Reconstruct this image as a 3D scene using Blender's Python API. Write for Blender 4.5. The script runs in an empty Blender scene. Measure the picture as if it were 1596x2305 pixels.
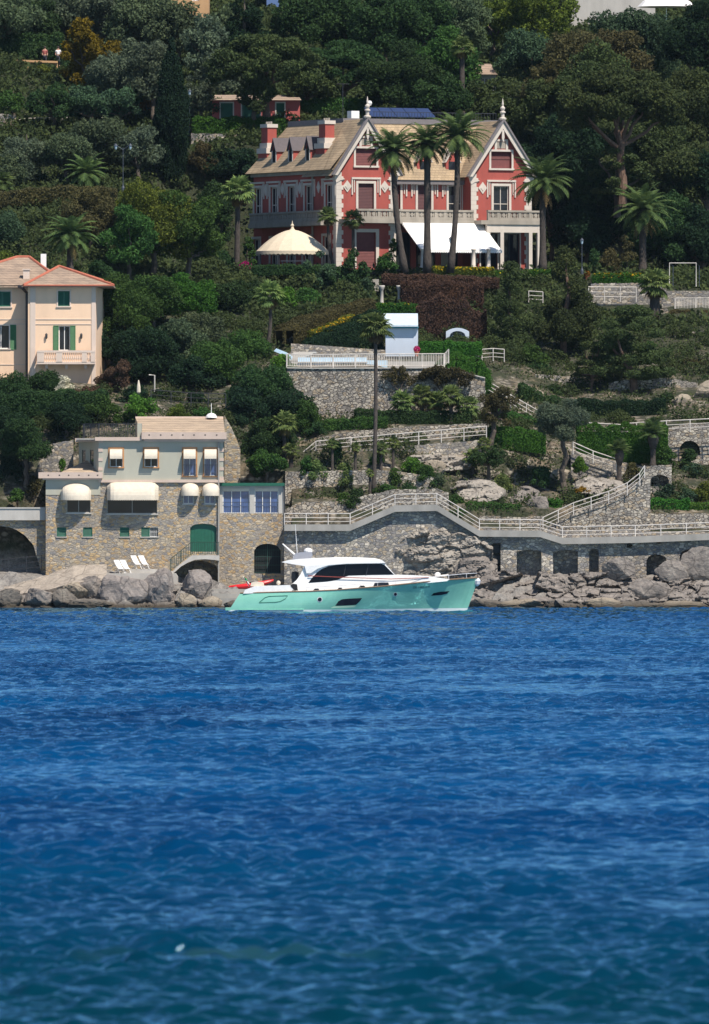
import bpy, bmesh, math, random
import numpy as np
from mathutils import Vector, noise
R = math.radians
scene = bpy.context.scene
col = scene.collection
# ------------------------------------------------------------------ camera, sky, sun, exposure
F = 29600.0      # focal length in units of the 1596 px wide layout sheet
H = 6.3          # eye height over the water
YH = 1181.0      # horizon row on that sheet
cam = bpy.data.cameras.new("camera")
camo = bpy.data.objects.new("camera", cam); col.objects.link(camo)
camo.location = (0, 0, H); camo.rotation_euler = (R(90), 0, 0)
cam.sensor_fit = 'HORIZONTAL'; cam.sensor_width = 36.0
cam.lens = 36.0 * F / 1596.0
cam.shift_y = (YH - 1152.5) / 1596.0
cam.clip_start = 1.0; cam.clip_end = 6000.0
cam.dof.use_dof = True; cam.dof.focus_distance = 1010.0
cam.dof.aperture_fstop = (cam.lens / 1000.0) / 0.085
scene.camera = camo
w = bpy.data.worlds.new("World"); scene.world = w; w.use_nodes = True
nt = w.node_tree
sky = nt.nodes.new("ShaderNodeTexSky"); sky.sky_type = 'NISHITA'; sky.sun_disc = False
SUN_EL, SUN_AZ = 56.0, 36.0
sky.sun_elevation = R(SUN_EL); sky.sun_rotation = R(180 - SUN_AZ)
sky.altitude = 1200; sky.air_density = 1.0; sky.dust_density = 0.05; sky.ozone_density = 4.0
bg = nt.nodes["Background"]; nt.links.new(sky.outputs[0], bg.inputs[0]); bg.inputs[1].default_value = 0.088
sun = bpy.data.lights.new("sun", 'SUN'); sun.energy = 4.9; sun.angle = R(0.5); sun.color = (1.0, 0.93, 0.83)
suno = bpy.data.objects.new("sun", sun); col.objects.link(suno)
suno.rotation_euler = (R(90 - SUN_EL), 0, R(SUN_AZ)); suno.location = (200, -200, 400)
scene.view_settings.view_transform = 'Standard'; scene.view_settings.look = 'None'
scene.view_settings.exposure = 0.4; scene.view_settings.gamma = 1.0
scene.render.engine = 'CYCLES'
scene.cycles.max_bounces = 6; scene.cycles.diffuse_bounces = 3; scene.cycles.glossy_bounces = 3
scene.cycles.transmission_bounces = 3; scene.cycles.transparent_max_bounces = 4

def S(Y): return Y / F
def P(px, py, Y): return Vector(((px - 798.0) * Y / F, Y, H + (YH - py) * Y / F))

# ------------------------------------------------------------------ object helpers
def tag(o, label=None, cat=None, group=None, kind=None):
    if label: o["label"] = label
    if cat: o["category"] = cat
    if group: o["group"] = group
    if kind: o["kind"] = kind
    return o
def thing(name, loc, label, cat, group=None):
    o = bpy.data.objects.new(name, None); o.empty_display_size = 0.3
    col.objects.link(o); o.location = loc
    return tag(o, label, cat, group)
def rootloc(o):
    while o.parent: o = o.parent
    return Vector(o.location)
class MB:
    """collects geometry in world coordinates; build() links it as one mesh object"""
    def __init__(s): s.v = []; s.f = []; s.arr = []
    def face(s, *pts):
        n = len(s.v); s.v.extend([tuple(p) for p in pts]); s.f.append(tuple(range(n, n + len(pts)))); return s
    def box(s, x0, x1, y0, y1, z0, z1, m=None):
        c = [(x0,y0,z0),(x1,y0,z0),(x1,y1,z0),(x0,y1,z0),(x0,y0,z1),(x1,y0,z1),(x1,y1,z1),(x0,y1,z1)]
        if m: c = [tuple(m(*p)) for p in c]
        n = len(s.v); s.v.extend(c)
        for q in ((0,3,2,1),(4,5,6,7),(0,1,5,4),(1,2,6,5),(2,3,7,6),(3,0,4,7)): s.f.append(tuple(n + i for i in q))
        return s
    def prism(s, poly, a, b, m):
        """poly: list of (u,v); extruded from depth a to b through map m(u,v,d)"""
        n = len(s.v); k = len(poly)
        s.v.extend([tuple(m(u, v, a)) for u, v in poly]); s.v.extend([tuple(m(u, v, b)) for u, v in poly])
        s.f.append(tuple(range(n, n + k))); s.f.append(tuple(range(n + 2*k - 1, n + k - 1, -1)))
        for i in range(k):
            j = (i + 1) % k; s.f.append((n + i, n + k + i, n + k + j, n + j))
        return s
    def tube(s, pts, r, n=6, caps=True):
        pts = [Vector(p) for p in pts]; k = len(pts)
        rr = r if isinstance(r, (list, tuple)) else [r] * k
        base = len(s.v)
        for i, p in enumerate(pts):
            d = (pts[min(i+1, k-1)] - pts[max(i-1, 0)]);
            if d.length < 1e-9: d = Vector((0, 0, 1))
            d.normalize()
            a = d.cross(Vector((0, 1, 0.03)));
            if a.length < 1e-3: a = d.cross(Vector((1, 0, 0)))
            a.normalize(); b = d.cross(a)
            for j in range(n):
                t = 2 * math.pi * j / n
                s.v.append(tuple(p + (a * math.cos(t) + b * math.sin(t)) * rr[i]))
        for i in range(k - 1):
            for j in range(n):
                q = (j + 1) % n
                s.f.append((base + i*n + j, base + i*n + q, base + (i+1)*n + q, base + (i+1)*n + j))
        if caps:
            s.f.append(tuple(base + j for j in range(n - 1, -1, -1)))
            s.f.append(tuple(base + (k-1)*n + j for j in range(n)))
        return s
    def lathe(s, c, prof, n=12, m=None):
        """prof: (radius, z) list turned about the vertical through c"""
        base = len(s.v); c = Vector(c)
        for r, z in prof:
            for j in range(n):
                t = 2 * math.pi * j / n
                s.v.append((c.x + r * math.cos(t), c.y + r * math.sin(t), c.z + z))
        for i in range(len(prof) - 1):
            for j in range(n):
                q = (j + 1) % n
                s.f.append((base + i*n + j, base + i*n + q, base + (i+1)*n + q, base + (i+1)*n + j))
        s.f.append(tuple(base + j for j in range(n - 1, -1, -1)))
        s.f.append(tuple(base + (len(prof)-1)*n + j for j in range(n)))
        return s
    def quads(s, a):
        s.arr.append(np.asarray(a, dtype=np.float64).reshape(-1, 4, 3)); return s
    def build(s, name, mat, parent=None, origin=None, smooth=False):
        o0 = rootloc(parent) if parent else Vector(origin if origin is not None else (0, 0, 0))
        me = bpy.data.meshes.new(name)
        if s.arr:
            A = np.concatenate(s.arr) - np.array(o0)[None, None, :]
            nv = len(s.v); base = np.array(s.v, dtype=np.float64).reshape(-1, 3) - np.array(o0) if nv else np.zeros((0, 3))
            V = np.concatenate([base, A.reshape(-1, 3)])
            nq = len(A)
            loops = [i for f in s.f for i in f]; lens = [len(f) for f in s.f]
            L = np.concatenate([np.array(loops, dtype=np.int32), np.arange(nv, nv + nq * 4, dtype=np.int32)])
            ln = np.concatenate([np.array(lens, dtype=np.int32), np.full(nq, 4, dtype=np.int32)])
            st = np.concatenate([[0], np.cumsum(ln)[:-1]]).astype(np.int32)
            me.vertices.add(len(V)); me.vertices.foreach_set("co", V.astype(np.float32).ravel())
            me.loops.add(len(L)); me.loops.foreach_set("vertex_index", L)
            me.polygons.add(len(ln)); me.polygons.foreach_set("loop_start", st)
            me.update(calc_edges=True)
        else:
            me.from_pydata([(p[0]-o0.x, p[1]-o0.y, p[2]-o0.z) for p in s.v], [], s.f); me.update()
            bm = bmesh.new(); bm.from_mesh(me)
            bmesh.ops.recalc_face_normals(bm, faces=bm.faces); bm.to_mesh(me); bm.free()
        if smooth:
            me.polygons.foreach_set("use_smooth", [True] * len(me.polygons))
        o = bpy.data.objects.new(name, me); col.objects.link(o); me.materials.append(mat)
        if parent: o.parent = parent
        else: o.location = o0
        return o
def one(mb, name, mat, origin, label, cat, group=None, smooth=False):
    return tag(mb.build(name, mat, None, origin, smooth), label, cat, group)

def facade(Y0):
    """map for a wall facing the sea at distance Y0: sheet px, -py, depth in metres"""
    return lambda u, v, d=0.0: P(u, -v, Y0) + Vector((0, d, 0))

def column_wall(mb, u0, u1, top, bot, holes, m, depth=0.3, thick=None, steps=()):
    """wall face in (u,v) with openings; hole = (u0,v0,u1,v1,rise[,depth[,back]]), v upward, rise = arch height"""
    tf = top if callable(top) else (lambda u: top)
    bf = bot if callable(bot) else (lambda u: bot)
    us = {u0, u1}; us.update(steps)
    hs = []
    for h in holes:
        h = list(h) + [0.0] * (5 - len(h))
        if len(h) < 6: h.append(depth)
        if len(h) < 7: h.append(False)
        hs.append(h); us.add(h[0]); us.add(h[2])
        if h[4] > 0:
            for i in range(1, 10): us.add(h[0] + (h[2] - h[0]) * i / 10)
    us = sorted(u for u in us if u0 - 1e-6 <= u <= u1 + 1e-6)
    def ht(h, u):
        if h[4] <= 0: return h[3]
        t = (u - (h[0] + h[2]) / 2) / ((h[2] - h[0]) / 2)
        return h[3] - h[4] + h[4] * math.sqrt(max(0.0, 1 - t * t))
    for a, b in zip(us[:-1], us[1:]):
        mid = (a + b) / 2
        hh = sorted([h for h in hs if h[0] < mid < h[2]], key=lambda h: h[1])
        la, lb = bf(a), bf(b)
        for h in hh:
            mb.face(m(a, la, 0), m(b, lb, 0), m(b, h[1], 0), m(a, h[1], 0))
            ta, tb = ht(h, a), ht(h, b); d = h[5]
            mb.face(m(a, ta, 0), m(b, tb, 0), m(b, tb, d), m(a, ta, d))
            mb.face(m(a, h[1], 0), m(a, h[1], d), m(b, h[1], d), m(b, h[1], 0))
            if h[6]: mb.face(m(a, h[1], d), m(b, h[1], d), m(b, tb, d), m(a, ta, d))
            la, lb = ta, tb
        mb.face(m(a, la, 0), m(b, lb, 0), m(b, tf(b), 0), m(a, tf(a), 0))
        if thick: mb.face(m(a, tf(a), 0), m(b, tf(b), 0), m(b, tf(b), thick), m(a, tf(a), thick))
    for h in hs:
        for u in (h[0], h[2]):
            if ht(h, u) - h[1] > 1e-6: mb.face(m(u, h[1], 0), m(u, ht(h, u), 0), m(u, ht(h, u), h[5]), m(u, h[1], h[5]))
    if thick:
        for u in (u0, u1): mb.face(m(u, bf(u), 0), m(u, tf(u), 0), m(u, tf(u), thick), m(u, bf(u), thick))
        mb.face(m(u0, bf(u0), thick), m(u1, bf(u1), thick), m(u1, tf(u1), thick), m(u0, tf(u0), thick))
    return mb
def interp(pts):
    xs = [p[0] for p in pts]; ys = [p[1] for p in pts]
    return lambda u: float(np.interp(u, xs, ys))

# ------------------------------------------------------------------ materials
def newmat(name):
    m = bpy.data.materials.new(name); m.use_nodes = True
    return m, m.node_tree.nodes, m.node_tree.links, m.node_tree.nodes["Principled BSDF"]
def nd(N, t, **k):
    n = N.new(t)
    for a, b in k.items(): setattr(n, a, b)
    return n
def ramp(N, L, src, stops, interp_='LINEAR'):
    r = N.new("ShaderNodeValToRGB"); r.color_ramp.interpolation = interp_
    e = r.color_ramp.elements
    while len(e) < len(stops): e.new(0.5)
    for i, (p, c) in enumerate(stops): e[i].position = p; e[i].color = (c[0], c[1], c[2], 1)
    L.new(src, r.inputs[0]); return r.outputs[0]
def mix(N, L, fac, a, b, mode='MIX'):
    n = N.new("ShaderNodeMix"); n.data_type = 'RGBA'; n.blend_type = mode
    for k, x in ((0, fac), (6, a), (7, b)):
        if hasattr(x, "is_linked") or hasattr(x, "node"): L.new(x, n.inputs[k])
        else: n.inputs[k].default_value = x if not isinstance(x, tuple) else (*x[:3], 1)
    return n.outputs[2]
def wpos(N, L, scale=(1, 1, 1)):
    g = N.new("ShaderNodeNewGeometry"); mp = N.new("ShaderNodeMapping"); mp.inputs[3].default_value = scale
    L.new(g.outputs[0], mp.inputs[0]); return mp.outputs[0]
def tnoise(N, L, vec, scale, detail=4, rough=0.55):
    n = N.new("ShaderNodeTexNoise"); n.inputs["Scale"].default_value = scale; n.inputs["Detail"].default_value = detail
    n.inputs["Roughness"].default_value = rough; L.new(vec, n.inputs["Vector"]); return n.outputs[0]
def bump(N, L, B, h, strength=0.5, dist=0.05):
    b = N.new("ShaderNodeBump"); b.inputs["Strength"].default_value = strength; b.inputs["Distance"].default_value = dist
    L.new(h, b.inputs["Height"]); L.new(b.outputs[0], B.inputs["Normal"])
def dark(c, k): return tuple(x * k for x in c)

def stone_mat(name, cols, size=0.33, mortar=(0.30, 0.27, 0.23), flat=1.7, mort_w=0.05, stain=0.35):
    m, N, L, B = newmat(name)
    wp = wpos(N, L, (1/size, 1/size, flat/size))
    nz = nd(N, "ShaderNodeTexNoise"); nz.inputs["Scale"].default_value = 0.8; L.new(wp, nz.inputs["Vector"])
    ad = nd(N, "ShaderNodeVectorMath", operation='MULTIPLY_ADD'); L.new(nz.outputs[1], ad.inputs[0])
    ad.inputs[1].default_value = (0.6, 0.6, 0.5); L.new(wp, ad.inputs[2])
    v = nd(N, "ShaderNodeTexVoronoi", feature='F1'); v.inputs["Scale"].default_value = 1; L.new(ad.outputs[0], v.inputs["Vector"])
    e = nd(N, "ShaderNodeTexVoronoi", feature='DISTANCE_TO_EDGE'); e.inputs["Scale"].default_value = 1; L.new(ad.outputs[0], e.inputs["Vector"])
    sp = nd(N, "ShaderNodeSeparateColor"); L.new(v.outputs["Color"], sp.inputs[0])
    k = len(cols)
    c = ramp(N, L, sp.outputs[0], [(i / k, cc) for i, cc in enumerate(cols)], 'CONSTANT')
    fine = tnoise(N, L, wpos(N, L), 7.0, 5, 0.7)
    c = mix(N, L, 0.55, c, ramp(N, L, fine, [(0.25, (0.35, 0.35, 0.35)), (0.75, (1.25, 1.22, 1.15))]), 'MULTIPLY')
    mk = ramp(N, L, e.outputs["Distance"], [(mort_w * 0.4, (0, 0, 0)), (mort_w * 1.5, (1, 1, 1))])
    c = mix(N, L, mk, mortar, c)
    big = tnoise(N, L, wpos(N, L, (1, 1, 0.6)), 0.35, 4, 0.6)
    c = mix(N, L, stain, c, ramp(N, L, big, [(0.3, (0.45, 0.43, 0.42)), (0.6, (1.15, 1.12, 1.05))]), 'MULTIPLY')
    L.new(c, B.inputs["Base Color"]); B.inputs["Roughness"].default_value = 0.92
    hh = nd(N, "ShaderNodeMath", operation='ADD'); L.new(mk, hh.inputs[0])
    sm = nd(N, "ShaderNodeMath", operation='MULTIPLY'); L.new(fine, sm.inputs[0]); sm.inputs[1].default_value = 0.9; L.new(sm.outputs[0], hh.inputs[1])
    bump(N, L, B, hh.outputs[0], 0.9, 0.09)
    return m
def plaster(name, c, stain=0.25, rough=0.9, streak=True):
    m, N, L, B = newmat(name)
    n1 = tnoise(N, L, wpos(N, L, (1, 1, 0.35 if streak else 1)), 1.1, 6, 0.65)
    n2 = tnoise(N, L, wpos(N, L), 9.0, 3)
    cc = mix(N, L, stain, c, ramp(N, L, n1, [(0.3, dark(c, 0.55)), (0.65, dark(c, 1.15))]))
    L.new(cc, B.inputs["Base Color"]); B.inputs["Roughness"].default_value = rough
    bump(N, L, B, n2, 0.25, 0.01)
    return m
def plain(name, c, rough=0.5, metal=0.0, var=0.12, scale=4.0, spec=0.5):
    m, N, L, B = newmat(name)
    n1 = tnoise(N, L, wpos(N, L), scale, 4)
    L.new(mix(N, L, 1.0, c, ramp(N, L, n1, [(0.3, (1 - var,) * 3), (0.7, (1 + var,) * 3)]), 'MULTIPLY'), B.inputs["Base Color"])
    B.inputs["Roughness"].default_value = rough; B.inputs["Metallic"].default_value = metal
    B.inputs["Specular IOR Level"].default_value = spec
    return m
def roof_mat(name, c1, c2, row=0.3):
    m, N, L, B = newmat(name)
    g = nd(N, "ShaderNodeNewGeometry"); s = nd(N, "ShaderNodeSeparateXYZ"); L.new(g.outputs[0], s.inputs[0])
    ax = nd(N, "ShaderNodeMath", operation='ADD'); L.new(s.outputs[0], ax.inputs[0]); L.new(s.outputs[1], ax.inputs[1])
    cb = nd(N, "ShaderNodeCombineXYZ"); L.new(ax.outputs[0], cb.inputs[0]); L.new(s.outputs[2], cb.inputs[1])
    b = nd(N, "ShaderNodeTexBrick"); L.new(cb.outputs[0], b.inputs["Vector"])
    b.inputs["Color1"].default_value = (*c1, 1); b.inputs["Color2"].default_value = (*c2, 1); b.inputs["Mortar"].default_value = (*dark(c1, 0.45), 1)
    b.inputs["Scale"].default_value = 1.0; b.inputs["Brick Width"].default_value = row * 1.3; b.inputs["Row Height"].default_value = row * 0.6
    b.inputs["Mortar Size"].default_value = row * 0.045
    n1 = tnoise(N, L, wpos(N, L), 0.9, 6, 0.7)
    c = mix(N, L, 0.6, b.outputs[0], ramp(N, L, n1, [(0.3, (0.5, 0.48, 0.46)), (0.68, (1.2, 1.15, 1.05))]), 'MULTIPLY')
    L.new(c, B.inputs["Base Color"]); B.inputs["Roughness"].default_value = 0.9
    bump(N, L, B, b.outputs[1], -0.5, 0.04)
    return m
def leaf_mat(name, c, spread=0.5, warm=0.0, trans=0.34, spec=0.1):
    spread *= .65; c = (c[0]*1.42, c[1]*1.68, c[2]*1.85) if c[0] < .12 else c
    m, N, L, B = newmat(name)
    g = nd(N, "ShaderNodeNewGeometry")
    a = dark(c, 1 - spread * 0.7); b = (c[0] * (1 + spread) + warm, c[1] * (1 + spread * 0.8) + warm * 0.6, c[2] * (1 + spread * 0.3))
    cc = ramp(N, L, g.outputs["Random Per Island"], [(0.0, a), (0.55, c), (1.0, b)])
    n1 = tnoise(N, L, wpos(N, L), 0.45, 3)
    cc = mix(N, L, 0.7, cc, ramp(N, L, n1, [(0.3, (0.66, 0.7, 0.72)), (0.7, (1.3, 1.2, 0.95))]), 'MULTIPLY')
    oi = nd(N, "ShaderNodeObjectInfo")
    hs = nd(N, "ShaderNodeHueSaturation"); L.new(cc, hs.inputs["Color"])
    mr = nd(N, "ShaderNodeMapRange"); L.new(oi.outputs["Random"], mr.inputs[0]); mr.inputs[3].default_value = 0.485; mr.inputs[4].default_value = 0.515
    L.new(mr.outputs[0], hs.inputs["Hue"])
    mv = nd(N, "ShaderNodeMapRange"); L.new(oi.outputs["Random"], mv.inputs[0]); mv.inputs[3].default_value = 0.8; mv.inputs[4].default_value = 1.2
    L.new(mv.outputs[0], hs.inputs["Value"])
    L.new(hs.outputs[0], B.inputs["Base Color"]); B.inputs["Roughness"].default_value = 0.8
    B.inputs["Specular IOR Level"].default_value = spec
    t = nd(N, "ShaderNodeBsdfTranslucent"); L.new(hs.outputs[0], t.inputs[0])
    mx = nd(N, "ShaderNodeMixShader"); mx.inputs[0].default_value = trans
    L.new(B.outputs[0], mx.inputs[1]); L.new(t.outputs[0], mx.inputs[2]); L.new(mx.outputs[0], N["Material Output"].inputs[0])
    return m
def bark_mat(name, c):
    m, N, L, B = newmat(name)
    n1 = tnoise(N, L, wpos(N, L, (1, 1, 0.6)), 6.0, 5, 0.7)
    L.new(ramp(N, L, n1, [(0.3, dark(c, 0.45)), (0.7, dark(c, 1.3))]), B.inputs["Base Color"]); B.inputs["Roughness"].default_value = 0.95
    bump(N, L, B, n1, 0.8, 0.05); return m
def glass_mat(name, c, rough=0.06, spec=0.8):
    m, N, L, B = newmat(name)
    n1 = tnoise(N, L, wpos(N, L), 0.9, 2)
    L.new(ramp(N, L, n1, [(0.35, dark(c, 0.7)), (0.65, dark(c, 1.3))]), B.inputs["Base Color"])
    B.inputs["Roughness"].default_value = rough; B.inputs["Specular IOR Level"].default_value = spec
    return m

M = {}
TAN = [(0.44,0.34,0.22),(0.36,0.31,0.25),(0.24,0.225,0.22),(0.52,0.43,0.32),(0.40,0.28,0.16),(0.30,0.275,0.25),(0.42,0.36,0.28),(0.50,0.36,0.20),(0.34,0.30,0.26)]
GREY = [(0.30,0.275,0.25),(0.22,0.21,0.21),(0.38,0.34,0.29),(0.18,0.175,0.18),(0.50,0.45,0.39),(0.27,0.25,0.22),(0.34,0.28,0.21)]
M['stone_tan'] = stone_mat("tan_rubble_stone", [dark(c, 1.12) for c in TAN], 0.32, (0.44,0.39,0.33), 1.8)
M['stone_grey'] = stone_mat("grey_rubble_stone", [dark(c, 1.25) for c in GREY], 0.30, (0.28,0.26,0.24), 1.5, 0.06, 0.5)
M['stone_pale'] = stone_mat("pale_rubble_stone", [(0.46,0.42,0.37),(0.34,0.31,0.28),(0.54,0.49,0.42),(0.26,0.245,0.23),(0.40,0.33,0.25)], 0.30, (0.12,0.11,0.10), 1.5, 0.06, 0.4)
M['concrete'] = plaster("grey_concrete", (0.32,0.30,0.27), 0.5)
M['concrete_pale'] = plaster("pale_concrete", (0.46,0.43,0.39), 0.4)
M['plaster_grey'] = plaster("grey_green_plaster", (0.40,0.385,0.31), 0.15)
M['plaster_peach'] = plaster("peach_plaster", (0.80,0.56,0.385), 0.2)
M['plaster_trim'] = plaster("pale_trim_plaster", (0.66,0.53,0.44), 0.2)
M['plaster_pink'] = plaster("pinkish_cornice", (0.56,0.43,0.35), 0.3)
M['villa_red'] = plaster("villa_red_plaster", (0.36,0.078,0.060), 0.4)
M['villa_trim'] = plaster("villa_white_trim", (0.58,0.51,0.44), 0.3)
M['balus'] = plaster("weathered_stone_trim", (0.33,0.29,0.24), 0.6)
M['roof_villa'] = roof_mat("beige_slate_roof", (0.42,0.315,0.205), (0.34,0.255,0.165), 0.35)
M['roof_grey'] = roof_mat("grey_slate_roof", (0.38,0.28,0.21), (0.29,0.22,0.17), 0.33)
M['roof_tan'] = roof_mat("tan_slate_roof", (0.47,0.36,0.26), (0.40,0.31,0.23), 0.3)
M['lead'] = plain("grey_lead", (0.17,0.15,0.15), 0.6)
M['dormer_lead'] = plain("dark_dormer_lead", (0.085,0.07,0.075), 0.7)
M['terracotta'] = plain("terracotta_ridge", (0.40,0.12,0.07), 0.8)
M['green_paint'] = plain("green_shutter_paint", (0.012,0.10,0.058), 0.5)
M['green_bright'] = plain("mid_green_shutter_paint", (0.05,0.17,0.06), 0.5)
M['orange_trim'] = plain("orange_window_surround", (0.46,0.22,0.09), 0.8)
M['white'] = plain("white_paint", (0.78,0.76,0.73), 0.45, var=0.06)
M['white_rail'] = plain("weathered_white_rail", (0.56,0.51,0.46), 0.55, var=0.2, scale=2)
M['cream_cloth'] = plain("cream_awning_cloth", (0.62,0.54,0.43), 0.9, var=0.08)
M['white_cloth'] = plain("white_awning_cloth", (0.80,0.77,0.74), 0.9, var=0.04)
M['parasol_cloth'] = plain("beige_canopy_cloth", (0.60,0.50,0.37), 0.9, var=0.06)
M['dark_glass'] = glass_mat("dark_window_glass", (0.012,0.014,0.02), 0.05, 0.3)
M['sky_glass'] = glass_mat("painted_sky_glass", (0.05,0.09,0.22), 0.08)  # blue base colour stands in for the reflected sky
M['black'] = plain("unlit_hollow_black", (0.012,0.012,0.014), 0.9)  # flat black stands in for the shade inside hollows
M['shut_brown'] = plain("brown_roller_shutter", (0.10,0.035,0.035), 0.7)
M['shut_red'] = plain("dull_red_shutter", (0.17,0.05,0.045), 0.7)
M['iron'] = plain("dark_iron", (0.03,0.03,0.035), 0.5)
M['iron_green'] = plain("dark_green_iron", (0.015,0.05,0.035), 0.5)
M['solar'] = plain("blue_solar_glass", (0.028,0.045,0.11), 0.3)
M['pool_blue'] = plain("pale_blue_pool_plaster", (0.50,0.66,0.78), 0.5)
M['shed_white'] = plaster("white_shed_plaster", (0.52,0.58,0.67), 0.15)
M['red_kayak'] = plain("red_plastic", (0.62,0.015,0.02), 0.35)
M['ochre'] = plaster("ochre_plaster", (0.50,0.30,0.15), 0.3)
M['pink_house'] = plaster("pink_red_plaster", (0.42,0.10,0.09), 0.25)
M['bark'] = bark_mat("grey_brown_bark", (0.10,0.078,0.06))
M['bark_pine'] = bark_mat("reddish_pine_bark", (0.15,0.09,0.062))
M['palm_bark'] = bark_mat("palm_trunk_bark", (0.065,0.052,0.044))
M['terrace_soil'] = plain("dry_soil", (0.2,0.15,0.09), 0.95)
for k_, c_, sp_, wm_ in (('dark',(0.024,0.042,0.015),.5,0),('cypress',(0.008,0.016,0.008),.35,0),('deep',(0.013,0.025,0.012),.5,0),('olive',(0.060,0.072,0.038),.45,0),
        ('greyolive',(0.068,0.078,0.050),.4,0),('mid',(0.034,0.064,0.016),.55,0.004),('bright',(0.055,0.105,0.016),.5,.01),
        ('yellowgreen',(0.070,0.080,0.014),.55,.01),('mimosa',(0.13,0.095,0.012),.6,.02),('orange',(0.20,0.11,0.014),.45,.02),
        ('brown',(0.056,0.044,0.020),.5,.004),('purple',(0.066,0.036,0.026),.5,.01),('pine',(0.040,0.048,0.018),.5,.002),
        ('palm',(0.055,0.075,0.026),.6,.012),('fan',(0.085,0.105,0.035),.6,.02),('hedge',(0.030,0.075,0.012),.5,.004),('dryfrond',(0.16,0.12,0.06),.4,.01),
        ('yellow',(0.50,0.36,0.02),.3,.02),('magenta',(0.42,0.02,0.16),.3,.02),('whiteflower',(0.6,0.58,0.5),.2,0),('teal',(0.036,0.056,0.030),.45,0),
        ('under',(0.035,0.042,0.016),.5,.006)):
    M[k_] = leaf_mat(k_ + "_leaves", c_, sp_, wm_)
# ------------------------------------------------------------------ terrain
def zpy(py, Y): return H + (YH - py) * Y / F
ZLAWN = zpy(606, 1083)
PROF = [
 (20,  [(-12,None,-3),(-3,1372),(0,1352),(3,1325),(4.5,1300),(6,1290),(8,1288),(9,1180),(12,1140),(13,1070),(20,1000),(26,930),(32,860),(52,852),(55,640),(66,575),(70,545),(90,470),(112,400),(130,280),(150,150),(170,130),(200,30),(215,-20),(240,-80),(300,-150)]),
 (150, [(-12,None,-3),(-3,1372),(0,1345),(3,1305),(5,1290),(12,1288),(12.6,1120),(13.5,1050),(20,960),(26,920),(34,860),(48,850),(56,650),(70,545),(90,460),(112,400),(130,280),(150,190),(175,110),(200,20),(215,-20),(240,-80),(300,-150)]),
 (330, [(-12,None,-3),(-3,1372),(0,1330),(3,1288),(5,1284),(14,1282),(14.6,1000),(20,945),(26,905),(34,890),(40,860),(60,700),(82,570),(105,430),(112,400),(130,270),(150,190),(175,100),(200,20),(215,-20),(240,-80),(300,-150)]),
 (520, [(-12,None,-3),(-3,1374),(-1,1345),(0,1326),(5,1322),(14,1318),(14.6,1040),(20,1000),(30,900),(40,830),(60,700),(80,625),(84,606),(107,None,ZLAWN),(110,None,ZLAWN),(114,330),(122,285),(135,255),(150,190),(190,60),(210,0),(240,-80),(300,-150)]),
 (636, [(-12,None,-3),(-3,1374),(-1,1345),(0,1328),(5,1325),(13.5,1320),(14,1062),(18,1044),(19,1012),(24,1008),(26,960),(31,945),(32,835),(46,805),(49,790),(70,690),(80,625),(84,606),(107,None,ZLAWN),(110,None,ZLAWN),(114,330),(122,285),(150,200),(190,60),(210,0),(240,-80),(300,-150)]),
 (646, [(-12,None,-3),(-3,1374),(0,1345),(2.5,1332),(5.6,1326),(6,1184),(9.3,1183),(9.8,1132),(13.5,1124),(14,1062),(18,1044),(19,1012),(24,1008),(26,960),(31,945),(32,827),(46,805),(49,790),(70,690),(80,625),(84,606),(107,None,ZLAWN),(110,None,ZLAWN),(114,330),(122,285),(150,200),(190,60),(210,0),(240,-80),(300,-150)]),
 (850, [(-12,None,-3),(-3,1372),(0,1340),(2.5,1300),(5.6,1290),(6,1160),(9.3,1158),(9.8,1120),(13.5,1108),(14,1062),(18,1030),(19,1002),(24,998),(26,955),(31,945),(32,827),(46,805),(49,790),(62,725),(70,690),(78,650),(83,606),(107,None,ZLAWN),(110,None,ZLAWN),(114,330),(122,285),(150,200),(190,60),(210,0),(240,-80),(300,-150)]),
 (1080,[(-12,None,-3),(-3,1372),(0,1345),(2.5,1310),(5.6,1290),(6,1194),(9.3,1190),(9.8,1140),(14,1120),(18,1060),(19,1010),(22,985),(26,960),(34,930),(42,850),(48,800),(60,740),(70,690),(78,650),(83,606),(107,None,ZLAWN),(110,None,ZLAWN),(114,330),(122,285),(150,200),(190,60),(210,0),(240,-80),(300,-150)]),
 (1280,[(-12,None,-3),(-3,1372),(0,1345),(3,1312),(5.6,1295),(6,1205),(9.5,1203),(10,1150),(14,1120),(20,1068),(24,1010),(30,965),(36,935),(44,880),(52,830),(62,760),(72,690),(78,650),(83,606),(107,None,ZLAWN),(112,560),(120,470),(130,330),(150,210),(190,60),(210,0),(240,-80),(300,-150)]),
 (1570,[(-12,None,-3),(-3,1372),(0,1348),(3,1312),(5.6,1290),(6,1204),(9.5,1200),(10,1158),(14,1120),(20,1075),(27.2,1068),(27.8,958),(36,930),(46,850),(54,780),(60,735),(70,690),(84,640),(105,630),(120,470),(130,330),(150,210),(190,60),(210,0),(240,-80),(300,-150)]),
]
YS = np.unique(np.concatenate([np.arange(-12, 60, 0.5), np.arange(60, 130, 1.0), np.arange(130, 301, 2.0)])) + 1000.0
_pp = []
for px, pr in PROF:
    yy = [1000.0 + q[0] for q in pr]; zz = [q[2] if len(q) > 2 else zpy(q[1], 1000.0 + q[0]) for q in pr]
    _pp.append((px, yy, zz))
_px = np.array([q[0] for q in _pp], dtype=float)
def tz(px, Y):
    zs = [np.interp(Y, q[1], q[2]) for q in _pp]
    px = min(max(px, _px[0]), _px[-1])
    return float(np.interp(px, _px, zs))
def tz_xy(x, Y): return tz(798 + x * F / Y, Y)
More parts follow.
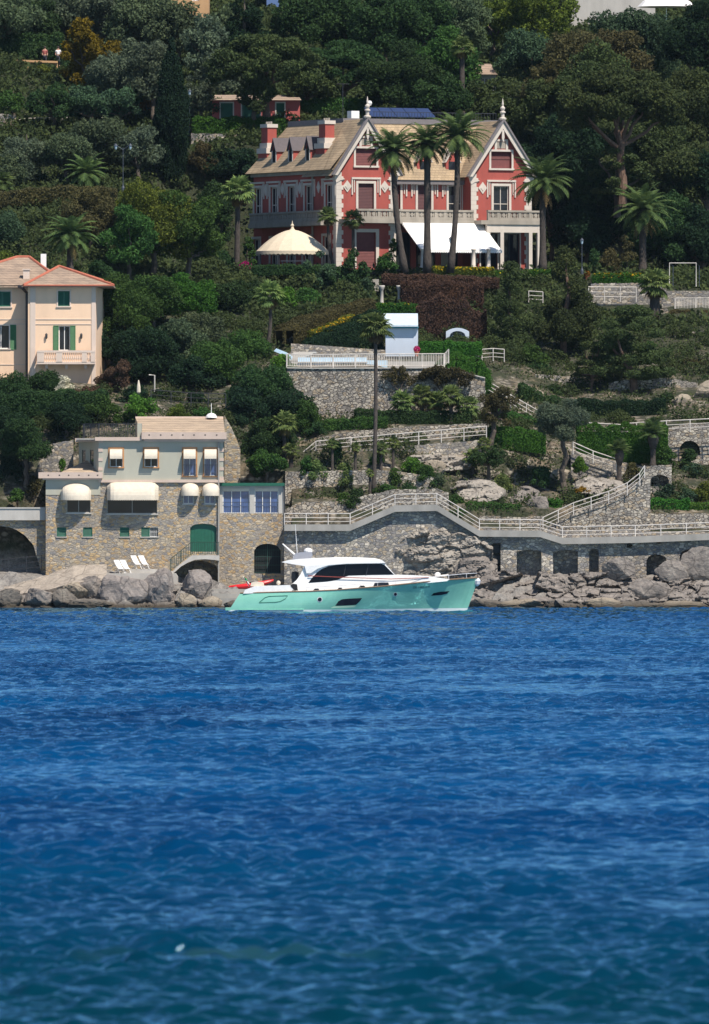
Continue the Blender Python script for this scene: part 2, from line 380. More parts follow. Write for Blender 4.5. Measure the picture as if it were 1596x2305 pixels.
def hit(px, py, start=996.0):
    """distance at which the line of sight through (px,py) meets the ground"""
    Y = start
    while Y < 1290:
        if tz(px, Y) >= zpy(py, Y): return Y
        Y += 0.5
    return 1290.0
def terrain():
    xs = np.concatenate([np.arange(-130, -36, 4.0), np.arange(-36, 36.01, 0.6), np.arange(40, 131, 4.0)])
    tab = np.array([[np.interp(Y, q[1], q[2]) for q in _pp] for Y in YS])
    V = np.zeros((len(YS), len(xs), 3))
    for i, Y in enumerate(YS):
        pxs = np.clip(798 + xs * F / Y, _px[0], _px[-1])
        z = np.interp(pxs, _px, tab[i])
        V[i, :, 0] = xs; V[i, :, 1] = Y; V[i, :, 2] = z
        shore = max(0.0, min(1.0, (1005.6 - Y) / 1.0))
        flat = 1.0 if not (1082 < Y < 1109) else 0.15
        for j, x in enumerate(xs):
            n = noise.noise((x * 0.55, Y * 0.55, 3.1)) + 0.5 * noise.noise((x * 1.3, Y * 1.3, 9.0))
            V[i, j, 2] += n * (0.18 * flat + 0.55 * shore) + shore * 0.5 * (noise.cell((x * 0.8 + n, Y * 0.8, z[j] * 0.6)) - 0.4)
    nx = len(xs); ny = len(YS)
    idx = np.arange(nx * ny).reshape(ny, nx)
    f = np.stack([idx[:-1, :-1], idx[:-1, 1:], idx[1:, 1:], idx[1:, :-1]], -1).reshape(-1, 4)
    me = bpy.data.meshes.new("hillside"); me.from_pydata(V.reshape(-1, 3).tolist(), [], f.tolist()); me.update()
    o = bpy.data.objects.new("hillside", me); col.objects.link(o); o["kind"] = "structure"
    m, N, L, B = newmat("hillside_ground")
    n1 = tnoise(N, L, wpos(N, L), 0.35, 6, 0.7); n2 = tnoise(N, L, wpos(N, L), 2.5, 6, 0.75)
    soil = ramp(N, L, n2, [(0.3, (0.07, 0.055, 0.035)), (0.5, (0.17, 0.13, 0.085)), (0.72, (0.30, 0.24, 0.17))])
    grass = ramp(N, L, n2, [(0.3, (0.012, 0.018, 0.007)), (0.7, (0.045, 0.05, 0.018))])
    vo = nd(N, "ShaderNodeTexVoronoi"); vo.inputs["Scale"].default_value = 1.9; L.new(wpos(N, L, (1, 1, 1.5)), vo.inputs["Vector"])
    vs = nd(N, "ShaderNodeSeparateColor"); L.new(vo.outputs["Color"], vs.inputs[0])
    rub = mix(N, L, ramp(N, L, vo.outputs["Distance"], [(0.25, (0, 0, 0)), (0.6, (1, 1, 1))]), ramp(N, L, vs.outputs[0], [(0.0, (0.17, 0.15, 0.125)), (0.5, (0.30, 0.26, 0.20)), (1.0, (0.42, 0.37, 0.30))]), (0.06, 0.05, 0.035))
    n3 = tnoise(N, L, wpos(N, L), 0.8, 4, 0.6)
    soil = mix(N, L, ramp(N, L, n3, [(0.42, (0, 0, 0)), (0.52, (1, 1, 1))]), soil, rub)
    gy = nd(N, "ShaderNodeNewGeometry"); sy = nd(N, "ShaderNodeSeparateXYZ"); L.new(gy.outputs[0], sy.inputs[0])
    my = nd(N, "ShaderNodeMapRange"); L.new(sy.outputs[1], my.inputs[0]); my.inputs[1].default_value = 1040; my.inputs[2].default_value = 1062
    c = mix(N, L, ramp(N, L, n1, [(0.42, (0, 0, 0)), (0.58, (1, 1, 1))]), soil, grass)
    c = mix(N, L, my.outputs[0], c, grass)
    g = nd(N, "ShaderNodeNewGeometry"); sp = nd(N, "ShaderNodeSeparateXYZ"); L.new(g.outputs[0], sp.inputs[0])
    mr = nd(N, "ShaderNodeMapRange"); L.new(sp.outputs[2], mr.inputs[0]); mr.inputs[1].default_value = 3.0; mr.inputs[2].default_value = 4.6
    rock = ramp(N, L, n2, [(0.28, (0.09, 0.083, 0.08)), (0.5, (0.24, 0.22, 0.20)), (0.75, (0.36, 0.33, 0.29))])
    c = mix(N, L, mr.outputs[0], rock, c)
    wet = nd(N, "ShaderNodeMapRange"); L.new(sp.outputs[2], wet.inputs[0]); wet.inputs[1].default_value = 0.15; wet.inputs[2].default_value = 0.6
    c = mix(N, L, wet.outputs[0], (0.06, 0.045, 0.03), c)
    L.new(c, B.inputs["Base Color"]); B.inputs["Roughness"].default_value = 0.95
    bump(N, L, B, n2, 0.9, 0.25)
    me.materials.append(m)
    return o
HILL = terrain()

# ------------------------------------------------------------------ water
def water():
    rng = np.random.default_rng(5)
    Y = [138.0]
    while Y[-1] < 1004: Y.append(Y[-1] + max(.09, .00055 * Y[-1]))
    Y = np.array(Y); nx = 420
    t = np.linspace(-1, 1, nx)
    X = np.outer(0.047 * Y + 6, t); YY = np.repeat(Y[:, None], nx, 1)
    Z = np.zeros_like(X); DX = np.zeros_like(X); DY = np.zeros_like(X)
    for i in range(84):
        lam = 0.32 * (8.0 ** rng.random()**1.2); k = 2 * math.pi / lam
        th = rng.normal(-1.72, 0.55); dx, dy = math.cos(th), math.sin(th)
        amp = 0.0089 * lam ** 0.68; ph = rng.random() * 6.283
        a = k * (dx * X + dy * YY) + ph
        Z += amp * np.cos(a); DX -= amp * dx * np.sin(a) * 0.3; DY -= amp * dy * np.sin(a) * 0.3
    gust = np.zeros_like(X)      # wind patches: broad, irregular, no preferred direction
    for i in range(26):
        lam = 7 * (9 ** rng.random()); th = rng.uniform(0, 6.28); gust += np.cos(2*math.pi/lam*(math.cos(th)*X+math.sin(th)*YY*.45)+rng.random()*6.28)*.62
    g = np.clip(1.0 + 0.13 * gust, .45, 1.6)
    fade = np.clip((1003 - YY) / 25, 0.25, 1) * g
    X2 = X + DX * fade; Y2 = YY + DY * fade; Z2 = Z * fade
    V = np.stack([X2, Y2, Z2], -1)
    ny = len(Y); idx = np.arange(nx * ny, dtype=np.int32).reshape(ny, nx)
    f = np.stack([idx[:-1, :-1], idx[:-1, 1:], idx[1:, 1:], idx[1:, :-1]], -1).reshape(-1)
    out = np.array([(-900, -300, -0.45), (900, -300, -0.45), (900, 1006, -0.45), (-900, 1006, -0.45)], dtype=np.float64)
    VV = np.concatenate([V.reshape(-1, 3), out]); nq = len(f) // 4 + 1
    f = np.concatenate([f, np.arange(nx * ny, nx * ny + 4, dtype=np.int32)])
    me = bpy.data.meshes.new("water"); me.vertices.add(len(VV)); me.vertices.foreach_set("co", VV.astype(np.float32).ravel())
    me.loops.add(len(f)); me.loops.foreach_set("vertex_index", f.astype(np.int32))
    me.polygons.add(nq); me.polygons.foreach_set("loop_start", np.arange(0, nq * 4, 4, dtype=np.int32))
    me.update(calc_edges=True); me.polygons.foreach_set("use_smooth", [True] * nq)
    o = bpy.data.objects.new("water", me); col.objects.link(o); o["kind"] = "structure"
    m, N, L, B = newmat("sea_water")
    g = nd(N, "ShaderNodeNewGeometry"); sp = nd(N, "ShaderNodeSeparateXYZ"); L.new(g.outputs[0], sp.inputs[0])
    n1 = tnoise(N, L, wpos(N, L, (0.05, 0.02, 0.05)), 1.0, 3)
    deep = ramp(N, L, n1, [(0.3, (0.0000, 0.020, 0.074)), (0.7, (0.0000, 0.050, 0.152))])
    sh = nd(N, "ShaderNodeMath", operation='MULTIPLY_ADD'); L.new(n1, sh.inputs[0]); sh.inputs[1].default_value = -90.0; L.new(sp.outputs[1], sh.inputs[2])
    mr = nd(N, "ShaderNodeMapRange"); L.new(sh.outputs[0], mr.inputs[0]); mr.inputs[1].default_value = 120.0; mr.inputs[2].default_value = 230.0
    c = mix(N, L, mr.outputs[0], (0.0002, 0.024, 0.040), deep)
    # pale weedy rock shelf lying just under the surface
    sx = nd(N, "ShaderNodeMapping"); g2 = nd(N, "ShaderNodeNewGeometry"); L.new(g2.outputs[0], sx.inputs[0]); sx.inputs[1].default_value = (0.25, -57.6, 0); sx.inputs[3].default_value = (0.17, 0.304, 0)
    ln = nd(N, "ShaderNodeVectorMath", operation='LENGTH'); L.new(sx.outputs[0], ln.inputs[0])
    n4 = tnoise(N, L, wpos(N, L), 0.9, 4); ad = nd(N, "ShaderNodeMath", operation='MULTIPLY_ADD'); L.new(n4, ad.inputs[0]); ad.inputs[1].default_value = 1.1; L.new(ln.outputs[1], ad.inputs[2])
    c = mix(N, L, ramp(N, L, ad.outputs[0], [(0.6, (.34, .34, .34)), (1.75, (0, 0, 0))]), c, (0.026, 0.075, 0.072))
    n2 = tnoise(N, L, wpos(N, L, (1, 0.55, 1)), 3.2, 4, 0.6)
    bp = nd(N, "ShaderNodeBump"); bp.inputs["Strength"].default_value = 0.5; bp.inputs["Distance"].default_value = 0.08; L.new(n2, bp.inputs["Height"])
    df = nd(N, "ShaderNodeBsdfDiffuse"); L.new(c, df.inputs[0]); L.new(bp.outputs[0], df.inputs["Normal"])
    gl = nd(N, "ShaderNodeBsdfGlossy"); gl.inputs[0].default_value = (0.46, 0.80, 1.0, 1); gl.inputs["Roughness"].default_value = 0.09; L.new(bp.outputs[0], gl.inputs["Normal"])
    fr = nd(N, "ShaderNodeFresnel"); fr.inputs[0].default_value = 1.33; L.new(bp.outputs[0], fr.inputs["Normal"])
    mx = nd(N, "ShaderNodeMixShader"); L.new(fr.outputs[0], mx.inputs[0]); L.new(df.outputs[0], mx.inputs[1]); L.new(gl.outputs[0], mx.inputs[2])
    L.new(mx.outputs[0], N["Material Output"].inputs[0]); N.remove(B)
    me.materials.append(m)
water()

# ------------------------------------------------------------------ rocks
def rock_mat(name, c, light):
    m, N, L, B = newmat(name)
    n1 = tnoise(N, L, wpos(N, L), 1.2, 8, 0.72); n2 = tnoise(N, L, wpos(N, L, (1, 1, 2.2)), 5.0, 6, 0.75)
    cc = ramp(N, L, n1, [(0.3, dark(c, 0.6)), (0.5, c), (0.72, light)])
    cc = mix(N, L, 0.5, cc, ramp(N, L, n2, [(0.3, (0.5, 0.48, 0.47)), (0.65, (1.25, 1.2, 1.12))]), 'MULTIPLY')
    g = nd(N, "ShaderNodeNewGeometry"); sp = nd(N, "ShaderNodeSeparateXYZ"); L.new(g.outputs[0], sp.inputs[0])
    wet = nd(N, "ShaderNodeMapRange"); L.new(sp.outputs[2], wet.inputs[0]); wet.inputs[1].default_value = 0.12; wet.inputs[2].default_value = 0.6
    cc = mix(N, L, wet.outputs[0], (0.055, 0.042, 0.026), cc)
    v = nd(N, "ShaderNodeTexVoronoi", feature='DISTANCE_TO_EDGE'); v.inputs["Scale"].default_value = 0.55; L.new(wpos(N, L), v.inputs["Vector"])
    crack = ramp(N, L, v.outputs["Distance"], [(0.0, (0.3, 0.3, 0.3)), (0.025, (1, 1, 1))])
    cc = mix(N, L, 0.8, cc, crack, 'MULTIPLY')
    L.new(cc, B.inputs["Base Color"]); B.inputs["Roughness"].default_value = 0.93
    bump(N, L, B, n2, 0.8, 0.12); return m
M['rock'] = rock_mat("grey_shore_rock", (0.20, 0.178, 0.163), (0.34, 0.305, 0.27))
M['rock_tan'] = rock_mat("tan_cliff_rock", (0.29, 0.245, 0.19), (0.39, 0.34, 0.27))
M['rock_face'] = rock_mat("grey_tan_rock_face", (0.31, 0.28, 0.245), (0.44, 0.40, 0.35))
M['rock_dark'] = rock_mat("dark_shore_rock", (0.13, 0.115, 0.10), (0.22, 0.20, 0.17))
M['rock_smooth'] = rock_mat("smooth_grey_boulder", (0.25, 0.22, 0.205), (0.31, 0.28, 0.26))
M['rock_slab'] = rock_mat("pale_slab_rock", (0.36, 0.31, 0.26), (0.44, 0.39, 0.33))
def rock_verts(c, r, seed, planes=13, sub=4, rough=0.10):
    rnd = random.Random(seed)
    bm = bmesh.new(); bmesh.ops.create_icosphere(bm, subdivisions=sub, radius=1.0)
    ns = []
    for i in range(planes):
        n = Vector((rnd.gauss(0, 1), rnd.gauss(0, 1), rnd.gauss(0, 0.9))).normalized(); ns.append((n, rnd.uniform(0.62, 0.98)))
    for v in bm.verts:
        d = v.co.normalized(); rr = 1.15
        for n, o in ns:
            q = d.dot(n)
            if q > 1e-3: rr = min(rr, o / q)
        rr *= 1 + rough * noise.noise(d * 3 + Vector((seed, 0, 0))) + rough * 0.7 * noise.noise(d * 8 + Vector((0, seed, 0)))
        v.co = Vector((d.x * rr * r[0], d.y * rr * r[1], d.z * rr * r[2]))
    vs = [tuple(v.co + Vector(c)) for v in bm.verts]; fs = [tuple(v.index for v in f.verts) for f in bm.faces]
    bm.free(); return vs, fs
def rock(px0, px1, py0, py1, Y, label, seed, mat='rock', planes=13, depth=0.8, group=None, name="boulder", tilt=0):
    s = S(Y); cx, cz = (px0 + px1) / 2, (py0 + py1) / 2
    c = P(cx, cz, Y); rx = (px1 - px0) / 2 * s; rz = (py1 - py0) / 2 * s
    vs, fs = rock_verts(c, (rx * 1.04, max(rx, rz) * depth, rz * 1.06), seed, planes)
    mb = MB(); mb.v = vs; mb.f = fs
    return one(mb, name, M[mat], P(cx, py1, Y), label, "rock", group)

def crag(name, label, u0, u1, top, bot, Y0, Y1, amp, seed, mat, mask=None, size=1.2, step=2.2, structure=False, tilt=.5):
    """craggy rock face between two sheet lines: blocky facets stepping in depth, leaning back from Y0 to Y1"""
    rnd = random.Random(seed); tf = interp(top); bf = interp(bot)
    nu = int((u1-u0)/step); b = MB(); G = []
    nv = max(6, int(max(bf(u)-tf(u) for u in (u0, (u0+u1)/2, u1))/step))
    cache = {}
    for i in range(nu+1):
        u = u0+(u1-u0)*i/nu; row = []
        for j in range(nv+1):
            t = j/nv; v = bf(u)+(tf(u)-bf(u))*t; Yb = Y0+(Y1-Y0)*t
            q = P(u, v, Yb); a = Vector((q.x*.8+.45*q.z, q.z*1.9-.35*q.x, seed*3.7))/size
            d = 0.0
            for sc, am in ((1.0, 1.0), (2.4, .30), (6.0, .10)):
                pp = a*sc+Vector((noise.noise(a*sc*1.3), noise.noise(a*sc*1.3+Vector((9, 0, 0))), 0))*.35; ds, ps = noise.voronoi(pp)
                c = ps[0]; key = (round(c.x, 3), round(c.y, 3), sc)
                if key not in cache: r2 = random.Random(hash(key)); cache[key] = (r2.random(), r2.uniform(-1, 1), r2.uniform(-1, 1))
                h = cache[key]; dl = pp-c
                d += am*(h[0]-.5+tilt*(h[1]*dl.x+h[2]*dl.y)+.25*max(0, .12-(ds[1]-ds[0]))*8*.3)
            d += .25*noise.noise(a*8)*.3
            m_ = mask(u, v) if mask else 0.0
            row.append(q+Vector((0, d*amp+m_, d*amp*-.15)))
        G.append(row)
    for i in range(nu):
        for j in range(nv): b.face(G[i][j], G[i+1][j], G[i+1][j+1], G[i][j+1])
    o = b.build(name, M[mat], None, P((u0+u1)/2, bf((u0+u1)/2), Y0))
    if structure: o["kind"] = "structure"
    else: tag(o, label, "rock")
    return o
def oval(cx, cy, rx, ry, deep=1.6, seed=0):
    def f(u, v):
        q = math.hypot((u-cx)/rx, (v-cy)/ry)+.22*noise.noise((u*.035, v*.035, seed)); return max(0.0, q-.8)*deep*4
    return f
# ------------------------------------------------------------------ foliage
def leaf_quads(c, d, size, rng, droop=0.0, elong=1.7):
    """diamond leaf clusters at points c, leaning along directions d"""
    n = len(c)
    nn = d * 0.55 + rng.normal(0, 0.55, (n, 3)); nn /= np.linalg.norm(nn, axis=1)[:, None] + 1e-9
    a = rng.normal(0, 1, (n, 3)); a[:, 2] += droop
    a -= nn * np.sum(a * nn, 1)[:, None]; a /= np.linalg.norm(a, axis=1)[:, None] + 1e-9
    b = np.cross(nn, a)
    sz = (size * rng.uniform(0.6, 1.35, n))[:, None]
    a = a * sz * elong * 0.5; b = b * sz * 0.5
    return np.stack([c - a, c + b - a * 0.1, c + a, c - b - a * 0.1], 1)
def clumps_to_leaves(cl, rad, size, rng, cover=2.6, zs=0.8, droop=0.0, elong=1.7, inner=0.3):
    out = []
    for c, r in zip(cl, rad):
        n = int(cover * 4 * math.pi * r * r * (0.4 + 0.6 * zs) / (size * size * elong * 0.5) * 0.42) + 6
        d = rng.normal(0, 1, (n, 3)); d /= np.linalg.norm(d, axis=1)[:, None]
        u = np.where(rng.random(n) < inner, rng.random(n) ** 0.5, rng.uniform(0.82, 1.1, n))
        u = u * (1 + 0.18 * np.sin(d[:, 0] * 7 + c[0]) * np.sin(d[:, 2] * 6 + c[2]))
        p = np.array(c)[None] + d * (u * r)[:, None] * np.array([1, 1, zs])[None]
        out.append(leaf_quads(p, d, size, rng, droop, elong))
    return np.concatenate(out)
def crown_clumps(kind, rx, ry, h, rng, zb):
    """clump centres (relative to the crown's base centre) and radii for a crown rx x ry x h"""
    C, Rr = [], []
    m = min(rx, h / 2)
    if kind == 'round':
        n = 26; 
        for i in range(n):
            d = rng.normal(0, 1, 3); d /= np.linalg.norm(d); 
            if d[2] < -0.55: d[2] *= -0.5
            k = rng.uniform(0.6, 0.86); r = m * rng.uniform(0.24, 0.42)
            C.append((d[0]*(rx)*k, d[1]*ry*k, h/2 + d[2]*h/2*k)); Rr.append(r)
        C.append((0, 0, h*0.5)); Rr.append(m*0.55)
    elif kind == 'bush':
        for i in range(18):
            a = rng.random()*6.283; e = rng.random()**0.8*1.5; k = rng.uniform(0.6, 0.85); r = m * rng.uniform(0.26, 0.45)
            C.append((math.cos(a)*math.cos(e)*rx*k, math.sin(a)*math.cos(e)*ry*k, math.sin(e)*h*k*0.95)); Rr.append(r)
        C.append((0, 0, h*0.4)); Rr.append(m*0.6)
    elif kind == 'umbrella':
        for i in range(90):
            a = rng.random()*6.283; q = math.sqrt(rng.random())*0.93
            top = h * (0.35 + 0.58*math.sqrt(max(0, 1-q*q))); r = m * rng.uniform(0.2, 0.34)
            z = top - rng.random()**1.5*h*0.34
            C.append((math.cos(a)*rx*q*0.92, math.sin(a)*ry*q*0.92, z)); Rr.append(r)
    elif kind == 'layers':
        nl = 6
        for L_ in range(nl):
            f = L_/(nl-1); w_ = (1 - 0.55*f)*rng.uniform(0.75, 1.05); z = h*(0.08+0.86*f)
            for i in range(int(8 - 4*f)):
                a = rng.random()*6.283; q = rng.uniform(0.3, 0.92)*w_
                C.append((math.cos(a)*rx*q, math.sin(a)*ry*q, z + rng.normal(0, h*0.035))); Rr.append(m*rng.uniform(0.22, 0.36))
    elif kind == 'cone':
        for i in range(44):
            f = rng.random()**1.25; a = rng.random()*6.283; w_ = (1-f)**0.75*rng.uniform(0.45, 1.0)
            C.append((math.cos(a)*rx*w_*0.85, math.sin(a)*ry*w_*0.85, h*(0.05+0.9*f))); Rr.append(m*rng.uniform(0.16, 0.34)*(1-0.45*f))
    elif kind == 'cypress':
        for i in range(64):
            f = i/63; a = rng.random()*6.283
            w_ = min(1.0, 0.62+1.1*f)*(1 - max(0, (f-0.35)/0.65)**1.7*0.93)
            C.append((math.cos(a)*rx*w_*0.5, math.sin(a)*ry*w_*0.5, h*(0.03+0.94*f))); Rr.append(max(0.2, rx*w_*0.56))
    elif kind == 'shaggy':
        for i in range(34):
            d = rng.normal(0, 1, 3); d /= np.linalg.norm(d); k = rng.uniform(0.25, 0.95)
            C.append((d[0]*rx*k, d[1]*ry*k, h/2 + d[2]*h/2*k)); Rr.append(m*rng.uniform(0.14, 0.32))
    return C, Rr
ZS = {'umbrella': 0.62, 'layers': 0.5, 'cypress': 1.9, 'cone': 0.9}
def limb(p0, p1, r0, r1, mb, rnd, n=5, wob=0.06, sides=6):
    p0, p1 = Vector(p0), Vector(p1); L_ = (p1-p0).length; pts = []
    for i in range(n):
        t = i/(n-1); q = p0.lerp(p1, t)
        if 0 < i < n-1: q += Vector((rnd.gauss(0, 1), rnd.gauss(0, 1), rnd.gauss(0, 0.4)))*L_*wob*0.5
        pts.append(q)
    mb.tube(pts, [r0 + (r1-r0)*i/(n-1) for i in range(n)], sides)
_seed = [100]; bgt_name = 'trees on the upper hillside'
def tree(px, top, bot, hw, base, kind, mat, label, name="tree", cat="tree", group=None, Y=None, leaf=0.17, cover=2.4,
         lean=0, bark='bark', trunk_r=None, hwy=None, elong=1.7, droop=0.0, skew=0):
    """px: crown centre; top/bot: crown rows; hw: half width; base: row where the trunk meets the ground"""
    _seed[0] += 1; rng = np.random.default_rng(_seed[0]); rnd = random.Random(_seed[0])
    bx = px + lean
    if Y is None: Y = hit(bx, base)
    if kind in ('round', 'shaggy') and Y > 1055: bot += (base-bot)*.75
    if group == bgt_name: hw *= 1.13
    s = S(Y); b = P(bx, base, Y)
    cb = P(px, bot, Y); rx = hw*s; h = (bot-top)*s; ry = (hwy*s if hwy else rx)
    root = thing(name, b, label, cat, group)
    leaf *= .62
    C, Rr = crown_clumps(kind, rx, ry, h, rng, 0)
    C = [(c[0]+cb.x + skew*s*c[2]/h, c[1]+cb.y, c[2]+cb.z) for c in C]
    q = clumps_to_leaves(C, Rr, leaf, rng, cover, ZS.get(kind, 0.82), droop, elong)
    crown = MB(); crown.quads(q); crown.build("crown", M[mat], root)
    tr = trunk_r or max(0.07, 0.05*rx + 0.06)
    t = MB()
    b0 = Vector((b.x, b.y, b.z-0.35))
    fork = cb + Vector((0, 0, h*(0.12 if kind in ('umbrella', 'layers') else 0.3)))
    if fork.z < b0.z + 0.5: fork.z = b0.z + 0.5
    limb(b0, fork, tr*1.25, tr*0.8, t, rnd, 6, 0.05, 8)
    if kind in ('umbrella', 'layers', 'shaggy', 'round'):
        for i in rng.choice(len(C), min(7, len(C)), replace=False): limb(fork - Vector((0, 0, rnd.random()*0.1*h)), C[i], tr*0.6, tr*0.2, t, rnd, 5, 0.1, 5)
    else: limb(fork, cb + Vector((0, 0, h*0.85)), tr*0.8, tr*0.2, t, rnd, 4, 0.03, 6)
    t.build("trunk", M[bark], root)
    return root
def shrub(px, top, base, hw, mat, label, name="shrub", cat="shrub", group=None, Y=None, kind='bush', leaf=0.15, cover=2.4, hwy=None, flowers=None, elong=1.7, droop=0.0):
    _seed[0] += 1; rng = np.random.default_rng(_seed[0])
    if Y is None: Y = hit(px, base)
    s = S(Y); b = P(px, base, Y); rx = hw*s; h = (base-top)*s; ry = hwy*s if hwy else min(rx, 1.8)
    leaf *= .68
    C, Rr = crown_clumps(kind, rx, ry, h, rng, 0)
    C = [(c[0]+b.x, c[1]+b.y, c[2]+b.z) for c in C]
    q = clumps_to_leaves(C, Rr, leaf, rng, cover, ZS.get(kind, 0.85), droop, elong)
    stem = MB(); rnd = random.Random(_seed[0])
    for i in range(4): limb(b-Vector((0, 0, 0.3)), C[rnd.randrange(len(C))], 0.05, 0.015, stem, rnd, 4, 0.1, 5)
    root = thing(name, b, label, cat, group)
    MB().quads(q).build("foliage", M[mat], root); stem.build("stem", M['bark'], root)
    if flowers:
        fm, n = flowers
        pc = np.array(C)[rng.integers(0, len(C), n)]; d = rng.normal(0, 1, (n, 3)); d /= np.linalg.norm(d, axis=1)[:, None]; d[:, 1] = -abs(d[:, 1]); d[:, 2] = abs(d[:, 2])*0.8
        p = pc + d*np.array(Rr).mean()*1.05
        MB().quads(leaf_quads(p, d, 0.16, rng, 0, 1.2)).build("blossom", M[fm], root)
    return root
def hedge(pts, width, height, mat, label, base=None, Y=None, name="hedge", group=None, leaf=0.13, cover=1.7, flowers=None, hts=None):
    """pts: (px, py of the hedge's foot[, Y]) along the hedge; width, height in metres"""
    _seed[0] += 1; rng = np.random.default_rng(_seed[0])
    W = []; leaf *= .7
    for p in pts:
        y = p[2] if len(p) > 2 else (Y or hit(p[0], p[1])); W.append(P(p[0], p[1], y))
    hs = hts or [height]*len(W)
    Q = []; core = MB()
    def prof(t): # rounded box section, t in 0..1 from front foot over the top to the back foot
        per = [(-.5, 0), (-.52, .35), (-.5, .8), (-.4, .96), (-.15, 1.0), (.15, 1.0), (.4, .96), (.5, .8), (.52, .35), (.5, 0)]
        k = t*(len(per)-1); i = np.minimum(k.astype(int), len(per)-2); fr = k-i; pr = np.array(per)
        return pr[i]*(1-fr)[:, None] + pr[i+1]*fr[:, None]
    for i in range(len(W)-1):
        a, b = W[i], W[i+1]; d = (b-a); L_ = Vector((d.x, d.y, 0)).length; ux, uy = d.x/L_, d.y/L_
        hm = (hs[i]+hs[i+1])/2
        n = int(L_*(2*hm+width)/(leaf*leaf*0.85)*cover)+10
        t = rng.random(n); pr = prof(rng.random(n)); jit = rng.normal(0, 1, (n, 3))*leaf*0.45
        lump = 1 + 0.05*np.sin(t*L_*2.1+i)+0.04*np.sin(t*L_*5.3)
        hh = hs[i] + (hs[i+1]-hs[i])*t
        base_ = np.array(a)[None] + t[:, None]*np.array(d)[None]
        off = pr[:, 0]*width*lump
        p = base_ + np.stack([-uy*off, ux*off, pr[:, 1]*hh*lump], 1) + jit
        nr = np.stack([-uy*pr[:, 0], ux*pr[:, 0], pr[:, 1]-0.45], 1); nr /= np.linalg.norm(nr, axis=1)[:, None]+1e-6
        Q.append(leaf_quads(p, nr, leaf, rng, 0, 1.5))
        if flowers:
            fm, dens = flowers; nf = int(L_*dens); tt = rng.random(nf); tt = tt[(np.sin(tt*L_*1.7+1)+np.sin(tt*L_*0.9)) > -0.5]; nf = len(tt)
            pp = np.array(a)[None]+tt[:, None]*np.array(d)[None]; o_ = rng.uniform(-.55, .3, nf)*width
            FL.append(leaf_quads(pp+np.stack([-uy*o_, ux*o_, (hs[i]+(hs[i+1]-hs[i])*tt)*rng.uniform(.6, 1.08, nf)], 1), np.tile([0, -.6, .8], (nf, 1)), 0.17, rng, 0, 1.2))
        k = 0.82
        sx, sy = -uy*width*0.5*k, ux*width*0.5*k
        core.face(a+Vector((-sx, -sy, 0)), b+Vector((-sx, -sy, 0)), b+Vector((-sx, -sy, hs[i+1]*k)), a+Vector((-sx, -sy, hs[i]*k)))
        core.face(a+Vector((sx, sy, 0)), b+Vector((sx, sy, 0)), b+Vector((sx, sy, hs[i+1]*k)), a+Vector((sx, sy, hs[i]*k)))
        core.face(a+Vector((-sx, -sy, hs[i]*k)), b+Vector((-sx, -sy, hs[i+1]*k)), b+Vector((sx, sy, hs[i+1]*k)), a+Vector((sx, sy, hs[i]*k)))
    for p in (W[0], W[-1]):  # end tufts
        n = int(width*hs[0]/(leaf*leaf*0.85)*cover)+5
        pp = np.array(p)[None]+np.stack([rng.uniform(-.12, .12, n), rng.uniform(-.5, .5, n)*width, rng.random(n)*hs[0]], 1)
        Q.append(leaf_quads(pp, np.tile([0, 0, 1.0], (n, 1)), leaf, rng))
    core.quads(np.concatenate(Q))
    if flowers:
        root = thing(name, W[0], label, "hedge", group)
        core.build("foliage", M[mat], root); MB().quads(np.concatenate(FL)).build("blossom", M[flowers[0]], root); FL.clear()
        return root
    return one(core, name, M[mat], W[0], label, "hedge", group)
FL = []
def frond(mb_q, p0, az, el, L_, rng, droop=1.1, wid=0.55, nl=16, V_=0.35):
    """one feather frond as quads: two rows of leaflets along an arching rib"""
    dx, dy = math.cos(az), math.sin(az); pts = []; p = np.array(p0, float); a = el; st = L_/nl
    for i in range(nl+1):
        pts.append(p.copy()); p = p + np.array([dx*math.cos(a), dy*math.cos(a), math.sin(a)])*st; a -= droop/nl*(0.6+0.9*i/nl)
    pts = np.array(pts); side = np.array([-dy, dx, 0.0])
    for i in range(1, nl):
        t = i/nl; w_ = wid*math.sin(math.pi*min(1, 0.18+t*0.86))**0.7; q = pts[i]; fw = (pts[i+1]-pts[i-1]); fw /= np.linalg.norm(fw); up = np.cross(side, fw)*-1
        for sg in (-1, 1):
            tip = q + (side*sg*0.85 + fw*0.65 - up*V_*-0.2 - np.array([0, 0, 0.35]))*w_*rng.uniform(.8, 1.15)
            mb_q.append([q-fw*st*0.5, q+fw*st*0.5, tip+fw*st*0.2, tip-fw*st*0.2])
    for i in range(nl):
        w2 = side*0.02
        mb_q.append([pts[i]-w2, pts[i]+w2, pts[i+1]+w2, pts[i+1]-w2])
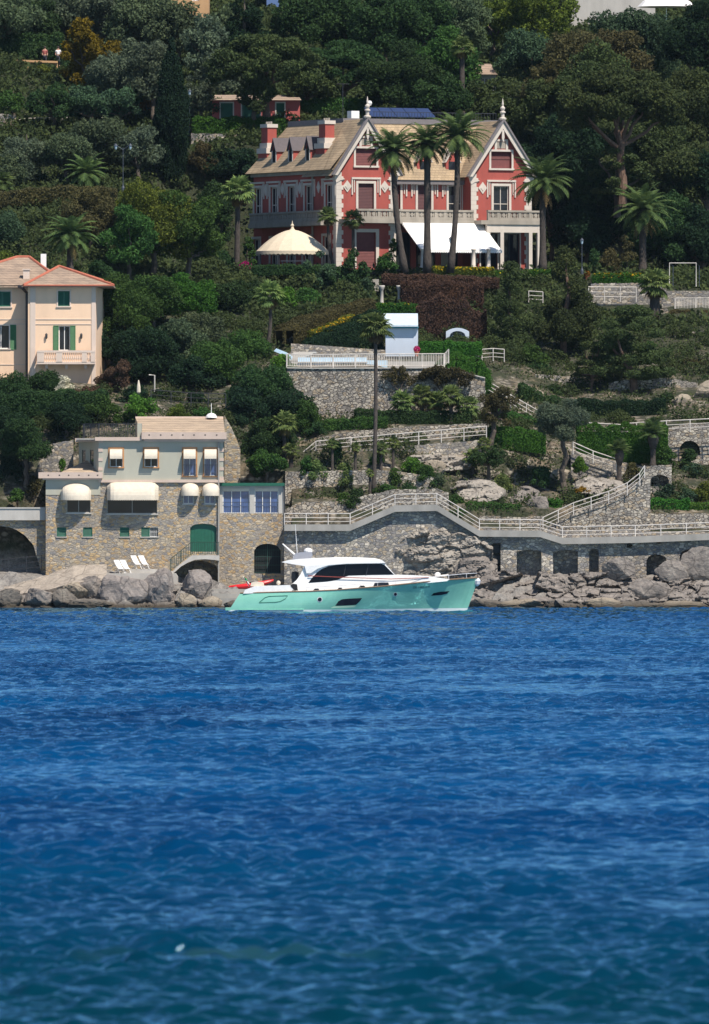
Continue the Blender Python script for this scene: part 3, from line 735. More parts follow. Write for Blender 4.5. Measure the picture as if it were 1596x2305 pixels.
def date_palm(px, crown_py, hw, base, label, group=None, Y=None, lean=0, n=60, tr=0.24, mat='palm', bend=0, up=0.0, skirt=8):
    """px, crown_py: the growing point; base: foot row; lean: foot offset in px"""
    _seed[0] += 1; rng = np.random.default_rng(_seed[0])
    if Y is None: Y = hit(px+lean, base)
    s = S(Y); b = P(px+lean, base, Y); c = P(px, crown_py, Y); Lf = hw*s*1.22
    root = thing("date_palm", b, label, "palm", group)
    tk = MB(); k = 10; pts = []
    for i in range(k+1):
        t = i/k; q = b.lerp(c, t); q.x += bend*s*math.sin(math.pi*t); q.z -= 0.3*(1-t); pts.append(q)
    tk.tube(pts, [tr*(1.25-0.4*min(1, i/3)) + (0.05 if i == k else 0)+0.02*(i % 2) for i in range(k+1)], 9)
    boss = [(tr*0.9, -0.9), (tr*1.7, -0.35), (tr*1.9, 0.0), (tr*1.2, 0.3), (0.05, 0.45)]
    tk.lathe(c, boss, 9)
    tk.build("trunk", M['palm_bark'], root, smooth=True)
    q = []
    for i in range(n):
        f = (i+0.5)/n; el = 1.45 - 1.75*f**0.85 + rng.normal(0, .08) + up
        frond(q, c+Vector((0, 0, .2)), i*2.39996+rng.normal(0, .15), el, Lf*rng.uniform(.85, 1.08)*(1 if f < .8 else .9), rng, 1.35-0.35*up)
    MB().quads(np.array(q)).build("crown", M[mat], root)
    if skirt:
        q = []
        for i in range(skirt): frond(q, c, i*2.4+.7, -0.55-rng.random()*.5, Lf*.75, rng, .7, .3, 10)
        MB().quads(np.array(q)).build("dead_fronds", M['dryfrond'], root)
    return root
def fan_palm(px, crown_py, hw, base, label, group=None, Y=None, lean=0, n=34, tr=0.14, mat='fan', bend=0, skirt=10, name="fan_palm"):
    _seed[0] += 1; rng = np.random.default_rng(_seed[0])
    if Y is None: Y = hit(px+lean, base)
    s = S(Y); b = P(px+lean, base, Y); c = P(px, crown_py, Y); Lf = hw*s
    root = thing(name, b, label, "palm", group)
    tk = MB(); k = 10; pts = []
    for i in range(k+1):
        t = i/k; q = b.lerp(c, t); q.x += bend*s*math.sin(math.pi*t); q.z -= 0.3*(1-t); pts.append(q)
    tk.tube(pts, [tr*(1.2-0.25*i/k)+0.01*(i % 2) for i in range(k+1)], 8); tk.build("trunk", M['palm_bark'], root, smooth=True)
    def fans(n, e0, e1, lf, fl):
        q = []
        for i in range(n):
            f = (i+.5)/n; el = e0+(e1-e0)*f+rng.normal(0, .1); az = i*2.39996+rng.normal(0, .15)
            d = np.array([math.cos(az)*math.cos(el), math.sin(az)*math.cos(el), math.sin(el)]); p0 = np.array(c); pl = lf*0.5*rng.uniform(.8, 1.15)
            hub = p0+d*pl; sd = np.array([-math.sin(az), math.cos(az), 0]); up = np.cross(sd, d)*-1
            q.append([p0-sd*.015, p0+sd*.015, hub+sd*.012, hub-sd*.012])
            for j in range(13):
                t = (j-6)/6*1.75; e = d*math.cos(t)+sd*math.sin(t)*0.95; e = e-np.array([0, 0, .25+.2*rng.random()]); e /= np.linalg.norm(e)
                L_ = lf*fl*(1-.25*abs(t)/1.75)*rng.uniform(.85, 1.1); wv = np.cross(e, up); wv /= np.linalg.norm(wv)+1e-9
                mid = hub+e*L_*.55; tip = hub+e*L_*.98-np.array([0, 0, L_*.22])
                q.append([hub, mid+wv*.10*L_, tip, mid-wv*.10*L_])
        return np.array(q)
    MB().quads(fans(n, 1.4, -0.45, Lf, .55)).build("crown", M[mat], root)
    if skirt: MB().quads(fans(skirt, -0.75, -1.25, Lf*.8, .5)).build("dead_fronds", M['dryfrond'], root)
    return root
# ------------------------------------------------------------------ generic building parts
def window(parent, m, u0, v0, u1, v1, d, fr, frame_mat, pane_mat, nv=1, nh=0, name="window", label=None, sub="pane"):
    """frame with mullions at depth d, its pane a child 6 cm behind"""
    f = MB()
    f.box(u0, u0+fr, d, d+.06, v0, v1, lambda u, dd, v: m(u, v, dd)); f.box(u1-fr, u1, d, d+.06, v0, v1, lambda u, dd, v: m(u, v, dd))
    f.box(u0+fr, u1-fr, d+.002, d+.058, v0, v0+fr, lambda u, dd, v: m(u, v, dd)); f.box(u0+fr, u1-fr, d+.002, d+.058, v1-fr, v1, lambda u, dd, v: m(u, v, dd))
    for i in range(nv):
        u = u0+(u1-u0)*(i+1)/(nv+1); f.box(u-fr*.4, u+fr*.4, d+.004, d+.055, v0+fr, v1-fr, lambda u, dd, v: m(u, v, dd))
    for i in range(nh):
        v = v0+(v1-v0)*(i+1)/(nh+1); f.box(u0+fr, u1-fr, d+.006, d+.052, v-fr*.35, v+fr*.35, lambda u, dd, v: m(u, v, dd))
    o = f.build(name, M[frame_mat], parent)
    if label: o["label"] = label
    p = MB(); p.box(u0+fr*.3, u1-fr*.3, d+.065, d+.10, v0+fr*.3, v1-fr*.3, lambda u, dd, v: m(u, v, dd))
    p.build(sub, M[pane_mat], o); return o
def slat_shutter(parent, m, u0, v0, u1, v1, d, mat, step, name="shutter"):
    b = MB(); mm = lambda u, dd, v: m(u, v, dd)
    fr = min(u1-u0, v1-v0)*.12
    b.box(u0, u0+fr, d, d+.05, v0, v1, mm); b.box(u1-fr, u1, d, d+.05, v0, v1, mm)
    b.box(u0+fr, u1-fr, d+.002, d+.048, v0, v0+fr, mm); b.box(u0+fr, u1-fr, d+.002, d+.048, v1-fr, v1, mm)
    v = v0+fr
    while v < v1-fr-step*.5:
        b.face(m(u0+fr, v, d+.012), m(u1-fr, v, d+.012), m(u1-fr, v+step, d+.045), m(u0+fr, v+step, d+.045)); v += step
    b.face(m(u0+fr, v0+fr, d+.047), m(u1-fr, v0+fr, d+.047), m(u1-fr, v1-fr, d+.047), m(u0+fr, v1-fr, d+.047))
    return b.build(name, M[mat], parent)
def surround(parent, m, u0, v0, u1, v1, wd, mat, proud=.05, sill=True, name="window_surround"):
    b = MB(); mm = lambda u, dd, v: m(u, v, dd)
    b.box(u0-wd, u0, -proud, .02, v0, v1, mm); b.box(u1, u1+wd, -proud, .02, v0, v1, mm); b.box(u0-wd, u1+wd, -proud-.003, .02, v1, v1+wd, mm)
    if sill: b.box(u0-wd*1.3, u1+wd*1.3, -proud*2, .02, v0-wd*.9, v0, mm)
    return b.build(name, M[mat], parent)
def awning(parent, m, u0, v0, u1, v1, out, fringe=4.0, dome=True, name="awning", mat='cream_cloth', origin=None, end=None):
    """curved hood: top at v1 against the wall, bulging out to `out` metres at v0; scalloped fringe below"""
    b = MB(); n = 8; k = 14
    grid = []
    for i in range(n+1):
        t = i/n*math.pi/2; row = []
        for j in range(k+1):
            u = u0+(u1-u0)*j/k; x = abs(2*j/k-1); w_ = math.sqrt(max(0, 1-x**(2 if dome == 'round' else 7)*0.999)) if dome else 1.0
            lift = (0.55*(1-w_) if dome == 'round' else (0.25*(1-w_)))
            vv = v0+(v1-v0)*math.cos(t)*(1-lift*(1 if i < n else 1)*math.cos(t)); dd = -out*math.sin(t)*(0.25+0.75*w_) if dome else -out*math.sin(t)
            row.append(m(u, vv, dd-.01))
        grid.append(row)
    for i in range(n):
        for j in range(k): b.face(grid[i][j], grid[i][j+1], grid[i+1][j+1], grid[i+1][j])
    b.face(*[grid[i][0] for i in range(n+1)], m(u0, v0, -.01)); b.face(*[grid[i][k] for i in range(n+1)], m(u1, v0, -.01))
    o = b.build(name, M[mat], parent, smooth=False)
    fz = MB()
    for j in range(k*2):
        a = j/(k*2); c = (j+1)/(k*2)
        def pt(t):
            jj = min(int(t*k), k-1); f = t*k-jj; return grid[n][jj].lerp(grid[n][jj+1], f)
        pa, pb = pt(a), pt(c); dz = (m(u0, v0, 0)-m(u0, v0-fringe, 0)).z
        q = (pa+pb)/2
        o2 = Vector((0, -.012, 0))
        fz.face(pa+o2, pb+o2, pb+o2-Vector((0, 0, dz*.75)), q+o2-Vector((0, 0, dz)), pa+o2-Vector((0, 0, dz*.75)))
    fz.build("fringe", M[mat], o)
    return o
def railing(pts, hgt, label, name="railing", post=1.6, rails=(1.0, .62, .28), r=.035, mat='white_rail', group=None, balusters=None, parent=None):
    """pts: world points along the foot; posts every `post` metres, rails at the given fractions of the height"""
    pts = [Vector(p) for p in pts]; posts = MB(); rl = MB(); single = []
    for a, b in zip(pts[:-1], pts[1:]):
        n = max(1, round((b-a).length/post))
        for i in range(n + (1 if b is pts[-1] else 0)):
            q = a.lerp(b, i/n); single.append(q)
            if parent: posts.tube([q-Vector((0, 0, .1)), q+Vector((0, 0, hgt*1.02))], r*1.25, 5)
        if balusters:
            nb = int((b-a).length/balusters)
            for i in range(nb):
                q = a.lerp(b, (i+.5)/nb); posts.box(q.x-.02, q.x+.02, q.y-.012, q.y+.012, q.z+hgt*.1, q.z+hgt*.98)
    for f in rails: rl.tube([p+Vector((0, 0, hgt*f)) for p in pts], r*(1.15 if f == 1.0 else .8), 5)
    if parent:
        o = posts.build(name, M[mat], parent); rl.build("handrail", M[mat], o); return o
    root = thing(name, pts[0], label, "railing", group)
    for p in single: MB().tube([p-Vector((0, 0, .1)), p+Vector((0, 0, hgt*1.02))], r*1.25, 5).build("post", M[mat], root)
    if posts.v: posts.build("baluster_panel", M[mat], root)
    rl.build("rails", M[mat], root); return root
def PL(lst, Y): return [P(a, b, Y) for a, b in lst]

# ------------------------------------------------------------------ the villa
TH = R(26); VY = 1085.0
VO = P(757, 605, VY); VC, VS = math.cos(TH), math.sin(TH)
def V3(x, y, z): return Vector((VO.x + x*VC - y*VS, VO.y + x*VS + y*VC, VO.z + z))
KX = S(VY)/VC
def fx(px): return (px-757)*KX       # sheet column -> metres along the front (front plane)
def fz_(py): return (605-py)*S(VY)
def build_villa():
    W_, D_ = fx(1198), 15.8
    r = thing("red_villa", V3(0, 0, -.5), "red villa with two white trimmed gables and a beige slate roof above the terraced gardens", "house")
    front = lambda y0: (lambda u, v, d=0.0: V3(u, y0+d, v))
    left = lambda u, v, d=0.0: V3(d, u, v)           # u = metres back from the near corner
    g1a, g1b = 0.0, fx(890); g2a, g2b = fx(1062), W_
    ze = fz_(377); za1 = fz_(268)
    wall = MB(); wins = []
    # gable fronts: holes (u0,v0,u1,v1)
    for ga, gb, upper in ((g1a, g1b, 0), (g2a, g2b, 1)):
        c = (ga+gb)/2; hw_ = (gb-ga)/2
        aw = .95; dw = .62
        top = (lambda c_, h_: (lambda u: ze+(za1-ze)*max(0.0, 1-abs(u-c_)/h_)))(c, hw_)
        if upper == 0: holes = [(c-.72, fz_(495), c+.72, fz_(412)), (c-aw, fz_(372), c+aw, fz_(333)), (c-.05-.85, fz_(603), c-.05+.95, fz_(522))]
        else: holes = [(c-.72, fz_(495), c+.72, fz_(414)), (c-aw, fz_(374), c+aw, fz_(336)), (c-1.9, fz_(604), c-.35, fz_(522)), (c-.1, fz_(604), c+1.7, fz_(522))]
        m = front(0)
        column_wall(wall, ga, gb, top, -.8, holes, m, .25, steps=[c])
        wins.append((m, holes, upper))
    # recessed middle and its side returns
    mid0 = 1.6; mm = front(mid0)
    zm = fz_(402)
    mh = []
    for px in (905, 975, 1045): mh.append((fx(px)-.62, fz_(495), fx(px)+.62, fz_(413)))
    mh += [(g1b+.4, fz_(604), g1b+2.2, fz_(520)), (g1b+2.7, fz_(604), g1b+4.5, fz_(520)), (g1b+5.0, fz_(604), g1b+6.6, fz_(520))]
    column_wall(wall, g1b, g2a, zm, -.8, mh, mm, .25)
    for u, in ((g1b,), (g2a,)): wall.face(V3(u, 0, -.8), V3(u, mid0, -.8), V3(u, mid0, ze), V3(u, 0, ze))
    # left side, with the long first floor windows
    lw = []; lh = []
    for px in (741, 694, 655, 615, 578): 
        u = (757-px)*S(VY)/VS; lh.append((u-.68, fz_(495), u+.68, fz_(414)))
    for px in (735, 690, 655, 615, 575):
        u = (757-px)*S(VY)/VS; lh.append((u-.68, 0.0, u+.68, fz_(530)))
    column_wall(wall, 0, D_, ze, -.8, lh, left, .25)
    wall.face(V3(W_, 0, -.8), V3(W_, D_, -.8), V3(W_, D_, ze), V3(W_, 0, ze)); wall.face(V3(0, D_, -.8), V3(W_, D_, -.8), V3(W_, D_, ze), V3(0, D_, ze))
    wall.build("wall", M['villa_red'], r)
    # windows, doors, surrounds
    def hood(m, h, nm="window_surround", mat='villa_trim'):
        u0, v0, u1, v1 = h[:4]; b = MB(); q = lambda u, dd, v: m(u, v, dd); w_ = .2
        b.box(u0-w_, u0, -.07, .03, v0, v1, q); b.box(u1, u1+w_, -.07, .03, v0, v1, q); b.box(u0-w_, u1+w_, -.073, .03, v1, v1+w_, q)
        b.box(u0-.62, u1+.62, -.13, .03, v1+.34, v1+.50, q)
        b.box(u0-.62, u0-.50, -.10, .03, v1-.95, v1+.34, q); b.box(u1+.50, u1+.62, -.10, .03, v1-.95, v1+.34, q)
        b.box(u0-.40, u0-.32, -.08, .03, v1-.75, v1+.30, q); b.box(u1+.32, u1+.40, -.08, .03, v1-.75, v1+.30, q)
        b.build(nm, M[mat], r)
    def roller(m, h, mat='shut_brown', d=.14, frac=1.0):
        u0, v0, u1, v1 = h[:4]; b = MB(); n = int((v1-v0)/.12); vs = v1-(v1-v0)*frac
        for i in range(n):
            a = vs+(v1-vs)*i/n; c = vs+(v1-vs)*(i+1)/n
            b.face(m(u0, a, d), m(u1, a, d), m(u1, c-.01, d+.03), m(u0, c-.01, d+.03))
        b.face(m(u0, v0, d+.05), m(u1, v0, d+.05), m(u1, v1, d+.05), m(u0, v1, d+.05))
        return b.build("roller_shutter", M[mat], r)
    for m, holes, upper in wins:
        hood(m, holes[0]); h = holes[1]
        surround(r, m, *h[:4], .17, 'villa_trim', .07)
        u0, v0, u1, v1 = h[:4]; c = (u0+u1)/2
        # small stepped panel above the attic opening
        b = MB(); q = lambda u, dd, v: m(u, v, dd)
        b.box(c-.62, c-.42, -.074, .03, v1+.17, v1+.85, q); b.box(c+.42, c+.62, -.074, .03, v1+.17, v1+.85, q); b.box(c-.62, c+.62, -.08, .03, v1+.85, v1+1.02, q)
        b.build("attic_panel_frame", M['villa_trim'], r)
        MB().box(c-.4, c+.4, -.02, .03, v1+.25, v1+.8, q).build("attic_panel", M['balus'], r)
        roller(m, h, 'shut_red', .18, .45 if upper else 1.0)
        b = MB(); b.face(m(u0, v0, .24), m(u1, v0, .24), m(u1, v1, .24), m(u0, v1, .24)); b.build("attic_opening", M['black'], r)
        if upper == 0: roller(m, holes[0]); roller(m, holes[2], 'shut_red'); surround(r, m, *holes[2][:4], .28, 'villa_trim', .09, False, "door_surround")
        else:
            window(r, m, *holes[0][:4], .12, .08, 'villa_trim', 'dark_glass', 1, 1)
            for hh in holes[2:]: window(r, m, *hh[:4], .12, .07, 'iron', 'dark_glass', 1, 0, "glazed_door"); surround(r, m, *hh[:4], .12, 'villa_trim', .06, False, "door_surround")
        for du in (-1.72, 1.72):
            if upper and du > 0: continue
            b = MB(); s_ = .5; cv = fz_(419)
            b.prism([(c+du-s_*.8, cv), (c+du, cv-s_), (c+du+s_*.8, cv), (c+du, cv+s_)], -.06, .02, m)
            b.prism([(c+du-.2, cv), (c+du, cv-.25), (c+du+.2, cv), (c+du, cv+.25)], -.10, -.058, m)
            b.build("diamond_ornament", M['villa_trim'], r)
    for i, h in enumerate(mh):
        if i < 3: hood(mm, h); roller(mm, h) if i < 2 else window(r, mm, *h[:4], .12, .08, 'villa_trim', 'dark_glass', 1, 1)
        else: window(r, mm, *h[:4], .12, .07, 'iron', 'dark_glass', 1, 0, "glazed_door")
    for i, h in enumerate(lh):
        if i < 5: hood(left, h)
        else: surround(r, left, *h[:4], .2, 'villa_trim', .07, False)
        window(r, left, *h[:4], .14, .1, 'villa_trim', 'dark_glass', 1, 1)
    for a, b_ in zip(lh[:4], lh[1:5]):
        u = (a[0]+b_[2])/2; cv = fz_(419); b = MB(); b.prism([(u-.34, cv), (u, cv-.5), (u+.34, cv), (u, cv+.5)], -.06, .02, left); b.build("diamond_ornament", M['villa_trim'], r)
    # quoins, string courses, cornices
    for ga, gb in ((g1a, g1b), (g2a, g2b)):
        for u, sg in ((ga, 1), (gb, -1)):
            b = MB(); k = 0; v = -.5
            while v < fz_(393):
                w_ = .62 if k % 2 else .46
                b.box(min(u-sg*.04, u+sg*w_), max(u-sg*.04, u+sg*w_), -.06, .02, v, v+.36, lambda uu, dd, vv: V3(uu, dd, vv)); v += .37; k += 1
            b.prism([(u-sg*.35, ze-.35), (u+sg*.75, ze-.95), (u+sg*.30, fz_(395)-.4), (u-sg*.04, fz_(395)-.6)], -.12, .02, front(0)); b.build("quoin_strip", M['villa_trim'], r)
    b = MB(); k = 0; v = -.5
    while v < ze-.3:
        w_ = .6 if k % 2 else .45; b.box(-.06, .02, .021, w_, v, v+.36, lambda x, y, z: V3(x, y, z)); v += .37; k += 1
    b.build("quoin_strip", M['villa_trim'], r)
    b = MB()
    b.box(-.18, .02, .3, D_+.1, fz_(503), fz_(495), V3); b.box(-.25, .02, .3, D_+.1, ze-.45, ze-.1, V3)
    b.build("side_cornice", M['balus'], r)
    b = MB(); b.box(g1b+.02, g2a-.02, mid0-.4, mid0+.02, zm-.35, zm+.02, V3); b.build("cornice", M['lead'], r)
    # rakes: white barge boards, lead cappings, pendants and finials on both gables
    for ga, gb in ((g1a, g1b), (g2a, g2b)):
        c = (ga+gb)/2; hw_ = (gb-ga)/2; b = MB(); cap = MB(); ov = .42
        sl = (za1-ze)/hw_
        for sg in (-1, 1):
            p0 = (c+sg*(hw_+ov), ze-ov*sl); p1 = (c, za1)
            b.prism([p0, p1, (c, za1-.62), (c+sg*(hw_+ov-.36), ze-ov*sl-.02)], -.42, -.28, front(0))
            cap.prism([(p0[0]+sg*.16, p0[1]), (c, za1+.28), (c, za1+.01), p0], -.55, -.2 if sg < 0 else .6, front(0))
        b.prism([(c-.09, za1-.7), (c+.09, za1-.7), (c+.12, za1-1.35), (c, za1-1.75), (c-.12, za1-1.35)], -.40, -.26, front(0))
        b.build("barge_board", M['villa_trim'], r); cap.build("gable_capping", M['lead'], r)
        f = MB(); f.lathe(V3(c, -.3, za1+.15), [(.16, -.1), (.3, .02), (.3, .14), (.15, .2), (.15, .5), (.24, .56), (.24, .66), (.12, .72), (.2, .9), (.2, 1.0), (.07, 1.12), (.09, 1.3), (.02, 1.75)], 10)
        f.build("finial", M['villa_trim'], r)
    # roofs: main truncated hip with flat top, gable roofs running back
    zt = fz_(270); ov = .55; ins = 2.7
    B0 = [(-ov, -.1+1.2), (W_+ov, 1.2), (W_+ov, D_+ov), (-ov, D_+ov)]; T0 = [(ins, 4.2), (W_-.9, 4.2), (W_-.9, D_-1.2), (ins, D_-1.2)]
    rf = MB()
    zb = ze-.15
    n = 4
    for i in range(4):
        j = (i+1) % 4
        zi = zb if i else zm+.05
        if i == 0: rf.face(V3(-ov, 1.1, zm), V3(W_+ov, 1.1, zm), V3(*T0[1], zt), V3(*T0[0], zt))
        else: rf.face(V3(*B0[i], zb), V3(*B0[j], zb), V3(*T0[j], zt), V3(*T0[i], zt))
    rf.face(*[V3(*p, zt) for p in T0])
    rf.face(V3(-ov, .1, zb), V3(-ov, D_+ov, zb), V3(0.2, D_+ov, zb-.03), V3(0.2, .1, zb-.03))
    rf.face(V3(-ov, .1, zb), V3(-ov, 1.3, zb), V3(ins, 4.2, zt), V3(ins*.6, .2, zb+(zt-zb)*.6))
    for ga, gb in ((g1a, g1b), (g2a, g2b)):
        c = (ga+gb)/2; hw_ = (gb-ga)/2; sl = (za1-ze)/hw_; o_ = .5
        for sg in (-1, 1): rf.face(V3(c+sg*(hw_+o_), -.5, ze-o_*sl+.06), V3(c, -.5, za1+.06), V3(c, 5.6, za1+.06), V3(c+sg*(hw_+o_), 5.6, ze-o_*sl+.06))
    rf.build("roof", M['roof_villa'], r)
    b = MB(); b.box(ins-.1, W_-.8, 4.05, 4.3, zt-.12, zt+.3, V3); b.box(ins-.1, ins+.15, 4.31, D_-1.2, zt-.12, zt+.3, V3); b.build("roof_edge", M['lead'], r)
    # roof terrace: rail, solar panels, antenna
    b = MB()
    for i in range(46):
        u = 5.6+i*.27
        if u > W_-1.0: break
        b.box(u-.012, u+.012, 4.38, 4.41, zt+.28, zt+.85, V3)
    b.box(5.5, W_-1.0, 4.375, 4.415, zt+.85, zt+.9, V3); b.build("roof_railing", M['iron'], r)
    for i in range(5):
        u = fx(836)+2.75+i*1.2; b = MB(); b.prism([(5.6, zt+.5), (7.0, zt+1.25), (7.0, zt+1.32), (5.6, zt+.57)], u, u+1.14, lambda a, c, d: V3(d, a, c)); b.build("solar_panel", M['solar'], r)
    b = MB(); b.box(fx(787)+2.6, fx(805)+2.6, 5.0, 5.8, zt+.2, zt+.95, V3); b.build("roof_cabinet", M['white'], r)
    b = MB(); q = V3(fx(823)+.15, 4.6, zt); b.tube([q, q+Vector((0, 0, 3.2))], .03, 5); b.tube([q+Vector((-.5, 0, 3.15)), q+Vector((.5, 0, 3.15))], .02, 4); b.build("antenna", M['iron'], r)
    b = MB(); q = V3(fx(823)+.3, -.1, za1+1.35); b.lathe(q, [(.02, -.22), (.16, -.18), (.23, 0), (.16, .18), (.02, .22)], 10); b.build("globe", M['white'], r)
    # chimneys on the left slope
    for px, x_, zlo in ((735, 1.15, fz_(348)), (603, 1.1, fz_(352))):
        u = (x_*VC-(px-757)*S(VY))/VS
        b = MB(); q = lambda x, y, z: V3(x, y, z)
        b.box(x_-.6, x_+.6, u-.85, u+.85, zlo-1.2, zlo+.7, q); b.box(x_-.42, x_+.42, u-.6, u+.6, zlo+.7, fz_(272), q)
        c = b.build("chimney", M['villa_red'], r)
        b = MB(); b.box(x_-.7, x_+.7, u-.95, u+.95, zlo+.62, zlo+1.05, q); b.build("chimney_base", M['villa_trim'], c); b = MB(); b.box(x_-.52, x_+.52, u-.72, u+.72, zlo+1.06, zlo+1.5, q); b.build("chimney_collar", M['villa_trim'], c); b = MB(); b.box(x_-.5, x_+.5, u-.68, u+.68, fz_(276), fz_(268), q)
        b.build("chimney_band", M['villa_trim'], c)
        for k in (-.4, 0, .4): MB().tube([V3(x_, u+k, fz_(268)), V3(x_, u+k, fz_(262))], .1, 6).build("chimney_pot", M['balus'], c)
    # dormers on the left slope
    for px in (617, 655, 694):
        u = (.25*VC-(px-757)*S(VY))/VS; x0 = .2; z0 = fz_(365); z1 = fz_(330); zp = fz_(304)
        b = MB(); hw_ = .46
        lm = lambda a, z, d: V3(x0+d, a, z)
        b.prism([(u-hw_, z0-.4), (u+hw_, z0-.4), (u+hw_, z1), (u, zp-.12), (u-hw_, z1)], 0, 2.0, lm); d = b.build("dormer", M['villa_red'], r)
        b = MB()
        for sg in (-1, 1): b.prism([(u+sg*(hw_+.13), z1-.12), (u, zp+.1), (u, zp-.10), (u+sg*(hw_+.01), z1-.14)], -.15, 2.4, lm)
        b.build("dormer_roof", M['dormer_lead'], d)
        b = MB(); b.prism([(u-.27, z0), (u+.27, z0), (u+.27, z1-.1), (u, z1+.35), (u-.27, z1-.1)], -.03, .01, lm); b.build("dormer_window", M['dark_glass'], d)
        b = MB(); b.prism([(u-.42, z0-.1), (u-.29, z0-.1), (u-.29, z1-.05), (u-.42, z1-.05)], -.06, .0, lm); b.prism([(u+.29, z0-.1), (u+.42, z0-.1), (u+.42, z1-.05), (u+.29, z1-.05)], -.06, .0, lm); b.build("dormer_frame", M['villa_trim'], d)
    # little dormer on the front slope
    for px in (905, 975, 1040):
        u = fx(px); b = MB(); fm = front(1.7); z0 = fz_(382)
        b.prism([(u-.6, z0), (u+.6, z0), (u+.6, z0+.9), (u, z0+1.75), (u-.6, z0+.9)], 0, 2.4, fm); d = b.build("dormer", M['villa_red'], r)
        b = MB()
        for sg in (-1, 1): b.prism([(u+sg*.8, z0+.75), (u, z0+1.95), (u, z0+1.76), (u+sg*.63, z0+.8)], -.15, 2.4, fm)
        b.build("dormer_roof", M['villa_trim'], d)
        b = MB(); b.prism([(u-.35, z0+.1), (u+.35, z0+.1), (u+.35, z0+.85), (u-.35, z0+.85)], -.03, .01, fm); b.build("dormer_window", M['dark_glass'], d)
    # terraced balcony along the first floor
    def balustrade(m, u0, u1, d0, zb, zt_, panel=.9):
        b = MB(); q = lambda u, dd, v: m(u, v, dd)
        b.box(u0, u1, d0-.15, d0+.17, zt_-.16, zt_, q); b.box(u0, u1, d0-.12, d0+.14, zb, zb+.22, q)
        n = max(2, round((u1-u0)/panel))
        for i in range(n+1):
            u = u0+(u1-u0)*i/n; b.box(max(u0, u-.13), min(u1, u+.13), d0-.1, d0+.12, zb+.22, zt_-.16, q)
        for i in range(n):
            ua = u0+(u1-u0)*i/n+.13; ub = u0+(u1-u0)*(i+1)/n-.13; k = 4
            for j in range(k):
                u = ua+(ub-ua)*(j+.5)/k; b.box(u-.05, u+.05, d0-.06, d0+.08, zb+.22, zt_-.16, q)
            uc = (ua+ub)/2; b.prism([(uc-.18, (zb+zt_)/2), (uc, (zb+zt_)/2-.2), (uc+.18, (zb+zt_)/2), (uc, (zb+zt_)/2+.2)], d0-.09, d0+.10, m)
        return b.build("balustrade", M['balus'], r)
    f0 = front(0); zb, zt2 = fz_(493), fz_(470)
    balustrade(f0, g1a+1.3, g1b-.1, -1.2, zb, zt2); balustrade(f0, g1b+.0, g2a, -.4, zb, zt2); balustrade(f0, g2a+.7, W_+.1, -1.6, zb, zt2)
    b = MB(); b.box(g1a+.2, g1b-.02, -1.4, -.01, zb-.32, zb-.003, V3); b.box(g1b, g2a, -.6, mid0-.003, zb-.33, zb-.004, V3); b.box(g2a+.02, W_+.3, -1.85, -.012, zb-.34, zb-.005, V3)
    b.build("balcony_slab", M['balus'], r)
    balustrade(left, .6, D_-1.5, -1.0, zb-.1, zt2-.1); b = MB(); b.box(-1.2, -.01, .5, D_-1.4, zb-.5, zb-.11, V3); b.build("side_balcony_slab", M['balus'], r)
    b = MB()
    for u in (g2a+.75, g2a+2.0, W_-.9, W_-.1):
        b.box(u-.16, u+.16, -1.75, -1.45, -.5, zb-.34, V3)
    b.box(g2a+.6, W_+.1, -1.74, -1.46, zb-1.0, zb-.35, V3)
    b.build("porch_pier", M['villa_trim'], r)
    # drain pipe on the left side
    u = (757-706)*S(VY)/VS; b = MB(); b.tube([V3(-.12, u, 0), V3(-.12, u, ze)], .09, 6); b.build("drain_pipe", M['concrete'], r)
    # the white awning hangs from the balcony
    zt3 = fz_(500); out = 3.6; zl = fz_(562)
    u0, u1 = g1b+.35, fx(1080)
    aw = thing("awning", V3((u0+u1)/2, -.6-out, 0), "big white sloping awning over the ground floor terrace of the red villa", "awning")
    sh = 2.2   # the fabric's lower edge stands further along the terrace
    b = MB(); k = 10
    for i in range(k):
        a = i/k; c = (i+1)/k
        for th_ in (0.0,):
            A = lambda t, w_: V3(u0+(u1-u0)*w_, -.62-out*t, zt3-(zt3-zl)*t-.10*math.sin(math.pi*t))
            for w0, w1 in [(j/8, (j+1)/8) for j in range(8)]: b.face(A(a, w0), A(a, w1), A(c, w1), A(c, w0))
    b.build("canopy", M['white_cloth'], aw)
    b = MB()
    for j in range(36):
        w0, w1 = j/36, (j+1)/36; A = V3(u0+(u1-u0)*w0, -.64-out, zl); B_ = V3(u0+(u1-u0)*w1, -.64-out, zl); b.face(A, B_, B_-Vector((0, 0, .2)), (A+B_)/2-Vector((0, 0, .27)), A-Vector((0, 0, .2)))
    b.build("valance", M['white_cloth'], aw)
    b = MB()
    for t in (0, .5, 1): u = u0+(u1-u0)*t; b.tube([V3(u, -.62, zt3-.12), V3(u, -.6-out, zl-.1)], .04, 5)
    b.tube([V3(u0, -.6-out, zl-.02), V3(u1, -.6-out, zl-.02)], .05, 5); b.build("arm", M['white'], aw)
    for i, (px, lb) in enumerate(((951, "pale stone post under the left corner of the white villa awning"), (1066, "slim pale post beneath the white villa awning nearest its right corner"), (1100, "pale stone post under the right corner of the white villa awning"))):
        q = P(px, 607, VY-3.2+ (px-951)*.02); b = MB()
        b.lathe(q, [(.24, -.3), (.24, .25), (.17, .3), (.155, 1.1), (.14, 1.55), (.2, 1.62), (.2, 1.72)], 10); one(b, "awning_post", M['villa_trim'], q, lb, "post", "posts under the white awning", smooth=True)
build_villa()
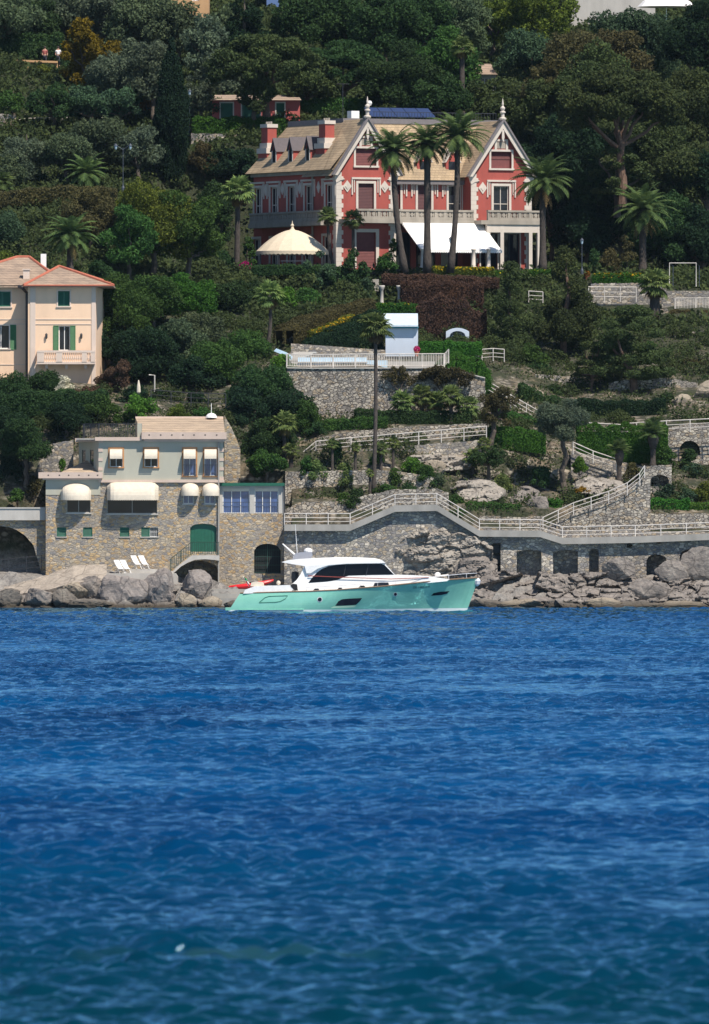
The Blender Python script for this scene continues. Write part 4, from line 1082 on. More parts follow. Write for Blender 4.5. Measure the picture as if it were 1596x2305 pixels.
# the domed cloth pavilion on the left lawn
def pavilion():
    Y = 1084.0 - 1.5; s = S(Y); c = P(658, 606, Y)
    r = thing("garden_pavilion", c, "round beige domed cloth pavilion on the lawn left of the red villa", "pavilion")
    rad = 82*s; zt = (606-517)*s; ze = (606-566)*s
    prof = [(rad*(1-i/12), ze+(zt-ze)*(1-(1-i/12)**1.75)) for i in range(13)]
    b = MB(); n = 16
    for i in range(12):
        for j in range(n):
            a, d = 2*math.pi*j/n, 2*math.pi*(j+1)/n; (r0, z0), (r1, z1) = prof[i], prof[i+1]
            p = lambda rr, aa, zz: c+Vector((rr*math.cos(aa), rr*.85*math.sin(aa), zz))
            b.face(p(r0, a, z0), p(r0, d, z0), p(r1, d, z1), p(r1, a, z1))
    b.build("canopy", M['parasol_cloth'], r)
    b = MB()
    for j in range(n*3):
        a, d = 2*math.pi*j/(n*3), 2*math.pi*(j+1)/(n*3); p = lambda aa, zz: c+Vector((rad*1.003*math.cos(aa), rad*.853*math.sin(aa), zz))
        b.face(p(a, ze+.02), p(d, ze+.02), p(d, ze-.22), p((a+d)/2, ze-.3), p(a, ze-.22))
    b.build("valance", M['parasol_cloth'], r)
    for j in range(8):
        a = 2*math.pi*(j+.5)/8; q = c+Vector((rad*.94*math.cos(a), rad*.8*math.sin(a), 0)); MB().tube([q-Vector((0, 0, .2)), q+Vector((0, 0, ze))], .05, 6).build("pole", M['iron'], r)
    b = MB(); b.lathe(c+Vector((0, 0, zt)), [(.3, -.08), (.16, .05), (.1, .25), (.16, .35), (.05, .5), (.02, .75)], 8); b.build("finial", M['parasol_cloth'], r)
pavilion()

# ------------------------------------------------------------------ the peach house on the left
def build_peach():
    Y = 1036.0; m = facade(Y); s = S(Y)
    r = thing("peach_house", P(110, 860, Y), "peach plastered house with green shutters and a hipped slate roof at the left edge", "house")
    ww = MB()
    hol = [(132, -789, 158, -733), (130.5, -689, 157, -655)]
    column_wall(ww, 63, 216, -640, -880, hol, m, .3)
    sm = lambda u, v, d=0.0: P(216+(u)*15, -v, Y)+Vector((0, u*9.0, 0))+Vector((0, d, 0))   # right corner turns back
    ww.face(sm(0, -880), sm(1, -880), sm(1, -640), sm(0, -640))
    lm = facade(Y+1.6)
    lh = [(-18, -785, 22, -731), (-14, -690, 24, -656)]
    column_wall(ww, -160, 63, -640, -880, lh, lm, .3)
    ww.face(m(63, -880, 0), m(63, -880, 1.6), m(63, -640, 1.6), m(63, -640, 0))
    ww.face(sm(1, -880), P(-160, 880, Y+12), P(-160, 640, Y+12), sm(1, -640))
    ww.build("wall", M['plaster_peach'], r)
    t = MB(); q = lambda u, dd, v: m(u, v, dd)
    for a, b in ((68, 80), (206, 215.5)): t.box(a, b, -.05, .02, -880, -642, q)
    for a in (718, 729, 820): t.box(80, 206, -.04, .02, -a-1.4, -a, q)
    ql = lambda u, dd, v: lm(u, v, dd)
    for a in (718, 729, 820): t.box(-160, 60, -.04, .02, -a-1.4, -a, ql)
    t.build("trim", M['plaster_trim'], r)
    surround(r, m, *hol[1], 3, 'plaster_trim', .05); surround(r, lm, *lh[1], 3, 'plaster_trim', .05); surround(r, lm, *lh[0], 2, 'plaster_trim', .04)
    slat_shutter(r, m, 130.5, -689, 144, -655, .05, 'green_paint', 2.2); slat_shutter(r, m, 144, -689, 157, -655, .05, 'green_paint', 2.2)
    slat_shutter(r, lm, -14, -690, 5, -656, .05, 'green_paint', 2.2); slat_shutter(r, lm, 5, -690, 24, -656, .05, 'green_paint', 2.2)
    window(r, m, 132, -789, 158, -733, .2, 2, 'white', 'dark_glass', 1, 0); window(r, lm, -18, -785, 22, -731, .2, 2, 'white', 'dark_glass', 1, 0)
    slat_shutter(r, m, 120, -789, 132, -733, -.06, 'green_bright', 2.2); slat_shutter(r, m, 158, -789, 170, -733, -.06, 'green_bright', 2.2)
    slat_shutter(r, lm, 23, -787, 36.5, -731, -.06, 'green_bright', 2.2)
    # balcony
    b = MB(); b.box(84, 214, -1.0, -.003, -820, -815, q); b.box(84, 214, -1.05, -.82, -794, -789, q)
    for a, c in ((84, 100), (127, 141), (185, 196), (205, 214)): b.box(a, c, -1.03, -.84, -815, -794, q)
    for a, c in ((100, 127), (141, 185), (196, 205)):
        n = int((c-a)/4.2)
        for i in range(n):
            u = a+(c-a)*(i+.5)/n; z = m(u, -815, -.93)
            b.lathe(z, [(.055, 0), (.03, .1), (.065, .28), (.03, .52), (.05, .72)], 6)
    b.box(84, 90, -.83, -.01, -795, -790, q); b.box(208, 214, -.83, -.01, -795, -790, q)
    for u in (105, 150, 193): b.box(u-3, u+3, -.7, -.01, -830, -820.2, q)
    b.build("balcony", M['plaster_trim'], r)
    # wall lanterns and the drain pipe
    for u, v in ((104.5, -757), (183, -757)):
        b = MB(); z = m(u, v, -.15); b.lathe(z, [(.03, -.22), (.09, -.1), (.1, .15), (.03, .25)], 6); b.tube([z, z+Vector((0, .15, .1))], .02, 4); b.build("wall_lantern", M['iron'], r)
    b = MB(); b.tube([m(42, -644, -.15), m(52, -650, .2), m(60, -660, 1.3), m(60, -870, 1.35)], .12, 6); b.build("drain_pipe", M['iron'], r)
    # roofs
    ap = P(133, 600, Y+4.5); e = Y-.7
    rf = MB()
    a, b_ = P(53, 642.5, e), P(256, 642.5, e); c_, d_ = P(256, 640, Y+10.5), P(53, 640, Y+10.5)
    rid = P(133, 600, Y+7)
    rf.face(a, b_, ap); rf.face(b_, c_, rid, ap); rf.face(c_, d_, rid); rf.face(d_, a, ap, rid)
    for k in (a, b_, c_, d_): pass
    R1, R2 = P(38, 579, Y+7.5), P(66, 579, Y+7.5); f0, f1 = P(-170, 643, Y+.9), P(150, 641, Y+.9); g0, g1 = P(-170, 640, Y+14), P(170, 640, Y+14)
    rf.face(f0, f1, R2, R1); rf.face(f1, g1, R2); rf.face(g1, g0, R1, R2); rf.face(g0, f0, R1)
    rf.box(a.x, b_.x, e, Y+10.4, a.z-.12, a.z-.003); rf.box(f0.x, a.x-.02, Y+.9, Y+12, a.z-.13, a.z-.004)
    rf.build("roof", M['roof_grey'], r)
    t = MB()
    for p, q2 in ((a, ap), (b_, ap), (ap, rid), (rid, c_), (R2, f1), (R1, R2), (R1, f0)): t.tube([p+Vector((0, 0, .03)), q2+Vector((0, 0, .03))], .11, 6)
    t.tube([a, b_], .07, 6); t.build("ridge_tiles", M['terracotta'], r)
    b = MB(); z = P(59.5, 622, Y+2.6); b.box(z.x-.25, z.x+.25, z.y-.25, z.y+.25, z.z-.6, z.z+.5); b.box(z.x-.32, z.x+.32, z.y-.32, z.y+.32, z.z+.5, z.z+.58); b.build("chimney", M['plaster_trim'], r)
    b = MB(); z = P(98, 580, Y+11); b.box(z.x-.22, z.x+.22, z.y-.2, z.y+.2, z.z-1.6, z.z+.3); b.build("white_flue", M['white'], r)
build_peach()

# ------------------------------------------------------------------ stone house by the water
def build_stone_house():
    Y = 1005.0; m = facade(Y); q = lambda u, dd, v: m(u, v, dd)
    r = thing("stone_house", P(300, 1290, Y), "rubble stone house with grey upper storey and cream awnings above the shore rocks", "house")
    b = MB()
    hs = [(150, -1154, 204, -1112), (241, -1156, 354, -1108), (412, -1134, 436, -1106), (460, -1134, 485, -1106),
          (128, -1208, 149, -1187), (187, -1208, 208, -1187), (270, -1208, 291, -1187), (318, -1208, 356, -1187), (428, -1242, 487, -1179, 9, .35),
          (398, -1320, 492.5, -1262, 26, 2.2, True)]
    column_wall(b, 103, 494, -1080, -1345, hs, m, .3)
    b.face(m(103, -1345, 0), m(103, -1345, 8), m(103, -1060, 8), m(103, -1060, 0)); b.face(m(494, -1345, 0), m(494, -1345, 8), m(494, -1060, 8), m(494, -1060, 0))
    w_ = b.build("stone_wall", M['stone_tan'], r)
    b = MB()
    b.box(103, 226, -.03, .02, -1114, -1078, q)
    b.build("plaster_band", M['plaster_grey'], r)
    # upper storey
    b = MB()
    uh = [(247, -1051, 276, -1010), (325, -1051, 355, -1010), (413, -1071, 441, -1010), (460, -1071, 488, -1010)]
    column_wall(b, 222, 503, -985, -1082, uh, m, .25)
    lm = lambda u, v, d=0.0: P(222-u*49, -v, Y)+Vector((0, u*7.0, 0))+Vector((0, d, 0))
    lhs = [(.25, -1050, .42, -1012), (.66, -1050, .82, -1012)]
    column_wall(b, 0, 1, -990, -1085, lhs, lm, .2)
    b.face(m(503, -1082, 0), m(503, -1082, 8), m(503, -985, 8), m(503, -985, 0))
    b.box(222, 503, .31, 7.5, -1081, -986, q)
    b.build("upper_wall", M['plaster_grey'], r)
    for h in lhs: MB().box(h[0], h[2], .15, .2, h[1], h[3], lambda u, dd, v: lm(u, v, dd)).build("side_window", M['dark_glass'], r)
    # cornices and parapets
    c = MB()
    c.box(222, 505, -.18, .0, -1086, -1080, q); c.box(214, 320, -.35, .3, -992, -984, q)
    c.box(168, 216, 1.5, 6.5, -994, -986, q)
    c.box(87, 231, -.5, .25, -1076.5, -1063, q); c.box(96, 228, -.28, .2, -1080, -1076.6, q)
    c.box(319, 510, -.55, .2, -988.5, -973, q); c.box(324, 506, -.3, .2, -994, -988.6, q)
    cc = c.build("cornice", M['plaster_pink'], r)
    d = MB()
    for u in (336, 362, 387, 412, 437, 462, 488): d.box(u-1.6, u+1.6, -.56, -.53, -980.5, -978, q)
    for u in (109, 134, 155, 178, 200, 220): d.box(u-1.5, u+1.5, -.51, -.48, -1071, -1068.5, q)
    d.build("drain_holes", M['black'], cc)
    # roof slope, terrace, side roof
    b = MB(); b.face(m(319, -974, -.3), m(506, -974, -.3), m(501, -939, 6), m(302, -939, 6)); b.face(m(319, -974, -.3), m(302, -939, 6), m(302, -990, 6), m(319, -990, -.3)); b.face(m(506, -974, -.3), m(501, -939, 6), m(501, -990, 6), m(506, -990, -.3))
    b.face(m(302, -939, 6), m(501, -939, 6), m(501, -990, 8), m(302, -990, 8)); b.build("roof", M['roof_tan'], r)
    b = MB(); b.tube([m(302, -939, 6), m(501, -939, 6)], .09, 6); b.build("ridge_tiles", M['plaster_pink'], r)
    b = MB(); b.box(172, 320, .3, 7.6, -990, -986.5, q); b.build("terrace_floor", M['concrete'], r)
    railing([m(186, -985, 6.5), m(186, -985, 1.5), m(222, -985, .15), m(319, -985, .15)], 1.05, None, "terrace_railing", 1.2, (1.0, .1), .02, 'iron', parent=r, balusters=.13)
    b = MB(); b.box(309, 319, .05, 1.2, -985, -953, q); b.build("chimney", M['plaster_grey'], r)
    b = MB(); b.face(m(137, -1063, .2), m(222, -1063, .2), m(222, -1035, 4), m(195, -1035, 4)); b.build("lean_to_roof", M['roof_tan'], r)
    b = MB(); b.box(103, 222, .25, 7, -1079, -1064, q); b.build("lean_to_body", M['plaster_grey'], r)
    z = m(474, -939, 5.5); b = MB(); b.lathe(z, [(.45, 0), (.42, .12), (.3, .28), (.1, .36)], 12); b.tube([z, z+Vector((0, 0, 1.1))], .03, 5); b.build("white_dome_lamp", M['white'], r)
    b = MB()
    for k in range(9):
        z0 = -1080+k*10.5
        if k % 2 == 0: b.box(494, 504, -.04, .03, z0, z0+7, q); b.box(221.5, 231, -.04, .03, z0, z0+7, q)
    b.build("quoins", M['plaster_pink'], r)
    # upper windows
    for i, h in enumerate(uh):
        surround(r, m, *h, 3.2, 'orange_trim', .05, True)
        w2 = window(r, m, *h, .14, 1.6, 'white', 'sky_glass' if i > 1 else 'dark_glass', 1, 0)
        awning(r, m, h[0]+.5, h[3]-20, h[2]-.5, h[3]-1, .65, 3.2, False)
        if i > 1:
            b = MB(); b.box(h[0]-2, h[2]+2, -.16, -.13, h[1]+24, h[1]+25, q); b.box(h[0]-2, h[2]+2, -.16, -.13, h[1]+1, h[1]+2, q)
            for k in range(9): u = h[0]-1.5+(h[2]-h[0]+3)*k/8; b.box(u-.25, u+.25, -.155, -.135, h[1]+2, h[1]+24, q)
            b.build("window_railing", M['iron'], r)
    # stone storey windows with cream hoods
    for i, (h, a) in enumerate(zip(hs[:4], ((137, 205, 1122, 1088), (241, 357, 1122, 1085), (408, 448, 1112, 1087), (455, 494, 1112, 1087)))):
        window(r, m, *h[:4], .18, 2 if i > 1 else 1.4, 'white' if i > 1 else 'concrete_pale', 'sky_glass' if i > 1 else 'dark_glass', 1, 0)
        awning(r, m, a[0], -a[2], a[1], -a[3], 1.25 if i < 2 else .9, 4.5, 'round' if i != 1 else 'flat')
        b = MB(); b.box(h[0]-2, h[2]+2, -.1, .02, h[1]-3, h[1], q); b.build("window_sill", M['concrete_pale'], r)
    for h in hs[4:8]:
        u1 = h[2] if h[2]-h[0] < 30 else h[0]+19
        slat_shutter(r, m, h[0], h[1], u1, h[3], .06, 'green_paint', 2.4)
        b = MB(); b.box(h[0]-2, h[2]+2, -.07, .02, h[1]-2, h[1], q); b.build("window_sill", M['concrete_pale'], r)
        if u1 != h[2]:
            window(r, m, u1+.3, h[1], h[2], h[3], .12, 1.0, 'white', 'dark_glass', 3, 1, "barred_window")
    b = MB(); d0 = .22
    pts = [(428, -1242), (487, -1242)]
    arc = [(457.5+29.5*math.cos(t), -1188+9*math.sin(t)) for t in [math.pi*i/12 for i in range(13)]]
    b.prism([(428, -1242), (487, -1242)]+arc, d0, d0+.08, m)
    for k in range(8): u = 431+k*7.6; b.box(u-.4, u+.4, d0-.025, d0+.01, -1241, -1189, q)
    b.build("green_double_door", M['green_paint'], r)
    # arched landing with stairs and iron rail
    b = MB(); ow = -1.3
    prof = [(384, -1289), (392, -1283), (398, -1277), (406, -1270), (414, -1264), (424, -1256), (432, -1250), (494, -1250)]
    low = [(494, -1262), (480, -1260), (462, -1258.5), (440, -1260), (424, -1266), (408, -1275), (398, -1284), (390, -1291)]
    b.prism(prof+low, ow, -.004, m); b.build("arched_landing", M['concrete_pale'], r)
    pp = [m(384, -1288, ow+.1), m(431, -1250, ow+.1), m(493, -1250, ow+.1)]
    railing(pp, 1.0, None, "stair_railing", 1.2, (1.0, .12), .02, 'iron_green', parent=r, balusters=.16)
    b = MB(); b.tube([m(492, -980, -.12), m(492, -1345, -.12)], .07, 6); b.build("drain_pipe", M['concrete'], r)
build_stone_house()
def build_veranda():
    Y = 1005.6; m = facade(Y); q = lambda u, dd, v: m(u, v, dd)
    r = thing("veranda_house", P(566, 1325, Y), "low stone annexe with a glazed veranda and green roof edge beside the stone house", "house")
    b = MB(); h = (572, -1291, 632, -1224, 16, .5)
    column_wall(b, 494.2, 640, -1156, -1345, [h], m, .5); b.face(m(640, -1345, 0), m(640, -1345, 7), m(640, -1156, 7), m(640, -1156, 0))
    b.face(m(494.2, -1156, 0), m(640, -1156, 0), m(640, -1156, 7), m(494.2, -1156, 7)); b.build("stone_wall", M['stone_tan'], r)
    # arched green iron grille over a black sheet standing in for the unlit interior
    b = MB(); b.face(m(570, -1295, .49), m(634, -1295, .49), m(634, -1222, .49), m(570, -1222, .49)); b.build("gate_shade_sheet", M['black'], r)
    g = MB()
    arch = lambda u: -1240+16*math.sqrt(max(0, 1-((u-602)/30)**2))
    for k in range(13):
        u = 573+k*58/12; g.box(u-(.9 if k == 6 else .3), u+(.9 if k == 6 else .3), .28, .31, -1291, arch(u), q)
    for v in (-1289, -1272, -1253, -1238): g.box(572.5, 631.5, .285, .315, v-.5, v+.5, q)
    g.build("green_gate", M['iron_green'], r)
    # glazed veranda
    b = MB()
    for a, c in ((494.5, 501), (562, 573), (627, 638)): b.box(a, c, .02, .4, -1155.8, -1094, q)
    b.box(494.5, 638, .03, .38, -1099, -1094.01, q)
    for a, c in ((494.5, 501), (627, 638)): b.box(a, c, .41, 5, -1155.7, -1094.1, q)
    b.build("post", M['concrete_pale'], r)
    for a, c in ((501.2, 561.8), (573.2, 626.8)):
        window(r, m, a, -1155.5, c, -1099.2, .12, 1.8, 'white', 'sky_glass', 2, 0, "glazed_bay")
        aw = MB(); aw.prism([(a, -1099.4), (c, -1099.4), (c, -1106), (a, -1106)], .05, .09, m); aw.build("blind", M['cream_cloth'], r)
        b = MB(); b.box(a, c, -.02, .0, -1131, -1130, q)
        for k in range(15): u = a+(c-a)*(k+.5)/15; b.box(u-.25, u+.25, -.018, -.002, -1155.6, -1131, q)
        b.build("window_railing", M['iron'], r)
    b = MB(); b.box(492.5, 640, -.35, 5.2, -1093.8, -1087, q); b.build("roof", M['green_paint'], r)
    b = MB(); b.tube([m(637, -1087, -.1), m(640, -1100, -.1), m(641, -1180, -.1)], .06, 6); b.build("drain_pipe", M['iron'], r)
build_veranda()
def arch_quay():
    Y = 1006.0; m = facade(Y); q = lambda u, dd, v: m(u, v, dd)
    r = thing("stone_arch_quay", P(0, 1290, Y), "big stone arch carrying a concrete parapet at the lower left edge", "arch")
    b = MB(); column_wall(b, -330, 102.5, -1171, -1345, [(-94, -1300, 94, -1184, 108, 7.0, True), (-320, -1300, -132, -1184, 108, 7.0, True)], m, 6)
    b.face(m(-330, -1172, 0), m(102.5, -1172, 0), m(102.5, -1172, 6.5), m(-330, -1172, 6.5)); b.build("arch_wall", M['stone_tan'], r)
    b = MB(); b.face(m(-94, -1300, 5.9), m(94, -1300, 5.9), m(94, -1180, 5.9), m(-94, -1180, 5.9)); b.build("arch_shade_sheet", M['rock_dark'], r)  # dark sheet stands in for the shade under the arch
    b = MB(); b.box(-330, 102.5, -.35, 0.3, -1171, -1145, q); b.box(-330, 102.5, -.42, .3, -1145, -1142, q); b.build("parapet", M['concrete_pale'], r)
    railing([m(-94, -1297, -.7), m(-30, -1296, -.7), m(20, -1292, -.7), m(60, -1288, -.7), m(94, -1284, -.5)], 1.15, "sagging dark railing in front of the big stone arch at lower left", "railing", 1.7, (1.0, .62, .25), .022, 'iron')
arch_quay()
# ------------------------------------------------------------------ the motor yacht
def build_yacht():
    Yc = 949.5
    zw = 0.0; s = S(Yc)
    r = thing("motor_yacht", P(790, 1378, Yc).xy.to_3d(), "mint green motor yacht with a white cabin lying at anchor before the rocks", "yacht")
    def ym(px, py, d=0.0): return P(px, py, Yc)+Vector((0, d, 0))
    sheer = interp([(513, 1336), (540, 1335), (640, 1332), (700, 1330.5), (760, 1327.5), (870, 1318.5), (990, 1306), (1078, 1300)])
    zs = lambda px: zpy(sheer(px), Yc)
    def beams(u):
        k = max(0, (u-.38)/.62); a = 1-k**2.3; st = 1-.16*max(0, (.3-u)/.3)**2
        bs = (2.45-.35*max(0, .55-u)/.55)*max(0.0, a)**.72*st; bw = 2.35*max(0.0, 1-(max(0, (u-.3)/.7))**1.3)*st
        return bs, bw
    def station(u, h):
        """h 0 waterline .. 1 sheer"""
        xw = 513+(1050-513)*u; xs = 541+(1078-541)*u; px = xw+(xs-xw)*h
        z1 = zs(541+(1078-541)*u); z = z1*h
        bs, bw = beams(u); k = h**1.5 if u > .5 else h
        b = bw+(bs-bw)*(k*(max(0, u-.5)*2)+h*(1-max(0, u-.5)*2))
        b += .10*math.sin(math.pi*h)*(1-u)
        return px, z, b
    NU, NH = 48, 9
    X = lambda px: (px-798)*s
    hull = MB(); boot = MB()
    for side in (-1, 1):
        G = [[Vector((X(p[0]), Yc+side*p[2], p[1])) for p in (station(i/NU, j/NH) for j in range(NH+1))] for i in range(NU+1)]
        for i in range(NU):
            for j in range(NH): (boot if j == 0 else hull).face(G[i][j], G[i+1][j], G[i+1][j+1], G[i][j+1])
            a, b = G[i][0], G[i+1][0]; boot.face(a, b, Vector((b.x, Yc, -.7)), Vector((a.x, Yc, -.7)))
        if side < 0: near = G
        else: far = G
    for j in range(NH): (boot if j == 0 else hull).face(near[0][j], near[0][j+1], far[0][j+1], far[0][j])
    hull.build("hull", M['mint'], r, smooth=False)
    me = bpy.data.objects[bpy.context.scene.collection.objects[-1].name].data
    for p in me.polygons: p.use_smooth = True
    boot.build("boot_stripe", M['bootstripe'], r)
    dk = MB()
    for i in range(NU): a, b, c, d = near[i][NH], near[i+1][NH], far[i+1][NH], far[i][NH]; o = Vector((0, 0, -.06)); dk.face(a+o, b+o, c+o, d+o)
    dk.build("deck", M['deck'], r)
    rub = MB(); rub.tube([near[i][NH]+Vector((0, -.01, 0)) for i in range(NU+1)], .045, 6); rub.tube([far[i][NH]+Vector((0, .01, 0)) for i in range(NU+1)], .045, 6); rub.build("rub_rail", M['teak'], r)
    sp = MB(); sp.tube([near[i][1]+Vector((0, -.03, .02)) for i in range(2, 16)], .04, 6); sp.build("spray_rail", M['mint'], r)
    sw = MB(); sw.box(X(508), X(530), Yc-2.0, Yc+2.0, .12, .32); sw.build("swim_platform", M['mint'], r)
    def hy(px, py):
        z = zpy(py, Yc); u = (px-527)/537.0
        for _ in range(6):
            h = min(1, max(0, z/zs(px))); p, _z, b = station(min(1, max(0, u)), h); u += (px-p)/537.0
        return b
    def hpatch(poly, name, mat, off=.02, sub=6):
        b = MB(); c = (sum(p[0] for p in poly)/len(poly), sum(p[1] for p in poly)/len(poly))
        w = lambda p: Vector((X(p[0]), Yc-hy(*p)-off, zpy(p[1], Yc)))
        dense = []
        for a, q in zip(poly, poly[1:]+poly[:1]):
            for t in range(sub): dense.append((a[0]+(q[0]-a[0])*t/sub, a[1]+(q[1]-a[1])*t/sub))
        rings = [[(c[0]+(p[0]-c[0])*f, c[1]+(p[1]-c[1])*f) for p in dense] for f in (1, .66, .33)]
        for ra, rb in zip(rings[:-1], rings[1:]):
            for i in range(len(dense)): j = (i+1) % len(dense); b.face(w(ra[i]), w(ra[j]), w(rb[j]), w(rb[i]))
        for i in range(len(dense)): j = (i+1) % len(dense); b.face(w(rings[2][i]), w(rings[2][j]), w(c))
        return b.build(name, M[mat], r)
    hpatch([(755, 1363), (762, 1353), (770, 1348.5), (786, 1347), (815, 1346), (809, 1354), (801, 1361), (780, 1362.5)], "hull_window", 'dark_glass')
    hpatch([(744, 1368), (752, 1364.5), (803, 1362.4), (797, 1366.5), (780, 1367.5)], "window_ledge", 'mint_pale', .06)
    hpatch([(970, 1341), (976, 1335), (990, 1332), (1012, 1330.5), (1006, 1336.5), (992, 1339.5)], "hull_window", 'dark_glass')
    for cx, cy, rr in ((720, 1349, 4.6), (890, 1337.5, 3.6)):
        ring = [(cx+rr*1.3*math.cos(t), cy+rr*1.3*math.sin(t)) for t in [6.283*i/14 for i in range(14)]]
        hpatch(ring, "porthole_ring", 'chrome', .015, 1); hpatch([(cx+(p[0]-cx)*.75, cy+(p[1]-cy)*.75) for p in ring], "porthole", 'dark_glass', .03, 1)
    out = [(584, 1356), (597, 1345), (606, 1342), (648, 1340.5), (643, 1347), (632, 1353), (620, 1355)]
    b = MB(); b.tube([Vector((X(p[0]), Yc-hy(*p)-.01, zpy(p[1], Yc))) for p in out+out[:1]], .035, 5); b.build("hatch_outline", M['mint_dark'], r)
    # registration lettering on the bow
    cu = bpy.data.curves.new("registration_lettering", 'FONT'); cu.body = "GE 1603 DX"; cu.size = .30; cu.extrude = .004
    to = bpy.data.objects.new("tmp", cu); col.objects.link(to); dg = bpy.context.evaluated_depsgraph_get(); dg.update()
    me = bpy.data.meshes.new_from_object(to.evaluated_get(dg)); bpy.data.objects.remove(to)
    xs = [v.co.x for v in me.vertices]; k = (968-929)*s/(max(xs)-min(xs))
    for v in me.vertices:
        px = 929+v.co.x*k/s; py = 1324.5-(px-929)*.05-v.co.y*k/s*.85
        v.co = Vector((X(px), Yc-hy(px, py)-.012-v.co.z, zpy(py, Yc)))-rootloc(r)
    me.materials.append(M['navy_letter']); lo = bpy.data.objects.new("registration_lettering", me); col.objects.link(lo); lo.parent = r
    # cabin
    wid = lambda py: 1.78-.10*(zpy(py, Yc)-zpy(1320, Yc))
    def cab(poly, wfun, name, mat, off=0.0):
        b = MB(); n = len(poly)
        N_ = [Vector((X(p[0]), Yc-wfun(p[1])-off, zpy(p[1], Yc))) for p in poly]; Fr = [Vector((X(p[0]), Yc+wfun(p[1])+off, zpy(p[1], Yc))) for p in poly]
        b.face(*N_); b.face(*Fr[::-1])
        for i in range(n): j = (i+1) % n; b.face(N_[i], Fr[i], Fr[j], N_[j])
        o = b.build(name, M[mat], r)
        return o
    body = [(640, 1333), (655, 1317), (668, 1305), (677, 1292), (682, 1281), (686, 1272), (755, 1268), (850, 1267), (866, 1268), (889, 1293.6), (930, 1294.6), (965, 1297), (1012, 1304), (1005, 1308), (870, 1321), (760, 1330)]
    cab(body, wid, "cabin", 'yacht_white')
    cab([(548, 1336), (552, 1327.5), (573, 1319.5), (655, 1316.5), (665, 1320), (655, 1333)], lambda py: 1.95, "aft_coaming", 'yacht_white')
    roof = [(634, 1265.2), (648, 1261), (671, 1258.4), (700, 1256.4), (755, 1254.4), (810, 1254.6), (844, 1256.6), (860, 1261), (868, 1267), (850, 1267.6), (780, 1268.6), (740, 1272), (715, 1280), (700, 1290), (690, 1290), (686, 1274), (660, 1270)]
    cab(roof, lambda py: 1.86-.35*max(0, zpy(py, Yc)-zpy(1262, Yc)), "hardtop", 'yacht_white')
    win = [(694, 1312), (703, 1300), (713, 1289), (724, 1281), (739, 1274.5), (757, 1271.5), (779, 1270), (820, 1268.8), (858, 1268.6), (866, 1272), (887, 1293.4), (830, 1294.2), (785, 1295.5), (775, 1298.5), (759, 1305.5), (735, 1309)]
    cab(win, wid, "side_window", 'yacht_glass', .012)
    b = MB()
    for u0, u1 in ((776, 777.2), (826, 827.2)): b.face(*[Vector((X(u), Yc-wid(v)-.02, zpy(v, Yc))) for u, v in ((u0-3, 1296), (u1-3, 1296), (u1+3, 1269.8), (u0+3, 1269.8))])
    b.build("window_divider", M['iron'], r)
    b = MB(); b.face(Vector((X(868.3), Yc-1.4, zpy(1269.5, Yc))), Vector((X(868.3), Yc+1.4, zpy(1269.5, Yc))), Vector((X(889.6), Yc+1.6, zpy(1293, Yc))), Vector((X(889.6), Yc-1.6, zpy(1293, Yc)))); b.build("windscreen", M['dark_glass'], r)
    b = MB()
    b.face(*[Vector((X(u), Yc-1.97, zpy(v, Yc))) for u, v in ((654, 1317), (660, 1313.5), (669, 1315), (671, 1329), (664, 1329), (656, 1321))]); b.build("dark_hole_patch", M['black'], r)  # black patch stands in for the dark opening in the coaming
    for a, c, t_, b_ in ((705, 719, 1324.5, 1328.5), (759, 771, 1322.5, 1326.5), (807, 822, 1318, 1322), (840, 876, 1311, 1319)):
        q = MB(); q.face(*[Vector((X(u), Yc-wid(v)-.02, zpy(v, Yc))) for u, v in ((a, b_), (a+4, t_), (c-2, t_), (c, b_-1))]); q.build("scupper_patch", M['dark_glass'], r)  # scuppers, drawn as flat dark patches
    b = MB(); b.lathe(ym(664, 1306, .3), [(.22, -.2), (.28, .2), (.26, .55), (.15, .62)], 8); b.build("helm_seat", M['iron'], r)
    b = MB(); b.prism([(564, 1319.5), (566, 1311), (575, 1309.5), (590, 1310), (594, 1314), (594, 1319.5)], -1.6, 1.4, ym); b.build("sun_cushion", M['cream_cloth'], r)
    b = MB(); b.lathe(ym(627, 1312, -1.5), [(.03, -.16), (.13, -.1), (.16, 0), (.12, .12), (.03, .17)], 9); b.build("fender", M['cream_cloth'], r)
    # side rail and pulpit
    top = interp([(690, 1321.5), (760, 1318.5), (870, 1309.5), (990, 1297), (1040, 1292), (1072, 1290)]); b = MB()
    for sd in (-1, 1):
        pts = [Vector((X(u), Yc+sd*max(.05, beams((u-541)/537)[0]-.08), zpy(top(u), Yc))) for u in range(690, 1075, 8)]
        b.tube(pts, .018, 5)
        for i in range(0, len(pts), 5): p = pts[i]; b.tube([p, Vector((p.x, p.y, zs(p.x/s+798)-.05))], .016, 5)
    b.build("side_railing", M['chrome'], r)
    b = MB(); b.tube([ym(694, 1296, -1.82), ym(760, 1299, -1.84), ym(880, 1303, -1.84), ym(965, 1300, -1.75)], .03, 5); b.build("red_rope", M['rope_red'], r)
    b = MB(); b.lathe(ym(985, 1298, -.3), [(.14, 0), (.22, .12), (.2, .25), (.05, .33)], 8); b.tube([ym(985, 1297, -.3), ym(1010, 1293, -.3)], .03, 5); b.build("windlass", M['yacht_white'], r)
    b = MB(); b.lathe(ym(1074, 1309, 0), [(.05, -.35), (.2, -.2), (.26, .05), (.12, .3)], 8); b.build("anchor", M['chrome'], r)
    # radar mast and aerials
    b = MB(); b.prism([(658, 1259), (664, 1246), (676, 1243), (702, 1242.5), (704, 1250), (700, 1256.5)], -.35, .35, ym); b.build("radar_mast", M['mast_grey'], r)
